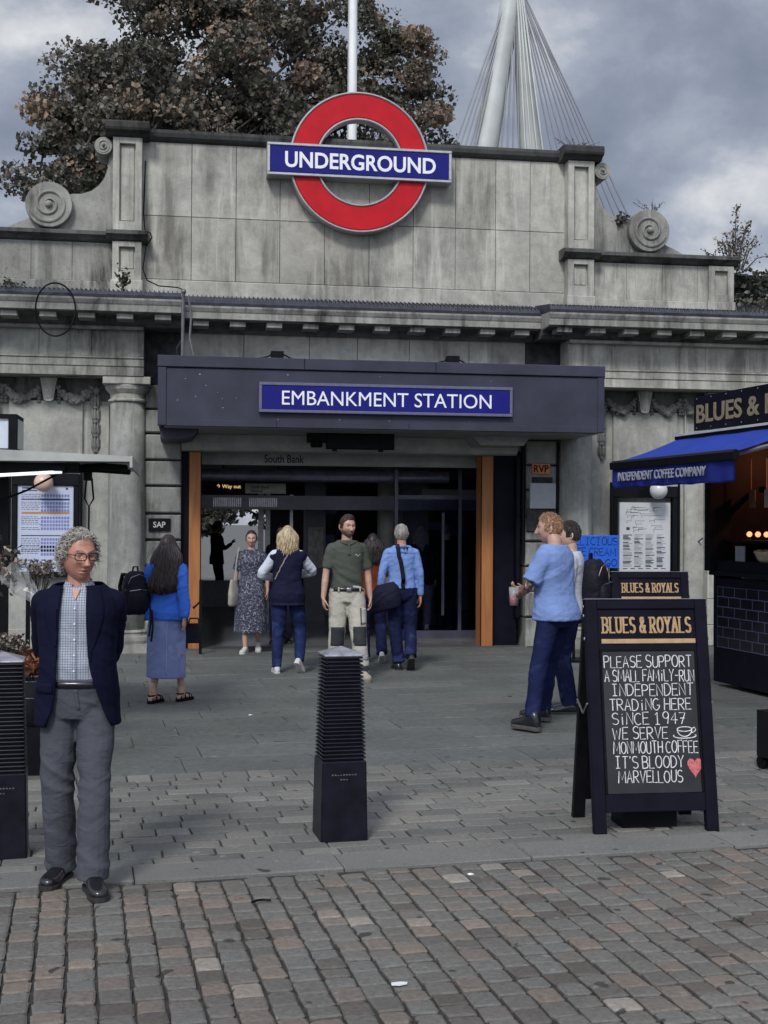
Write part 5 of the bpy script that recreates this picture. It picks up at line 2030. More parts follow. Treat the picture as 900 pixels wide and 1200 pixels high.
def wrinkle(me, amp=.006, freq=(7, 7, 17), joints=(), jamp=.012, seed=0, base=.45):
    """cloth folds: ridged noise along the normals, stronger near the joints"""
    c, nr = coords(me), normals(me)
    w = np.full(len(c), base)
    for (j, s) in joints:
        w += np.exp(-((c - np.array(j)) ** 2).sum(1) / (2 * s * s)) * (jamp / amp)
    d = np.empty(len(c))
    fx, fy, fz = freq
    sx = seed * 7.13
    for i, (x, y, z) in enumerate(c.tolist()):
        wv = mnoise.noise_vector(Vector((x * 3.1 + sx, y * 3.1, z * 2.6))) * .9
        q = Vector((x * fx * .7 + z * 6.5 + sx + wv.x, y * fy * .7 - z * 3.5 + wv.y, z * fz * .75 + x * 6.0 + wv.z))
        r = mnoise.noise(q)
        r2 = mnoise.noise(q * 2.3 + Vector((3, 1, 7)))
        lo = mnoise.noise(Vector((x * 4 + sx, y * 4 + 9, z * 4)))
        d[i] = ((1 - abs(r) * 2.4) * .75 * max(0, min(1, .55 + lo * 1.6)) + r2 * .28 + lo * .5 - .25)
    set_co(me, c + nr * (d * w * amp)[:, None])

def head_mesh(bm, M, k=1.0, female=False, long_face=1.0, nt=72, nph=84):
    """sculpted head: returns (first vertex index, list of unit directions)"""
    dirs, verts = [], []
    g = lambda v, c, s: math.exp(-((v - c) / s) ** 2 * .5)
    jaw = .27 if female else .22
    for j in range(1, nph):
        ph = math.pi * j / nph
        row = []
        for i in range(nt):
            th = 2 * math.pi * i / nt
            th = th - .42 * math.sin(th)                                   # denser in front
            dx, dy, dz = math.sin(ph) * math.sin(th), -math.sin(ph) * math.cos(th), math.cos(ph)
            x, y, z = dx * .0725, dy * .096, dz * .118 * long_face
            u, w = dx, dz
            low = max(0, -w)
            x *= 1 - jaw * low ** 1.5
            x *= 1 + .07 * g(w, -.55, .2) * (1 if not female else .3)          # jaw angle
            if w > 0:
                x *= 1 + .05 * w
            if dy > 0:
                y *= 1 - .38 * low ** 1.2
                y += .008 * g(w, .25, .4)
            else:
                fr = -dy
                y = -.096 * (abs(dy) ** .66) * (1 - .02 * low)
                y -= fr * .013 * g(w, -.88, .20) * g(u, 0, .34)                                     # chin
                t = max(0, min(1, (.24 - w) / .52))
                nz = (.004 + .030 * t ** 1.25) if w > -.29 else .034 * max(0, (w + .40) / .11)
                nw = .085 + .06 * t
                if -.42 < w < .34:
                    y -= nz * max(0, 1 - (abs(u) / (nw * 2.1)) ** 2) ** 1.4 * (1 if w < .22 else max(0, (.34 - w) / .12))
                y -= .008 * (g(u, .135, .05) + g(u, -.135, .05)) * g(w, -.27, .05)                      # nostril wings
                y += fr * .017 * (g(u, .41, .17) + g(u, -.41, .17)) * g(w, .075, .085)               # sockets
                y -= fr * .008 * (g(u, .36, .24) + g(u, -.36, .24)) * g(w, .235, .055)                # brow
                y += fr * .003 * g(u, 0, .5) * g(w, .50, .05) + fr * .002 * g(u, 0, .5) * g(w, .62, .03)
                y -= fr * .008 * (g(u, .56, .2) + g(u, -.56, .2)) * g(w, -.16, .13)                   # cheek bones
                y += fr * .006 * (g(u, .52, .15) + g(u, -.52, .15)) * g(w, -.48, .15)
                for sg in (1, -1):                                                                 # folds from nose to mouth
                    y += fr * .0045 * g(u - sg * (.20 + .30 * max(0, (-.24 - w))), 0, .035) * g(w, -.40, .11)
                m_ = g(u, 0, .20)
                y -= m_ * (.007 * g(w, -.49, .035) + .008 * g(w, -.615, .042)) - g(u, 0, .24) * .010 * g(w, -.553, .016)
                y += fr * .003 * g(u, 0, .05) * g(w, -.43, .035) + fr * .006 * g(u, 0, .22) * g(w, -.70, .04)
            p = M @ (Vector((x, y, z)) * k)
            row.append(bm.verts.new(p))
            dirs.append((dx, dy, dz))
        verts.append(row)
    top = bm.verts.new(M @ Vector((0, 0, .118 * long_face * k))); dirs.append((0, 0, 1))
    bot = bm.verts.new(M @ Vector((0, .0, -.118 * long_face * k))); dirs.append((0, 0, -1))
    for a, b in zip(verts, verts[1:]):
        for i in range(nt):
            j = (i + 1) % nt
            bm.faces.new((a[i], b[i], b[j], a[j]))
    for i in range(nt):
        j = (i + 1) % nt
        bm.faces.new((top, verts[0][i], verts[0][j]))
        bm.faces.new((bot, verts[-1][j], verts[-1][i]))
    return dirs

def hand_into(bm, wrist, d, n, k=1.0, curl=22, side=1, spread=1.0):
    """palm, four unequal bent fingers and a thumb leaving the side of the palm; d points to the fingertips, n out of the palm"""
    d = d.normalized(); n = (n - d * n.dot(d)).normalized(); s = d.cross(n) * side     # s points to the thumb side
    rings = []
    for t, w, th in ((-.02, .026, .020), (.0, .027, .018), (.03, .036, .017), (.06, .041, .016), (.088, .041, .013), (.096, .036, .009)):
        rings.append(superring(wrist + d * t * k, s, n, w * k, th * k, 12, 2.6))
    ring_loft(bm, rings)
    for i, (off, L, r) in enumerate(((.030, .072, .0088), (.010, .080, .0090), (-.011, .074, .0086), (-.030, .058, .0078))):
        p = wrist + (d * .085 + s * off) * k
        pts, rad = [p - d * .02 * k, p], [r * k, r * k]
        a = R(curl * .5)
        dirv = (d * math.cos(a) + n * math.sin(a) + s * (off * .9 * spread)).normalized()
        for q, f in enumerate((.46, .30, .24)):
            p = p + dirv * L * f * k
            pts.append(p); rad.append(r * (1 - .1 * (q + 1)) * k)
            a += R(curl * (1.0 + .25 * q + .12 * i))
            dirv = (d * math.cos(a) + n * math.sin(a) + s * (off * .4 * spread)).normalized()
        limb(bm, pts, rad, 8)
    p = wrist + (d * .022 + s * .028) * k
    q1 = p + (d * .030 + s * .026 + n * .012) * k
    q2 = q1 + (d * .030 + s * .010 + n * .012) * k
    q3 = q2 + (d * .024 + s * .0 + n * .012) * k
    limb(bm, [p, q1, q2, q3], [.013 * k, .011 * k, .0095 * k, .008 * k], 8)

SKIN_CACHE = {}
def mat_skin(name, col, lip, beard=None, tattoo=False):
    m, nt, b = _nt(name)
    v = _coord(nt)
    n = _noise(nt, 26, 5, .6, v)
    c = _ramp(nt, n, .3, .72, tuple(x * .82 for x in col) + (1,), tuple(min(1, x * 1.12) for x in col) + (1,))
    def at(nm):
        a = nt.nodes.new('ShaderNodeAttribute'); a.attribute_name = nm
        return a.outputs['Fac']
    c = _mix(nt, at('lip'), c, lip)
    if beard:
        c = _mix(nt, at('beard'), c, beard)
    if tattoo:
        tv = _noise(nt, 17, 5, .65, v, 1.6)
        tf = _mix(nt, 1.0, at('tattoo'), _ramp(nt, tv, .44, .52), 'MULTIPLY')
        c = _mix(nt, tf, c, (.035, .032, .034))
        t2 = _mix(nt, 1.0, at('tattoo'), _ramp(nt, _noise(nt, 12, 4, .6, v, 2), .58, .62), 'MULTIPLY')
        c = _mix(nt, t2, c, (.20, .055, .035))
    nt.links.new(c, b.inputs['Base Color'])
    b.inputs['Roughness'].default_value = .48
    b.inputs['Subsurface Weight'].default_value = .06
    b.inputs['Subsurface Radius'].default_value = (.012, .005, .003)
    _bump(nt, b, _noise(nt, 90, 4, .6, v), .12, .002)
    return m

def mat_cloth(name, col, var=.14, weave=0.0, rough=.85, fold=.35, fscale=9, col2=None, c2scale=6, c2=(.5, .6)):
    m, nt, b = _nt(name)
    v = _coord(nt)
    n = _noise(nt, 5, 6, .6, v, .3)
    c = _ramp(nt, n, .3, .7, tuple(x * (1 - var) for x in col) + (1,), tuple(min(1, x * (1 + var)) for x in col) + (1,))
    if col2:
        c = _mix(nt, _ramp(nt, _noise(nt, c2scale, 5, .6, v, .4), c2[0], c2[1]), c, col2)
    nt.links.new(c, b.inputs['Base Color'])
    b.inputs['Roughness'].default_value = rough
    b.inputs['Specular IOR Level'].default_value = .08
    fv = _coord(nt, (1.0, 1.0, 1.6), (R(20), R(25), 0))
    h1 = _noise(nt, fscale, 3, .5, fv, .8)
    h2 = _noise(nt, 160, 3, .6, v)
    _bump(nt, b, _mix(nt, .12, h1, h2), fold, .03)
    return m

def mat_hair(name, a, b_, rough=.45):
    m, nt, b = _nt(name)
    v = _coord(nt, (1, 1, .35))
    c = _ramp(nt, _noise(nt, 45, 4, .6, v), .3, .7, a + (1,), b_ + (1,))
    nt.links.new(c, b.inputs['Base Color'])
    b.inputs['Roughness'].default_value = rough
    b.inputs['Specular IOR Level'].default_value = .35
    return m

TORSO_M = [(.82, .125, .10, 0), (.88, .162, .115, .006), (.94, .170, .118, .008), (1.0, .163, .112, .002), (1.08, .154, .106, -.004), (1.18, .158, .110, -.004),
           (1.28, .170, .117, -.004), (1.35, .177, .116, .0), (1.41, .168, .100, .008), (1.455, .120, .078, .012), (1.50, .066, .062, .012)]
TORSO_F = [(.82, .135, .11, 0), (.88, .172, .122, .010), (.94, .172, .122, .012), (1.0, .155, .108, .004), (1.08, .132, .094, -.002), (1.18, .138, .100, -.006),
           (1.28, .150, .116, -.014), (1.35, .150, .104, -.004), (1.41, .142, .088, .006), (1.455, .100, .070, .010), (1.50, .055, .054, .012)]

class Figure:
    """joints of one standing or walking person; local frame faces -Y, left hand at +X; metres for a 1.75 m adult"""
    def __init__(s, label, loc, rotz, H, female=False, lean=(0, 0), cyaw=0, head=(0, 0, 0), jut=0.0, feet=None, arms=None, width=1.0, belly=0.0, cat='person', hip=(0, 0, 0), group=None):
        s.root = thing('person', label, 'person', loc, rotz, group)
        s.k = H / 1.75
        s.f = female
        s.w = width
        s.belly = belly
        s.lean = lean
        s.cy = R(cyaw)
        s.hip0 = Vector(hip)
        s.T = TORSO_F if female else TORSO_M
        sh = (.158 if female else .182) * width
        s.j = {}
        feet = feet or {}
        arms = arms or {}
        for side, sg in (('L', 1), ('R', -1)):
            fx, fy, fz, fyaw, fpit = feet.get(side, (.09 * sg, 0, 0, 12 * sg, 0))
            hp = s.pt(Vector((.088 * sg, 0, .92)), False)
            ank = Vector((fx, fy, .085 + fz))
            knee, ank = ik(hp, ank, .425, .42, Vector((.12 * sg + math.sin(R(fyaw)) * .5, -1, .0)))
            s.j['hip' + side], s.j['knee' + side], s.j['ank' + side] = hp, knee, ank
            s.j['foot' + side] = (fyaw, fpit)
            shp = s.pt(Vector((sh * sg, .012, 1.405)))
            wr, pole, hd, hn = arms.get(side, ((.235 * sg, -.03, .86), (.15 * sg, .6, 0), (0, -.12, -1), (-sg, 0, 0)))
            wr = Vector(wr)
            elb, wr = ik(shp, wr, .29, .255, Vector(pole))
            s.j['sh' + side], s.j['el' + side], s.j['wr' + side] = shp, elb, wr
            s.j['hd' + side] = (Vector(hd), Vector(hn))
        nb = s.pt(Vector((0, .012, 1.49)))
        s.neck = nb
        hc = nb + Vector((0, -.018 - jut, .128 - jut * .25))
        s.HM = Matrix.Translation(hc) @ Matrix.Rotation(R(head[0]), 4, 'Z') @ Matrix.Rotation(R(head[1]), 4, 'X') @ Matrix.Rotation(R(head[2]), 4, 'Y')
        s.hc = hc

    def pt(s, p, turn=True):
        """spine bend: shift and turn with height"""
        t = max(0, min(1, (p.z - .95) / .5))
        a = s.cy * t if turn else 0
        c, sn = math.cos(a), math.sin(a)
        return Vector((p.x * c - p.y * sn + s.lean[0] * t + s.hip0.x, p.x * sn + p.y * c + s.lean[1] * t + s.hip0.y, p.z + s.hip0.z * (1 - 0 * t)))

    def S(s, bm):
        for v in bm.verts:
            v.co *= s.k
        return bm

    def torso_into(s, bm, z0, z1, g=0.0, flare=0.0, e=2.4, full=True):
        rows = [r for r in s.T if z0 - .001 <= r[0] <= z1 + .001]
        def at(z):
            for a, b in zip(s.T, s.T[1:]):
                if a[0] <= z <= b[0]:
                    t = (z - a[0]) / (b[0] - a[0])
                    return tuple(a[i] + (b[i] - a[i]) * t for i in range(4))
            if z < s.T[0][0]:
                return (z,) + s.T[2][1:]
            return (z,) + s.T[-1][1:]
        zs = sorted(set([z0, z1] + [r[0] for r in rows]))
        rings = []
        for z in zs:
            _, hw, hd, yo = at(z)
            if g and z < .90 and full:
                hw, hd = max(hw, .165), max(hd, .116)
            fl = flare * max(0, (1.12 - z))
            bl = s.belly * math.exp(-((z - 1.06) / .11) ** 2)
            c = s.pt(Vector((0, yo - bl * .5, z)))
            a = s.cy * max(0, min(1, (z - .95) / .5))
            ax, ay = Vector((math.cos(a), math.sin(a), 0)), Vector((-math.sin(a), math.cos(a), 0))
            rings.append(superring(c, ax, ay, hw * s.w + g + fl, hd * (.5 + .5 * s.w) + g + fl + bl * .5, 24, e))
        ring_loft(bm, rings)

    def body(s, skin, legs=False, hands=('L', 'R'), voxel=.008, curl=22, tattoo=None, beard=0.0, long_face=1.0, ears=True):
        bm = BM()
        s.torso_into(bm, .86, 1.50, -.028)
        limb(bm, [s.pt(Vector((0, .015, 1.40))), s.neck + Vector((0, -.002, .02)), s.hc + Vector((0, .012, -.03))], [.062, .056 if not s.f else .048, .052 if not s.f else .046], 16)
        for side, sg in (('L', 1), ('R', -1)):
            J = s.j
            limb(bm, [J['sh' + side].lerp(s.pt(Vector((0, .012, 1.36))), .12) + Vector((0, 0, -.03)), J['sh' + side].lerp(J['el' + side], .5), J['el' + side], J['el' + side].lerp(J['wr' + side], .35), J['wr' + side]],
                 [.044, .045, .037, .038, .0255] if not s.f else [.037, .037, .032, .032, .022])
            limb(bm, [J['hip' + side], J['hip' + side].lerp(J['knee' + side], .5), J['knee' + side], J['knee' + side].lerp(J['ank' + side], .35), J['ank' + side]],
                 [.078, .068, .050, .052, .034] if not s.f else [.075, .062, .046, .047, .031])
            d, n = J['hd' + side]
            if side in hands:
                # thumb side: forward with arms hanging
                dn, nn = d.normalized(), n
                sd = dn.cross((nn - dn * nn.dot(dn)).normalized())
                flip = 1 if sd.dot(Vector((0, -1, .3)) if abs(dn.z) > .6 else Vector((0, 0, 1))) > 0 else -1
                hand_into(bm, J['wr' + side], d, n, .98 if not s.f else .90, curl, flip)
        s.S(bm)
        me0 = remesh(bm, voxel, 2, 'body')
        bm = BM()
        bm.from_mesh(me0)
        nb = len(bm.verts)
        bpy.data.meshes.remove(me0)
        HM = s.HMk()
        dirs = head_mesh(bm, HM, s.k, s.f, long_face)
        if ears:
            for sg in (1, -1):
                E_ = HM @ Matrix.Translation((sg * .0745 * s.k, .012 * s.k, -.005 * s.k)) @ Matrix.Rotation(R(-22 * sg), 4, 'Z') @ Matrix.Rotation(R(-12), 4, 'X')
                st = len(bm.verts)
                g_ = bmesh.ops.create_icosphere(bm, subdivisions=3, radius=1)
                for v in g_['verts']:
                    p = v.co.copy()
                    q = Vector((p.x * .009, p.y * .020 * (1 - .25 * max(0, -p.z)), p.z * .033))
                    q.x += sg * .004 * (p.y) - .004 * sg * math.exp(-((p.y) ** 2 + p.z ** 2) * 4)
                    v.co = E_ @ (q * s.k)
                    dirs.append((9, 9, 9))
        me = bpy.data.meshes.new('body')
        bmesh.ops.recalc_face_normals(bm, faces=bm.faces)
        bm.to_mesh(me); bm.free()
        n = len(me.vertices)
        lip, brd, tat = np.zeros(n), np.zeros(n), np.zeros(n)
        for i, (x, y, z) in enumerate(dirs):
            if x > 5 or y > 0:
                continue
            lip[nb + i] = min(1, math.exp(-(x / .21) ** 4) * math.exp(-((z + .555) / .085) ** 4) * .95 + .22 * math.exp(-((abs(x) - .5) / .2) ** 2 - ((z + .22) / .18) ** 2) + .3 * math.exp(-(x / .14) ** 2 - ((z + .25) / .12) ** 2))
        if beard:
            for i, (x, y, z) in enumerate(dirs):
                if x > 5: continue
                b_ = 1 / (1 + math.exp((z + .42 + (.22 if abs(x) > .62 else 0) * 0 - .35 * max(0, abs(x) - .5)) * 22)) * (1 if y < .35 else 0)
                mouth = math.exp(-(x / .19) ** 4) * math.exp(-((z + .57) / .06) ** 4)
                brd[nb + i] = max(0, beard * b_ * (1 - .45 * mouth))
        if tattoo:
            c = coords(me)
            a, b = np.array(s.j['el' + tattoo] * s.k), np.array(s.j['wr' + tattoo] * s.k)
            sh = np.array(s.j['sh' + tattoo] * s.k)
            for p0, p1 in ((a, b), (sh, a)):
                ab = p1 - p0
                t = np.clip(((c - p0) @ ab) / (ab @ ab), 0, 1)
                dd = np.linalg.norm(c - (p0 + t[:, None] * ab), axis=1)
                tat = np.maximum(tat, (dd < .06) * 1.0)
            tat[nb:] = 0
        set_attr(me, 'lip', lip); set_attr(me, 'beard', brd); set_attr(me, 'tattoo', tat)
        o = obj('body', me, skin, s.root, local=True, smooth=True)
        return o

    def HMk(s):
        m = s.HM.copy()
        m.translation = s.HM.translation * s.k
        return m

    def face(s, iris=(.10, .12, .14), brow=(.10, .07, .05), brow_amt=1.0):
        HM = s.HMk(); k = s.k
        for sg in (1, -1):
            bm = BM()
            blob(bm, HM @ (Vector((sg * .0300, -.0700, .0095)) * k), (.0120 * k,) * 3, 3)
            e_ = obj('eye', bm, EYE_W, s.root, local=True, smooth=True)
            bm = BM()
            blob(bm, HM @ (Vector((sg * .0300, -.0806, .0095)) * k), (.0062 * k, .0034 * k, .0062 * k), 2, HM.to_3x3())
            obj('iris', bm, mat('iris', iris, .2, bump=0), e_, local=True, smooth=True)
            bm = BM()
            # lids
            for dz, th in ((.0062, .0036), (-.0064, .0026)):
                pts = [HM @ (Vector((sg * (.0300 + x), -.0815 + abs(x) * .32 , .0095 + dz * (1 - (x / .018) ** 2))) * k) for x in (-.015, -.008, 0, .008, .015)]
                tube(bm, pts, th * k, 5)
            obj('eyelid', bm, s.skin_m, s.root, local=True, smooth=True)
            if brow_amt:
                bm = BM()
                rs_ = random.Random(3)
                for q in range(26):
                    x = .012 + .034 * q / 25
                    p = HM @ (Vector((sg * x, -.0985 + (x - .012) * .42, .030 + .006 * math.sin(q / 25 * 2.6))) * k)
                    p2 = HM @ (Vector((sg * (x + .006), -.0985 + (x + .006 - .012) * .42, .034 + .006 * math.sin(q / 25 * 2.6) - .002 * rs_.random())) * k)
                    tube(bm, [p, p2], [.0019 * k * brow_amt, .0010 * k], 4)
                obj('eyebrow', bm, mat('brow_hair', brow, .6, bump=0), s.root, local=True)

    def scalp(s, n, seed, hairline=.60, nape=-.55, top_thin=None):
        rs_ = random.Random(seed)
        out = []
        tries = 0
        while len(out) < n and tries < n * 30:
            tries += 1
            z = rs_.uniform(-1, 1); a = rs_.uniform(0, 2 * math.pi); r = math.sqrt(1 - z * z)
            x, y = r * math.sin(a), -r * math.cos(a)
            t = max(0, min(1, (y + .75) / 1.15)); t = t * t * (3 - 2 * t)
            th = hairline * (1 - t) + nape * t
            if abs(x) > .75 and y > -.3: th = min(th, -.12 if y < .25 else th)
            if z < th: continue
            if top_thin and z > top_thin and rs_.random() < .93: continue
            dz = z
            px, py, pz = x * .0755, (y * .098 if y < 0 else y * .102), z * .119
            if y > 0: py *= 1 - .38 * max(0, -z) ** 1.2
            if y < 0: py = -.096 * abs(y) ** .8
            px *= 1 - .17 * max(0, -z) ** 1.3
            if z > 0: px *= 1 + .05 * z
            out.append((Vector((px, py, pz)), Vector((x, y, z))))
        return out, rs_

    def hair_shell(s, bm, hairline, nape, sc):
        """close undercoat: the skull's own surface above the hairline, slightly raised"""
        t = bmesh.new()
        dirs = head_mesh(t, s.HMk() @ Matrix.Diagonal((sc, sc, sc, 1)), s.k, s.f)
        t.verts.ensure_lookup_table()
        def inside(x, y, z):
            q = max(0, min(1, (y + .75) / 1.15)); q = q * q * (3 - 2 * q)
            th = hairline * (1 - q) + nape * q
            if abs(x) > .75 and -.3 < y < .25: th = min(th, -.12)
            return z > th
        new = {}
        for v, d in zip(t.verts, dirs):
            if inside(*d):
                c = v.co + Vector(d).normalized() * .0022 * mnoise.noise(v.co * 120)
                new[v] = bm.verts.new(c)
        for f in t.faces:
            if all(v in new for v in f.verts):
                bm.faces.new([new[v] for v in f.verts])
        t.free()

    def hair_short(s, m, n=650, length=.03, seed=1, hairline=.60, nape=-.5, comb=(0, -.3, .2), r=.0032, curl=0.0, top=1.0, thin=None, base=True):
        pts, rs_ = s.scalp(n, seed, hairline, nape, thin)
        HM = s.HMk(); k = s.k
        bm = BM()
        for p, d in pts:
            L = length * rs_.uniform(.65, 1.25) * (1 + (top - 1) * max(0, d.z))
            if curl:
                ax = (d + Vector((rs_.uniform(-.5, .5), rs_.uniform(-.5, .5), rs_.uniform(-.2, .5)))).normalized()
                u = ax.orthogonal().normalized(); v = ax.cross(u)
                ph = rs_.uniform(0, 6.28); cr = curl * rs_.uniform(.7, 1.3)
                path = []
                for q in range(9):
                    t = q / 8
                    path.append(p + ax * L * t + (u * math.cos(ph + t * 7) + v * math.sin(ph + t * 7)) * cr * min(1, t * 3) - Vector((0, 0, .012)) * t * t)
            else:
                dr = (d * .55 + Vector(comb) + Vector((rs_.uniform(-.16, .16), rs_.uniform(-.16, .16), rs_.uniform(-.16, .16)))).normalized()
                dr = (dr - d * max(0, dr.dot(d) - .18)).normalized()
                path = [p - d * .004, p + d * .004 + dr * L * .35, p + dr * L * .75 + d * .003, p + dr * L]
            rad = [r * k * (1 - .75 * (q / (len(path) - 1)) ** 2) for q in range(len(path))]
            tube(bm, [HM @ (q * k) for q in path], rad, 4)
        if base:
            s.hair_shell(bm, hairline, nape, 1.035)
        o = obj('hair', bm, m, s.root, local=True, smooth=True)
        return o

    def hair_long(s, m, zend, n=300, seed=1, wx=.13, wy=.095, wave=.01, hairline=.62, r=.0075, part=0.0, front=False, yoff=.03, tuck=.0):
        """long strands falling from the crown to world height zend (for a 1.75 m frame)"""
        pts, rs_ = s.scalp(n, seed, hairline, -.45)
        k = s.k
        HM = s.HM
        bm = BM()
        Rm = HM.to_3x3()
        for p, d in pts:
            a = math.atan2(d.x, d.y)              # 0 = back, +-pi = front
            if not front:
                a = max(-2.15, min(2.15, a))
            w0 = HM @ p
            zz = zend + rs_.uniform(-.02, .045) + .05 * abs(a) / 2
            path, rad = [], []
            N = 10
            rr = rs_.uniform(.80, 1.04)
            ph = rs_.uniform(0, 6.28)
            for q in range(N):
                t = q / (N - 1)
                z = w0.z + (zz - w0.z) * (t ** 1.0)
                bl = min(1, t * 2.2); bl = bl * bl * (3 - 2 * bl)
                flare = 1 + tuck * t
                ed = Rm @ Vector((math.sin(a) * wx * rr * flare, math.cos(a) * wy * rr + 0, 0))
                env = Vector((s.hc.x, s.hc.y + yoff * t, 0)) + Vector((ed.x, ed.y, 0))
                out = Rm @ d * .014 * math.sin(math.pi * min(1, t * 2.0))
                x = w0.x + (env.x - w0.x) * bl + out.x + wave * math.sin(ph + t * 13) * t
                y = w0.y + (env.y - w0.y) * bl + out.y + wave * .7 * math.cos(ph + t * 11) * t
                if q == 0: z = w0.z
                z += max(0, out.z) * .5
                path.append(Vector((x, y, z)) * k)
                rad.append(r * k * (.7 + .5 * math.sin(math.pi * min(1, t * .9)) - .45 * t ** 3))
            tube(bm, path, rad, 5)
        s.hair_shell(bm, hairline, -.5, 1.06)
        return obj('hair', bm, m, s.root, local=True, smooth=True)

    def trousers(s, m, voxel=.010, top=1.02, r=(.102, .094, .076, .074, .070), hem=.03, amp=.006, seed=1, base=.45, g=.014, bunch=.010):
        bm = BM()
        s.torso_into(bm, .82, top, g, full=False)
        jts = []
        for side in 'LR':
            J = s.j
            h, kn, an = J['hip' + side], J['knee' + side], J['ank' + side]
            end = an + Vector((0, .008, hem - .04))
            cut_limb(bm, [h + Vector((0, 0, .03)), h.lerp(kn, .5), kn, kn.lerp(an, .5), end], r)
            jts += [(kn * s.k, .09), (an * s.k, .09), (h * s.k, .08)]
        s.S(bm)
        me = remesh(bm, voxel * s.k, 4, 'trousers')
        wrinkle(me, amp, (7, 7, 15), jts, bunch, seed, base)
        return obj('trousers', me, m, s.root, local=True, smooth=True)

    def top(s, name, m, z0=.92, z1=1.475, g=.016, flare=.03, sleeve='long', rs=(.070, .062, .054, .048, .040), voxel=.010, amp=.005, seed=2, base=.5, cut=None, collar=None, bunch=.008, extra=None):
        bm = BM()
        s.torso_into(bm, z0, z1, g, flare)
        jts = [(s.pt(Vector((0, -.1, 1.0))) * s.k, .12)]
        if sleeve:
            for side in 'LR':
                J = s.j
                a, e_, w = J['sh' + side], J['el' + side], J['wr' + side]
                a = a + Vector((0, 0, -(rs[0] - .046)))
                a = a.lerp(s.pt(Vector((0, .012, a.z - s.hip0.z))), .08)
                blob(bm, a, (rs[0] * .98,) * 3, 3)
                inn = a.lerp(s.pt(Vector((0, .012, 1.37))), .40)
                if sleeve == 'long':
                    cut_limb(bm, [inn, a, a.lerp(e_, .5), e_, e_.lerp(w, .96)], (rs[0] * .9, rs[0], rs[1], rs[2], rs[4]))
                elif sleeve == 'short':
                    cut_limb(bm, [inn, a, a.lerp(e_, .45), a.lerp(e_, .80)], (rs[0] * .9, rs[0], rs[1] * 1.04, rs[1] * 1.08))
                elif sleeve == 'cap':
                    cut_limb(bm, [inn, a, a.lerp(e_, .18)], (rs[0] * .9, rs[0], rs[0] * .95))
                jts += [(e_ * s.k, .08), (a * s.k + Vector((0, 0, -.08)), .08)]
        if extra:
            extra(bm)
        s.S(bm)
        me = remesh(bm, voxel * s.k, 3, name)
        wrinkle(me, amp, (8, 8, 13), jts, bunch, seed, base)
        if cut:
            cut(me)
        return obj(name, me, m, s.root, local=True, smooth=True)

    def shoes(s, m, sole_m, style='shoe', big=1.0):
        for side in 'LR':
            an = s.j['ank' + side] * s.k
            yaw, pit = s.j['foot' + side]
            k = s.k * big * (.94 if s.f else 1.03)
            M = Matrix.Translation(an) @ Matrix.Rotation(R(yaw), 4, 'Z') @ Matrix.Rotation(R(pit), 4, 'X') @ Matrix.Translation((0, 0, -.085 * s.k))
            prof = [(.072, .020, .045), (.060, .031, .075), (.03, .035, .098), (-.01, .036, .100), (-.05, .038, .080), (-.09, .043, .062), (-.13, .046, .054), (-.165, .042, .047), (-.185, .030, .040), (-.195, .014, .032)]
            if style == 'boot':
                prof = [(.074, .024, .05), (.062, .036, .12), (.03, .040, .150), (-.01, .041, .150), (-.05, .042, .110), (-.09, .046, .078), (-.13, .049, .066), (-.165, .046, .060), (-.188, .034, .052), (-.20, .016, .042)]
            bm = BM()
            rings = []
            for y, w, h in prof:
                rings.append([M @ (p * k) for p in superring(Vector((0, y, h / 2 + .008)), Vector((1, 0, 0)), Vector((0, 0, 1)), w, h / 2, 16, 2.6)])
            ring_loft(bm, rings)
            if style == 'sandal':
                bm.free(); bm = BM()
                for y, w, h in ((.05, .034, .05), (-.02, .040, .075), (-.09, .045, .055), (-.13, .047, .045)):
                    pts = [M @ (Vector((w * math.cos(t), y - .012 * math.sin(t), .022 + h * math.sin(t))) * k) for t in [math.pi * q / 10 for q in range(11)]]
                    tube(bm, pts, .008 * k, 6)
                tube(bm, [M @ (Vector((.034 * math.cos(t), .01 + .062 * math.sin(t), .085)) * k) for t in [2 * math.pi * q / 16 for q in range(16)]], .008 * k, 6, closed=True)
            o = obj('sandal' if style == 'sandal' else 'shoe', bm, m, s.root, local=True, smooth=True)
            bm = BM()
            th = .030 if style in ('boot', 'sandal') else .022
            ol = [(.078, .012), (.066, .033), (.03, .040), (-.02, .037), (-.07, .041), (-.12, .049), (-.165, .046), (-.192, .032), (-.203, .012)]
            rr = []
            for z, gsc in ((0, .97), (th * .5, 1.02), (th, 1.0)):
                L_ = [(-w * gsc, y) for y, w in ol] + [(w * gsc, y) for y, w in reversed(ol)]
                rr.append([M @ (Vector((x, y, z - .002)) * k) for x, y in L_])
            ring_loft(bm, rr)
            obj('sole', bm, sole_m, o, local=True)
            if style == 'sandal':
                bm = BM()
                rings = []
                for y, w, h in prof:
                    rings.append([M @ (p * k) for p in superring(Vector((0, y * .95, h * .40 + .022)), Vector((1, 0, 0)), Vector((0, 0, 1)), w * .85, h * .38, 14, 2.4)])
                ring_loft(bm, rings)
                limb(bm, [an + Vector((0, .0, -.01)), an + Vector((0, .005, .10))], [.036, .036])
                obj('foot', bm, s.skin_m, s.root, local=True, smooth=True)

    def bvh(s, o):
        me = o.data
        return BVHTree.FromPolygons([v.co.copy() for v in me.vertices], [tuple(p.vertices) for p in me.polygons])

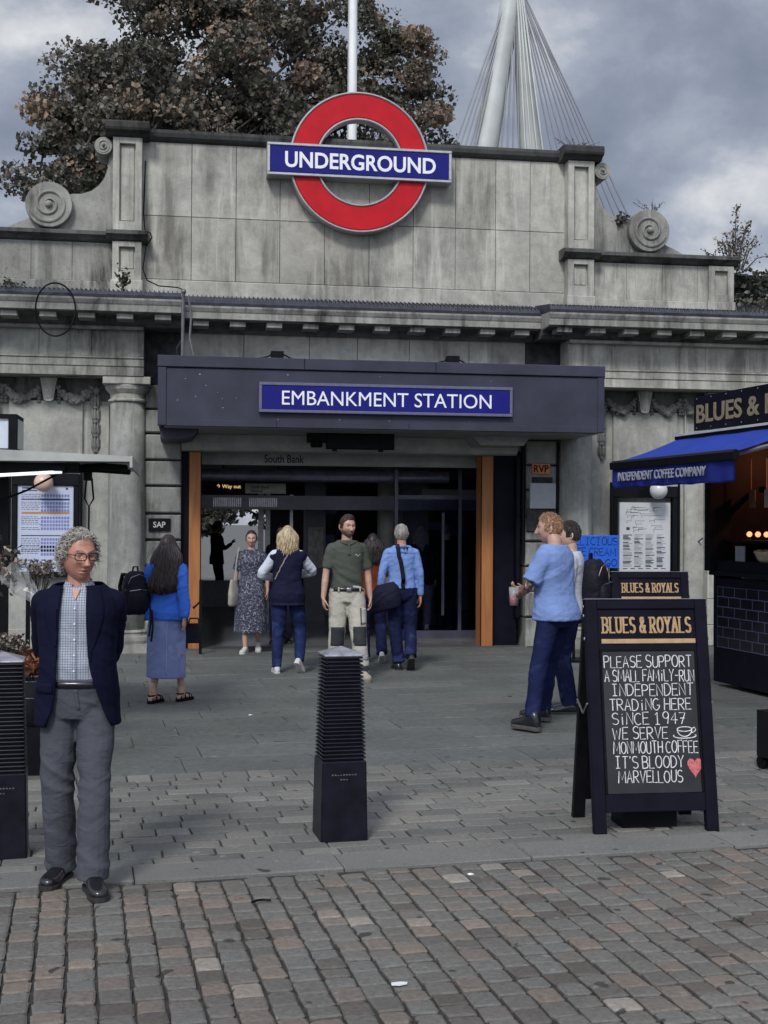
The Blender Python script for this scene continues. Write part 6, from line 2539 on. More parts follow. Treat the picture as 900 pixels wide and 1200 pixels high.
    def patch(s, name, o, fn, nu, nv, m, off=.004, thick=.004, parent=None, direction=(0, 1, 0)):
        """cloth piece lying on garment o: fn(u, v) gives a start point, projected along direction"""
        t = s.bvh(o)
        bm = BM()
        d = Vector(direction).normalized()
        G = []
        for i in range(nu + 1):
            row = []
            for j in range(nv + 1):
                p = Vector(fn(i / nu, j / nv)) * s.k
                h = t.ray_cast(p - d * .6, d)
                if h[0] is None:
                    h = t.find_nearest(p)
                q = h[0] - d * off
                row.append(bm.verts.new(q))
            G.append(row)
        B = [[bm.verts.new(v.co + d * thick) for v in row] for row in G]
        span = max((Vector(fn(1, 1)) - Vector(fn(0, 0))).length * s.k / max(nu, nv) * 5, .10)
        def quad(a, b, c, e_):
            bm.faces.new((a, b, c, e_))
        for i in range(nu):
            for j in range(nv):
                q = (G[i][j], G[i + 1][j], G[i + 1][j + 1], G[i][j + 1])
                if max((q[a].co - q[b].co).length for a, b in ((0, 2), (1, 3), (0, 1), (2, 3))) > span:
                    continue
                quad(*q)
                quad(B[i][j + 1], B[i + 1][j + 1], B[i + 1][j], B[i][j])
                if i == 0: quad(G[0][j], G[0][j + 1], B[0][j + 1], B[0][j])
                if i == nu - 1: quad(G[nu][j + 1], G[nu][j], B[nu][j], B[nu][j + 1])
                if j == 0: quad(G[i + 1][0], G[i][0], B[i][0], B[i + 1][0])
                if j == nv - 1: quad(G[i][nv], G[i + 1][nv], B[i + 1][nv], B[i][nv])
        for v in [v for v in bm.verts if not v.link_faces]:
            bm.verts.remove(v)
        return obj(name, bm, m, parent or s.root, local=True, smooth=True)

    def strap(s, name, o, pts, m, width=.03, off=.006, parent=None, n=22, asthing=None):
        """ribbon through the points, pulled onto garment o where it is close"""
        t = s.bvh(o) if o else None
        P = [Vector(p) * s.k for p in pts]
        path = []
        for i in range(len(P) - 1):
            for q in range(n // (len(P) - 1) + 1):
                path.append(P[i].lerp(P[i + 1], q / (n // (len(P) - 1) + 1)))
        path.append(P[-1])
        bm = BM()
        prev = None
        L = []
        for i, p in enumerate(path):
            nr = Vector((0, -1, 0))
            if t:
                h = t.find_nearest(p)
                if h[0] is not None and h[3] < .09:
                    nr = h[1]
                    p = h[0] + nr * off
                else:
                    nr = (p - Vector((0, 0, p.z))).normalized()
            L.append((p, nr))
        rows_ = []
        for i, (p, nr) in enumerate(L):
            tg = (L[min(i + 1, len(L) - 1)][0] - L[max(i - 1, 0)][0]).normalized()
            sd = tg.cross(nr).normalized() * width / 2
            rows_.append((p + sd, p - sd, p - sd + nr * .004, p + sd + nr * .004))
        ring_loft(bm, rows_)
        return obj(name, bm, m, parent if parent is not None else s.root, local=True)

EYE_W = mat('eye_white', (.36, .34, .32), .2, var=.02, bump=0)
SK_A = mat_skin('ruddy_skin', (.43, .205, .145), (.25, .065, .055))
SK_B = mat_skin('fair_skin', (.44, .275, .21), (.30, .10, .085))
SK_C = mat_skin('bearded_skin', (.42, .25, .185), (.28, .10, .08), beard=(.045, .028, .020))
SK_T = mat_skin('tattooed_skin', (.44, .255, .19), (.30, .11, .09), tattoo=True)
SK_D = mat_skin('tan_skin', (.26, .15, .105), (.26, .09, .075))
LEATHER = mat('black_shoe_leather', (.010, .010, .012), .25, var=.3, scale=20, bump=.08, coat=.3)
SOLE_D = mat('dark_rubber_sole', (.02, .019, .018), .7)
SOLE_W = mat('white_rubber_sole', (.50, .50, .48), .6)
TRAINER = mat_cloth('white_trainer', (.48, .48, .46), .15)
STRAP = mat_cloth('black_webbing', (.012, .012, .016), .3)

# ---------------------------------------------------------------- man in the blazer
NAVYW = mat_cloth('navy_wool', (.0052, .0060, .019), .25, fold=.25, fscale=7)
GREYT = mat_cloth('grey_chino', (.066, .068, .082), .16, fold=.45, fscale=9)
def plaid():
    m, nt, b = _nt('plaid_shirt_cotton')
    v = _coord(nt)
    c = None
    base = _ramp(nt, _noise(nt, 9, 4, .6, v), .3, .7, (.36, .40, .46, 1), (.48, .52, .58, 1))
    for ax, sc_ in (('X', 26), ('Z', 26), ('X', 61), ('Z', 55)):
        w = nt.nodes.new('ShaderNodeTexWave')
        w.wave_type = 'BANDS'; w.bands_direction = ax
        w.inputs['Scale'].default_value = sc_
        w.inputs['Distortion'].default_value = .6
        nt.links.new(v, w.inputs['Vector'])
        f = _mix(nt, 1.0, _ramp(nt, w.outputs['Fac'], .72 if sc_ < 40 else .8, .92), (.75,) * 3 if sc_ < 40 else (.5,) * 3, 'MULTIPLY')
        base = _mix(nt, f, base, (.10, .115, .16))
    nt.links.new(base, b.inputs['Base Color'])
    b.inputs['Roughness'].default_value = .85
    _bump(nt, b, _noise(nt, 12, 3, .5, v, .6), .35, .02)
    return m
p = Figure('grey curly-haired man with glasses in a navy blazer walking past the bollard', (-3.215, -10.86, 0), R(-4), 1.715, lean=(0, -.015), head=(33, 6, 0), width=.98, belly=.03, jut=.02,
           feet={'L': (.095, -.15, .0, 20, 0), 'R': (-.085, .08, .0, -14, 0)},
           arms={'L': ((.03, .20, .93), (.9, .55, -.1), (-1, .1, -.3), (0, 1, 0)), 'R': ((-.03, .17, .95), (-.9, .55, -.1), (1, .1, -.3), (0, 1, 0))})
p.skin_m = SK_A
p.body(SK_A, voxel=.007, long_face=1.02)
p.face(brow=(.22, .19, .16), brow_amt=1.2)
p.hair_short(mat_hair('grey_curls', (.19, .175, .15), (.50, .47, .42), .6), n=1250, length=.036, seed=3, hairline=.80, nape=-.62, curl=.0085, r=.0025, top=.9)
HM = p.HMk()
gl = BM()
for sg in (1, -1):
    pts = []
    for q in range(20):
        a = q / 20 * 2 * math.pi
        cx_, cz_ = .0255 * math.copysign(abs(math.cos(a)) ** .55, math.cos(a)), .0165 * math.copysign(abs(math.sin(a)) ** .55, math.sin(a))
        pts.append(HM @ Vector((sg * .033 + cx_, -.1075 + abs(cx_ + sg * .033) ** 2 * 4.0, .007 + cz_)))
    tube(gl, pts, .0024, 6, closed=True)
    tube(gl, [HM @ Vector((sg * .0575, -.097, .014)), HM @ Vector((sg * .073, -.078, .016)), HM @ Vector((sg * .080, -.02, .012)), HM @ Vector((sg * .080, .015, .006))], .0024, 6)
tube(gl, [HM @ Vector((-.008, -.112, .012)), HM @ Vector((0, -.1145, .015)), HM @ Vector((.008, -.112, .012))], .0024, 6)
obj('glasses', gl, mat('black_glasses_frame', (.010, .009, .010), .25, bump=0), p.root, local=True, smooth=True)
tr_ = p.trousers(GREYT, voxel=.008, r=(.096, .090, .078, .080, .078), hem=.008, amp=.0045, seed=4, bunch=.014, base=.45)
shirt = p.top('shirt', plaid(), z0=.93, z1=1.462, g=.006, flare=.0, sleeve=None, voxel=.009, amp=.004, seed=6)
def blazer_cut(me):
    b_ = bmesh.new(); b_.from_mesh(me)
    k = p.k
    zs = np.array([.70, .80, .86, .95, 1.05, 1.15, 1.28, 1.40, 1.46, 1.52])
    lo = np.array([-.15, -.13, -.105, -.085, -.078, -.074, -.070, -.062, -.058, -.055])
    hi = np.array([.20, .175, .145, .115, .085, .070, .062, .058, .055, .052])
    def gap(z):
        return np.interp(z / k, zs, lo) * k - .005, np.interp(z / k, zs, hi) * k - .005
    kill = []
    for v in b_.verts:
        l, h = gap(v.co.z)
        if v.co.y < -.015 * k and l < v.co.x < h or v.co.z > 1.475 * k and v.co.y < .02:
            kill.append(v)
        elif v.co.z < .79 * k and abs(v.co.x) < .12 and v.normal.z < -.7:
            kill.append(v)
    bmesh.ops.delete(b_, geom=kill, context='VERTS')
    for it in range(3):
        for v in b_.verts:
            if v.is_boundary and v.co.y < -.0:
                l, h = gap(v.co.z)
                tx = l if abs(v.co.x - l) < abs(v.co.x - h) else h
                if abs(v.co.x - tx) < .03:
                    v.co.x += (tx - v.co.x) * .9
    for it in range(6):
        new = {}
        for v in b_.verts:
            if v.is_boundary:
                nb_ = [e.other_vert(v) for e in v.link_edges if e.is_boundary]
                if len(nb_) == 2:
                    new[v] = v.co.lerp((nb_[0].co + nb_[1].co) / 2, .5)
        for v, c in new.items():
            v.co = c
    b_.normal_update()
    inner = {v: b_.verts.new(v.co - v.normal * .007) for v in list(b_.verts)}
    for e_ in [e_ for e_ in b_.edges if e_.is_boundary]:
        a_, c_ = e_.verts
        b_.faces.new((a_, c_, inner[c_], inner[a_]))
    for f_ in [f_ for f_ in b_.faces if all(v in inner for v in f_.verts)]:
        b_.faces.new([inner[v] for v in reversed(f_.verts)])
    bmesh.ops.recalc_face_normals(b_, faces=b_.faces)
    b_.to_mesh(me); b_.free(); me.update()
bl = p.top('blazer', NAVYW, z0=.785, z1=1.482, g=.030, flare=.055, sleeve='long', rs=(.074, .070, .061, .055, .049), voxel=.008, amp=.006, seed=9, cut=blazer_cut, bunch=.012)
def lap(sg):
    def f(u, v):
        z = 1.455 - .40 * v
        x0 = (.056 if sg > 0 else -.060) + sg * (.01 if v < .7 else .0)
        w = .028 + .055 * math.sin(math.pi * min(1, v * 1.25 + .12)) * (1 - v * .55)
        if v > .86: w *= (1 - v) / .14 + .08
        return (x0 + sg * w * u, -.5, z)
    return f
for sg in (1, -1):
    p.patch('lapel', bl, lap(sg), 5, 16, NAVYW, .006, .006, bl)
p.patch('pocket_flap', bl, lambda u, v: (-.205 + .105 * u, -.5, 1.0 - .05 * v), 6, 3, NAVYW, .005, .005, bl)
# open collar: a folded band round the neck with two soft points
for sg in (1, -1):
    bm = BM()
    T_, B_ = [], []
    for q in range(15):
        a = R(20 + 160 * q / 14)
        zt = p.neck.z - .012 + .030 * (1 - math.cos(a)) / 2
        fr = math.exp(-((math.degrees(a) - 30) / 17) ** 2)
        rb = .078 + .012 * fr
        T_.append(Vector((sg * math.sin(a) * .061, p.neck.y - .006 - math.cos(a) * .062, zt)) * p.k)
        B_.append(Vector((sg * (math.sin(a) * rb + .010 * fr), p.neck.y - .006 - math.cos(a) * rb - .022 * fr, zt - .036 - .050 * fr)) * p.k)
    for a, b, c, d in zip(T_, T_[1:], B_[1:], B_):
        o_ = [bm.verts.new(x) for x in (a, b, c, d)]
        bm.faces.new(o_)
    bmesh.ops.remove_doubles(bm, verts=bm.verts[:], dist=.0005)
    bm.normal_update()
    inn = {v: bm.verts.new(v.co - v.normal * .003) for v in list(bm.verts)}
    for e_ in [e_ for e_ in bm.edges if e_.is_boundary]:
        a_, c_ = e_.verts
        bm.faces.new((a_, c_, inn[c_], inn[a_]))
    for f_ in [f_ for f_ in bm.faces if all(v in inn for v in f_.verts)]:
        bm.faces.new([inn[v] for v in reversed(f_.verts)])
    obj('collar', bm, plaid(), shirt, local=True, smooth=True)
# throat of the open shirt
p.patch('open_neck', shirt, lambda u, v: ((u - .5) * .094 * (1 - v), -.6, 1.50 - .10 * v), 6, 6, SK_A, .006, .003, shirt)
p.patch('button_placket', shirt, lambda u, v: (-.012 + .024 * u, -.5, 1.39 - .40 * v), 2, 20, plaid(), .005, .003, shirt)
bt = BM()
t_ = p.bvh(shirt)
for q in range(6):
    h = t_.ray_cast(Vector((0, -.6, (1.36 - q * .075) * p.k)), Vector((0, 1, 0)))
    if h[0]: blob(bt, h[0] + Vector((0, -.007, 0)), (.005, .002, .005), 2)
obj('button', bt, WHITE, shirt, local=True)
p.patch('belt', tr_, lambda u, v: (-.17 + .34 * u, -.6, 1.005 - .03 * v), 20, 2, LEATHER, .004, .005, tr_)
p.patch('fly_seam', tr_, lambda u, v: (.0 + .016 * u + .012 * v, -.6, .97 - .10 * v), 1, 10, GREYT, .003, .004, tr_)
p.shoes(LEATHER, SOLE_D)

# ---------------------------------------------------------------- woman in blue shirt and denim skirt
SHIRT_BLUE = mat_cloth('bright_blue_cotton', (.042, .13, .52), .16, fold=.6, fscale=8)
DENIM_L = mat_cloth('pale_denim', (.155, .195, .36), .16, fold=.4, fscale=6, col2=(.22, .26, .42), c2scale=4)
p = Figure('long-haired woman in a bright blue shirt and pale denim skirt walking away', (-2.86, -4.66, 0), R(150), 1.63, female=True, cyaw=18, head=(5, 0, 0),
           feet={'L': (.10, .10, .0, 0, 0), 'R': (-.10, -.14, .0, -6, 0)}, width=1.0,
           arms={'L': ((.20, -.06, .88), (.3, .5, 0), (0, -.1, -1), (-1, 0, 0)), 'R': ((-.25, .08, .86), (-.4, .5, 0), (0, -.05, -1), (1, 0, 0))})
p.skin_m = SK_B
p.body(SK_B, voxel=.009)
p.top('shirt', SHIRT_BLUE, z0=.86, z1=1.475, g=.034, flare=.10, sleeve='long', rs=(.080, .078, .070, .062, .055), amp=.010, seed=12, bunch=.014, base=.8)
bm = BM()
rings = []
for q, z in enumerate((1.02, .95, .86, .74, .60, .46, .34, .26)):
    t = (1.02 - z) / .76
    rr = []
    for i in range(48):
        a = i / 48 * 2 * math.pi
        w = .175 + .025 * min(1, t * 3) + .012 * t
        d = .135 + .03 * min(1, t * 3) + .015 * t
        f_ = 1 + .018 * math.sin(a * 5 + 1) * t + .010 * math.sin(a * 9 + 2) * t
        rr.append(Vector((w * math.cos(a) * f_, d * math.sin(a) * f_ + .01, z)))
    rings.append(rr)
ring_loft(bm, rings)
p.S(bm)
me = remesh(bm, .010, 2, 'skirt')
wrinkle(me, .006, (6, 6, 9), [((.1, -.1, .9), .12), ((0, -.12, .75), .15)], .010, 14, .5)
sk_ = obj('skirt', me, DENIM_L, p.root, local=True, smooth=True)
p.patch('seam', sk_, lambda u, v: (-.10 + .008 * u, .6, .86 - .56 * v), 1, 16, mat_cloth('denim_seam', (.25, .29, .45)), .003, .003, sk_, (0, -1, 0))
p.hair_long(mat_hair('dark_brown_hair', (.012, .008, .009), (.050, .032, .033), .38), 1.13, n=640, seed=5, wx=.14, wy=.115, wave=.018, yoff=.06, tuck=.22, r=.009)
p.shoes(BLACK, BLACK, 'sandal', 1.0)
bk_loc = p.root.location.copy()

def backpack(label, loc, rz, m, s=1.0, keyrings=False):
    t = thing('backpack', label, 'backpack', loc, rz)
    bm = BM()
    rings = []
    for z, w, d in ((-.22, .10, .05), (-.205, .135, .08), (-.12, .145, .10), (0, .142, .105), (.10, .130, .095), (.17, .105, .075), (.205, .06, .045)):
        rings.append(superring(Vector((0, 0, z)) * s, Vector((1, 0, 0)), Vector((0, 1, 0)), w * s, d * s, 24, 3))
    ring_loft(bm, rings)
    me = remesh(bm, .010, 3, 'bag')
    wrinkle(me, .007, (9, 9, 12), [], .01, 33, .8)
    bg = obj('bag', me, m, t, local=True, smooth=True)
    bm = BM()
    rings = []
    for z, w, d in ((-.185, .085, .03), (-.17, .105, .05), (-.08, .11, .06), (.0, .10, .05), (.02, .08, .03)):
        rings.append(superring(Vector((0, .085, z)) * s, Vector((1, 0, 0)), Vector((0, 1, 0)), w * s, d * s, 20, 3))
    ring_loft(bm, rings)
    obj('front_pocket', bm, m, t, local=True, smooth=True)
    bm = BM()
    tube(bm, [Vector((-.03, -.03, .19)) * s, Vector((-.02, -.03, .25)) * s, Vector((.02, -.03, .25)) * s, Vector((.03, -.03, .19)) * s], .010 * s, 6)
    obj('grab_handle', bm, STRAP, t, local=True)
    for sg in (1, -1):
        bm = BM()
        pts = [Vector((sg * .07, -.08, .17)), Vector((sg * .085, -.17, .17)), Vector((sg * .09, -.24, .05)), Vector((sg * .095, -.20, -.08)), Vector((sg * .10, -.09, -.17))]
        tube(bm, [q * s for q in pts], [.018 * s, .020 * s, .020 * s, .014 * s, .010 * s], 8)
        obj('shoulder_strap', bm, STRAP, t, local=True)
    bm = BM()
    tube(bm, [Vector((-.10, .115, .02)) * s, Vector((.0, .15, .035)) * s, Vector((.10, .115, .02)) * s], .004, 5)
    tube(bm, [Vector((-.128, .06, .02)) * s, Vector((-.08, .09, .15)) * s, Vector((.0, .10, .18)) * s, Vector((.08, .09, .15)) * s, Vector((.128, .06, .02)) * s], .004, 5)
    obj('zip', bm, STEEL, t, local=True)
    return t
BAG_B = mat_cloth('black_nylon', (.012, .012, .018), .35, rough=.5, fold=.4)
backpack('black backpack hanging from one shoulder of the blue-shirted woman', (-3.155, -4.62, 1.06), R(200), BAG_B, .98)
bm = BM()
for q, (x, z) in enumerate(((-3.02, .95), (-3.0, .9))):
    tube(bm, [(x, -4.80, z), (x + .01, -4.82, z - .16), (x - .005, -4.81, z - .30)], .010, 5)
bm2 = BM()
tag(obj('bag_strap_tail', bm, STRAP), 'loose black strap tails with lettering dangling below the woman\'s backpack', 'strap')
bm2.free()
bm = BM()
prism(bm, [(-.07, 0), (.07, 0), (.075, .19), (-.075, .19)], -.035, .035, axis='y', M=Matrix.Translation((-2.60, -4.55, .56)))
tube(bm, [(-2.65, -4.55, .75), (-2.64, -4.55, .80), (-2.56, -4.55, .80), (-2.55, -4.55, .75)], .008, 6)
tag(obj('handbag', bm, BAG_B), 'small black box-shaped bag held low by the woman in the denim skirt', 'bag')

# ---------------------------------------------------------------- woman in the flowery dress
def floral():
    m, nt, b = _nt('navy_floral_print')
    v = _coord(nt)
    n1 = _noise(nt, 46, 3, .6, v, 1.2)
    f = _ramp(nt, n1, .555, .60)
    n0 = _noise(nt, 5, 3, .5, v)
    base = _ramp(nt, n0, .3, .7, (.014, .015, .032, 1), (.028, .030, .055, 1))
    c = _mix(nt, f, base, (.26, .27, .32))
    nt.links.new(c, b.inputs['Base Color'])
    b.inputs['Roughness'].default_value = .8
    _bump(nt, b, _noise(nt, 10, 3, .5, v, .6), .4, .02)
    return m
FLOR = floral()
p = Figure('woman in a navy flower-print dress stepping out of the entrance with a pale tote', (-1.80, -.02, 0), R(-8), 1.64, female=True, head=(4, 4, 0),
           feet={'L': (.09, .17, .05, 6, 22), 'R': (-.07, -.10, .0, -12, 0)}, width=1.04,
           arms={'L': ((.23, .02, .87), (.4, .5, 0), (0, -.1, -1), (-1, 0, 0)), 'R': ((-.245, -.03, .85), (-.4, .5, 0), (0, -.1, -1), (1, 0, 0))})
p.skin_m = SK_B
p.body(SK_B, voxel=.009)
p.face()
def skirt_in(bm):
    rings = []
    for z in (1.12, 1.0, .9, .78, .62, .48, .36, .29):
        t = (1.12 - z) / .83
        rr = []
        for i in range(48):
            a = i / 48 * 2 * math.pi
            w = .140 + .06 * min(1, t * 2.6) + .045 * t
            d = .105 + .045 * min(1, t * 2.6) + .06 * t
            f_ = 1 + .05 * math.sin(a * 6 + .5) * t + .025 * math.sin(a * 11) * t
            rr.append(p.pt(Vector((w * math.cos(a) * f_, d * math.sin(a) * f_ + .02 * t, z))))
        rings.append(rr)
    ring_loft(bm, rings)
p.top('dress', FLOR, z0=.95, z1=1.47, g=.014, flare=.0, sleeve='short', rs=(.072, .068, .066, .05, .04), amp=.006, seed=15, extra=skirt_in)
p.hair_short(mat_hair('brown_tied_hair', (.02, .013, .010), (.06, .04, .03)), n=520, length=.03, seed=6, hairline=.66, nape=-.5, comb=(0, .8, .1))
p.shoes(TRAINER, SOLE_W)
tt = thing('tote_bag', 'pale canvas tote bag hanging beside the flower-print dress', 'bag', (-2.05, -.05, .62))
bm = BM()
rings = []
for z, w, d in ((0, .10, .03), (.03, .13, .05), (.18, .125, .05), (.33, .10, .025), (.36, .09, .012)):
    rings.append(superring(Vector((.02, 0, z)), Vector((.5, .85, 0)), Vector((-.85, .5, 0)), w, d, 20, 2.4))
ring_loft(bm, rings)
obj('bag', bm, mat_cloth('cream_canvas', (.34, .32, .28), .2), tt, local=True, smooth=True)
bm = BM()
tube(bm, [(.03, -.06, .35), (.05, -.04, .6), (.08, 0, .78), (.05, .04, .6), (.03, .06, .35)], .010, 5)
obj('strap', bm, mat_cloth('cream_strap', (.30, .28, .25)), tt, local=True)

# ---------------------------------------------------------------- blonde woman in the gilet
GILET = mat_cloth('navy_gilet', (.010, .011, .030), .3, fold=.55, fscale=7)
KNIT = mat_cloth('white_knit', (.50, .53, .60), .1, fold=.5, fscale=11)
DENIM = mat_cloth('blue_denim', (.013, .020, .066), .3, fold=.5, fscale=9, col2=(.03, .05, .14), c2scale=5, c2=(.52, .68))
p = Figure('blonde woman in a navy gilet and jeans walking into the station', (-1.50, -2.28, 0), R(180), 1.715, female=True, lean=(.0, -.03), head=(-12, 4, 0), width=1.02,
           feet={'L': (.13, .10, .0, 4, 0), 'R': (-.13, .20, .075, -28, 38)},
           arms={'L': ((.12, -.24, 1.10), (.9, .5, -.2), (-.6, -.6, .3), (0, 0, -1)), 'R': ((-.10, -.28, 1.14), (-.95, .35, -.1), (.6, -.6, .4), (0, 0, -1))})
p.skin_m = SK_B
p.body(SK_B, voxel=.009)
p.top('jumper', KNIT, z0=1.0, z1=1.475, g=.006, flare=0, sleeve='long', rs=(.066, .066, .060, .058, .046), amp=.006, seed=17)
vest = p.top('gilet', GILET, z0=.80, z1=1.485, g=.030, flare=.025, sleeve='cap', rs=(.076, .078, .07, .06, .05), amp=.008, seed=18)
tj = p.trousers(DENIM, r=(.104, .094, .072, .068, .062), hem=.02, amp=.006, seed=19, bunch=.013)
p.hair_long(mat_hair('blonde_hair', (.20, .145, .075), (.52, .42, .26), .42), 1.39, n=330, seed=7, wx=.118, wy=.105, wave=.012, yoff=.028, r=.0085)
p.shoes(TRAINER, SOLE_W)
p.strap('bag_strap', vest, [(-.02, .12, 1.45), (.05, .16, 1.34), (.12, .15, 1.22), (.18, .08, 1.10)], mat_cloth('thin_tan_strap', (.22, .19, .17)), .014)

# ---------------------------------------------------------------- man in the polo shirt
POLO = mat_cloth('olive_grey_polo', (.062, .070, .058), .14, fold=.4, fscale=8)
CARGO = mat_cloth('cream_work_trousers', (.40, .38, .325), .14, fold=.5, fscale=8)
PATCHM = mat_cloth('charcoal_patch', (.035, .038, .042), .25)
p = Figure('bearded man in an olive polo shirt and cream work trousers behind the bollard', (-.905, -3.06, 0), R(4), 1.835, lean=(0, 0), head=(16, 2, 0), width=.94, belly=.008,
           feet={'L': (.135, -.14, .0, 10, 0), 'R': (-.10, .10, .0, -10, 0)},
           arms={'L': ((.250, -.02, .87), (.5, .7, 0), (.02, -.12, -1), (-1, 0, 0)), 'R': ((-.262, -.05, .87), (-.5, .7, 0), (.08, -.15, -1), (1, 0, 0))})
p.skin_m = SK_C
p.body(SK_C, voxel=.0075, beard=.85, curl=26)
p.face(brow=(.05, .03, .02), brow_amt=1.1)
p.hair_short(mat_hair('brown_hair', (.028, .018, .013), (.085, .055, .04)), n=1500, length=.020, seed=9, hairline=.60, nape=-.42, comb=(.2, -.5, .55), top=1.7)
tc = p.trousers(CARGO, r=(.104, .098, .088, .086, .082), hem=.03, amp=.009, seed=22, bunch=.016, base=.6, top=1.0)
ps = p.top('polo_shirt', POLO, z0=.965, z1=1.478, g=.016, flare=.02, sleeve='short', rs=(.068, .063, .061, .06, .05), amp=.007, seed=23, bunch=.012)
p.patch('belt', tc, lambda u, v: (-.185 + .37 * u, -.6, .975 - .036 * v), 24, 2, LEATHER, .007, .006, tc)
p.patch('buckle', tc, lambda u, v: (-.028 + .056 * u, -.6, .977 - .040 * v), 3, 3, STEEL, .014, .004, tc)
for x in (-.115, .115):
    p.patch('belt_loop', tc, lambda u, v: (x + .016 * u, -.6, .982 - .05 * v), 1, 4, CARGO, .012, .004, tc)
for side, sg in (('L', 1), ('R', -1)):
    kn = p.j['knee' + side]; an = p.j['ank' + side]
    p.patch('knee_panel', tc, lambda u, v: (kn.x - .072 + .144 * u, -.6, kn.z + .065 - .20 * v), 8, 10, PATCHM, .004, .003, tc)
    p.patch('hem_panel', tc, lambda u, v: (an.x - .075 + .15 * u, -.6, an.z + .075 - .085 * v), 8, 4, PATCHM, .004, .003, tc)
    p.patch('shin_band', tc, lambda u, v: (an.x - .073 + .146 * u, -.6, an.z + .18 - .045 * v), 8, 3, mat_cloth('reflective_grey', (.30, .31, .33)), .005, .003, tc)
p.patch('cargo_pocket', tc, lambda u, v: (.125 + .085 * u, -.6, .76 - .16 * v), 5, 8, CARGO, .014, .012, tc)
p.patch('pocket_edge', tc, lambda u, v: (.118 + .012 * u, -.6, .765 - .17 * v), 1, 8, PATCHM, .016, .008, tc)
for sg in (1, -1):
    p.patch('collar_wing', ps, lambda u, v: (sg * (.012 + .075 * u), -.6, 1.490 - .035 * u * 0 - (.055 - .02 * u) * v - .012 * (1 - u)), 5, 4, POLO, .012, .006, ps)
p.patch('placket', ps, lambda u, v: (-.014 + .028 * u, -.6, 1.45 - .13 * v), 2, 8, POLO, .006, .004, ps)
p.patch('chest_logo', ps, lambda u, v: (.065 + .06 * u, -.6, 1.325 - .014 * v + .01 * math.sin(u * 9)), 8, 2, mat_cloth('pale_embroidery', (.30, .31, .30)), .004, .002, ps)
p.shoes(mat_cloth('beige_suede', (.30, .27, .22), .2), mat('tan_sole', (.16, .14, .11), .7), 'boot', 1.02)

# ---------------------------------------------------------------- man in the blue office shirt
SHIRT_P = mat_cloth('pale_blue_shirt', (.16, .25, .52), .12, fold=.6, fscale=8)
CHINO_N = mat_cloth('navy_jeans', (.011, .014, .045), .3, fold=.5, fscale=9, col2=(.03, .045, .13), c2scale=5, c2=(.54, .70))
p = Figure('grey-haired man in a pale blue shirt walking in with a dark shoulder bag', (-.125, -2.12, 0), R(180), 1.745, lean=(0, -.02), head=(-3, 3, 0), width=.93,
           feet={'L': (.05, .10, .0, 5, 0), 'R': (-.075, .26, .085, -6, 42)},
           arms={'L': ((.245, -.03, .88), (.5, .7, 0), (.1, -.2, -1), (-1, 0, 0)), 'R': ((-.235, -.02, .87), (-.4, .7, 0), (0, -.1, -1), (1, 0, 0))})
p.skin_m = SK_A
p.body(SK_A, voxel=.0085)
p.hair_short(mat_hair('short_grey_hair', (.16, .15, .14), (.38, .37, .35)), n=1700, length=.014, seed=11, hairline=.70, nape=-.50, comb=(0, .2, -.4), thin=.80, r=.0022)
p.trousers(CHINO_N, r=(.100, .094, .080, .076, .070), hem=.045, amp=.008, seed=25, bunch=.016, base=.6)
sh_ = p.top('shirt', SHIRT_P, z0=.965, z1=1.482, g=.018, flare=.03, sleeve='long', rs=(.068, .060, .054, .050, .042), amp=.008, seed=26, bunch=.013, base=.7)
p.patch('collar', sh_, lambda u, v: (-.075 + .15 * u, .6, 1.505 - .045 * v), 8, 3, SHIRT_P, .014, .006, sh_, (0, -1, 0))
p.patch('yoke_seam', sh_, lambda u, v: (-.19 + .38 * u, .6, 1.395 - .006 * v), 16, 1, SHIRT_P, .005, .003, sh_, (0, -1, 0))
p.shoes(LEATHER, SOLE_D)
mb = thing('messenger_bag', 'dark navy messenger bag slung at the hip of the man in pale blue', 'bag', (-.345, -2.26, .70), R(172))
bm = BM()
rings = []
for z, w, d in ((0, .13, .04), (.02, .185, .065), (.12, .20, .075), (.25, .165, .06), (.33, .10, .035)):
    rings.append(superring(Vector((.0, .02, z)), Vector((1, 0, -.25)), Vector((0, 1, 0)), w, d, 24, 3.2))
ring_loft(bm, rings)
me = remesh(bm, .010, 3, 'bag'); wrinkle(me, .006, (8, 8, 8), [], .01, 41, .8)
obj('bag', me, mat_cloth('navy_bag_nylon', (.010, .011, .026), .3, rough=.6), mb, local=True, smooth=True)
st_ = p.strap('bag_strap', sh_, [(.06, .02, 1.50), (.062, .14, 1.42), (.045, .20, 1.30), (.02, .20, 1.15), (.0, .20, 1.0), (.02, .22, .96)], STRAP, .05, .008, n=30)

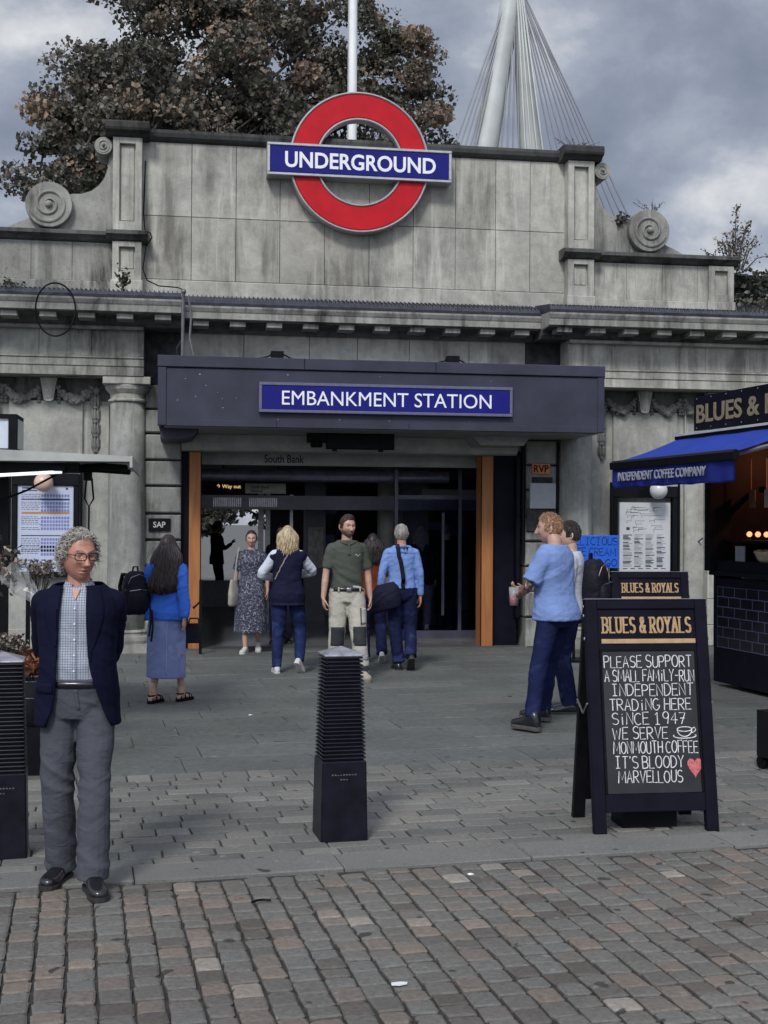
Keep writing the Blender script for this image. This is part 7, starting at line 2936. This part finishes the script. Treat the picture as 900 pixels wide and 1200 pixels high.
# ---------------------------------------------------------------- tattooed man in the T-shirt
TEE = mat_cloth('washed_blue_tee', (.165, .24, .46), .12, fold=.55, fscale=7)
JEAN_N = mat_cloth('navy_denim', (.010, .014, .048), .3, fold=.5, fscale=9, col2=(.026, .036, .095), c2scale=5, c2=(.56, .72))
tloc = Vector((.46, -6.56, 0)); trz = R(216)
def tl(wx, wy):
    d = Vector((wx - tloc.x, wy - tloc.y)); c, s_ = math.cos(-trz), math.sin(-trz)
    return d.x * c - d.y * s_, d.x * s_ + d.y * c
fa, fb2 = tl(.19, -6.80), tl(.42, -6.28)
p = Figure('tattooed man in a pale blue T-shirt and jeans standing left of the boards', tuple(tloc), trz, 1.865, lean=(.02, -.02), cyaw=6, head=(32, 2, 3), width=.97, belly=.012, jut=.03,
           hip=(0, .0, -.012),
           feet={'L': (fa[0], fa[1], 0, -4, 0), 'R': (fb2[0], fb2[1], 0, 8, 0)},
           arms={'L': ((.12, -.27, 1.07), (.62, .15, -.75), (-.35, -.6, -.1), (-.3, .2, -1)), 'R': ((-.03, -.34, 1.10), (-.8, .3, -.8), (.8, -.4, .1), (0, 0, 1))})
p.skin_m = SK_T
p.body(SK_T, voxel=.0075, tattoo='L', curl=34)
p.face()
p.hair_short(mat_hair('strawberry_blond_hair', (.22, .115, .06), (.40, .24, .15)), n=1500, length=.011, seed=13, hairline=.60, nape=-.32, comb=(.0, .15, .1), top=2.2, r=.0019)
p.trousers(JEAN_N, r=(.094, .086, .070, .066, .062), hem=.045, amp=.008, seed=28, bunch=.018, base=.65)
p.top('t_shirt', TEE, z0=.875, z1=1.482, g=.030, flare=.10, sleeve='short', rs=(.074, .074, .074, .06, .05), amp=.008, seed=29, bunch=.014, base=.7)
p.shoes(LEATHER, mat('grey_boot_sole', (.07, .065, .06), .7), 'boot', 1.0)
wl_ = Matrix.Translation(tloc) @ Matrix.Rotation(trz, 4, 'Z')
cpos = wl_ @ Vector((.115, -.375, 1.03))
cp = thing('drink_cup', 'clear plastic cup with red drink in the tattooed man\'s hands', 'cup', (cpos.x, cpos.y, cpos.z), 0)
bm = BM()
lathe(bm, [(.036, 0), (.046, .16), (.044, .16), (.035, .004)], (0, 0, 0), 20)
obj('cup', bm, CELLO, cp, local=True, smooth=True)
bm = BM()
lathe(bm, [(.034, .004), (.039, .075), (.0, .076)], (0, 0, 0), 20)
obj('drink', bm, mat('red_drink', (.45, .02, .03), .2), cp, local=True, smooth=True)

# ---------------------------------------------------------------- man with the backpack
p = Figure('dark-haired man with a black backpack standing behind the tattooed man', (.83, -5.75, 0), R(250), 1.77, head=(8, 3, 0), width=1.02)
p.skin_m = SK_B
p.body(SK_B, voxel=.009)
p.face()
p.hair_short(mat_hair('black_brown_hair', (.014, .011, .010), (.050, .040, .035)), n=1500, length=.020, seed=15, hairline=.60, nape=-.40, comb=(0, .2, .3), top=1.5)
p.trousers(CHINO_N, seed=31)
p.top('shirt', mat_cloth('pale_grey_shirt', (.40, .42, .46), .12), z0=.90, g=.018, sleeve='long', seed=32)
p.shoes(LEATHER, SOLE_D)
backpack('black backpack with straps on the dark-haired man behind the board', (1.055, -5.78, 1.17), R(232), BAG_B, 1.2)

# ---------------------------------------------------------------- people in the hall
DARKC = mat_cloth('black_coat', (.011, .011, .015), .3)
DARKT = mat_cloth('dark_trousers', (.016, .018, .03), .3)
p = Figure('dark-haired woman in a rust top walking in beside the man in pale blue', (-.36, -1.35, 0), R(180), 1.62, female=True, head=(-14, 6, 0),
           feet={'L': (.10, .05, 0, 5, 0), 'R': (-.10, .20, .06, -6, 35)}, arms={'L': ((.20, -.10, 1.32), (.8, .4, -.6), (-.3, -.2, 1), (-1, 0, 0))})
p.skin_m = SK_D
p.body(SK_D, voxel=.010)
p.top('top', mat_cloth('rust_top', (.12, .03, .014), .2), z0=.90, g=.016, sleeve='short', seed=34)
p.trousers(CHINO_N, seed=35)
p.hair_long(mat_hair('black_hair', (.010, .008, .008), (.030, .022, .020)), 1.30, n=260, seed=17, wx=.13, wy=.11)
p.shoes(TRAINER, SOLE_W)
tb = thing('shoulder_bag', 'tan shoulder bag under the arm of the woman in the rust top', 'bag', (-.59, -1.38, .95), R(80))
bm = BM()
rings = []
for z, w, d in ((0, .10, .03), (.02, .13, .05), (.16, .12, .05), (.20, .10, .03)):
    rings.append(superring(Vector((0, 0, z)), Vector((1, 0, 0)), Vector((0, 1, 0)), w, d, 20, 3))
ring_loft(bm, rings)
obj('bag', bm, mat_cloth('tan_leather', (.20, .12, .06)), tb, local=True, smooth=True)
bm = BM()
tube(bm, [(-.08, 0, .19), (-.05, .02, .36), (.05, .02, .36), (.08, 0, .19)], .008, 6)
obj('handle', bm, mat_cloth('tan_strap', (.16, .09, .05)), tb, local=True)

def passer(label, loc, rz, H, hair_cols, coat, pants, female=False, seed=50, arms=None, long_=False, skin=SK_B, face=True, shoes_m=None, feet=None, z0=.80):
    q = Figure(label, loc, rz, H, female=female, arms=arms, feet=feet)
    q.skin_m = skin
    q.body(skin, voxel=.011)
    if face:
        q.face()
    q.top('coat', coat, z0=z0, g=.026, flare=.04, sleeve='long', seed=seed, voxel=.012)
    q.trousers(pants, seed=seed + 1, voxel=.012)
    hm_ = mat_hair('hair_tone', *hair_cols)
    if long_:
        q.hair_long(hm_, 1.33, n=200, seed=seed, wx=.12, wy=.10)
    else:
        q.hair_short(hm_, n=500, length=.026, seed=seed, hairline=.6, nape=-.4)
    q.shoes(shoes_m or LEATHER, SOLE_D if shoes_m is None else SOLE_W)
    return q
passer('silhouetted person in black near the bright far exit of the hall', (-1.95, 11.2, 0), R(100), 1.76, ((.01, .009, .008), (.03, .026, .024)), DARKC, DARKT, seed=51,
       arms={'R': ((-.10, -.30, 1.25), (-.6, .4, -.7), (.2, -.5, .8), (0, 0, -1))})
passer('person in dark clothes holding a phone just inside the entrance', (-1.30, 1.2, 0), R(-6), 1.72, ((.012, .010, .009), (.035, .03, .028)), DARKC, DARKT, seed=54, skin=SK_D,
       arms={'L': ((.14, -.30, 1.10), (.7, .4, -.7), (-.3, -.8, .3), (0, 0, 1))})
passer('person in a dark coat and grey trousers seen through the hall screen', (1.02, 2.7, 0), R(170), 1.70, ((.10, .09, .08), (.22, .20, .18)), DARKC, mat_cloth('grey_trousers', (.12, .12, .14), .2), seed=57, long_=True, female=True, shoes_m=TRAINER,
       feet={'L': (.10, -.15, 0, 5, 0), 'R': (-.10, .22, .06, -6, 30)})
passer('grey-haired person in a black coat at the ticket gates behind the screen', (1.55, 3.3, 0), R(185), 1.74, ((.10, .10, .10), (.20, .20, .21)), DARKC, DARKT, seed=60)
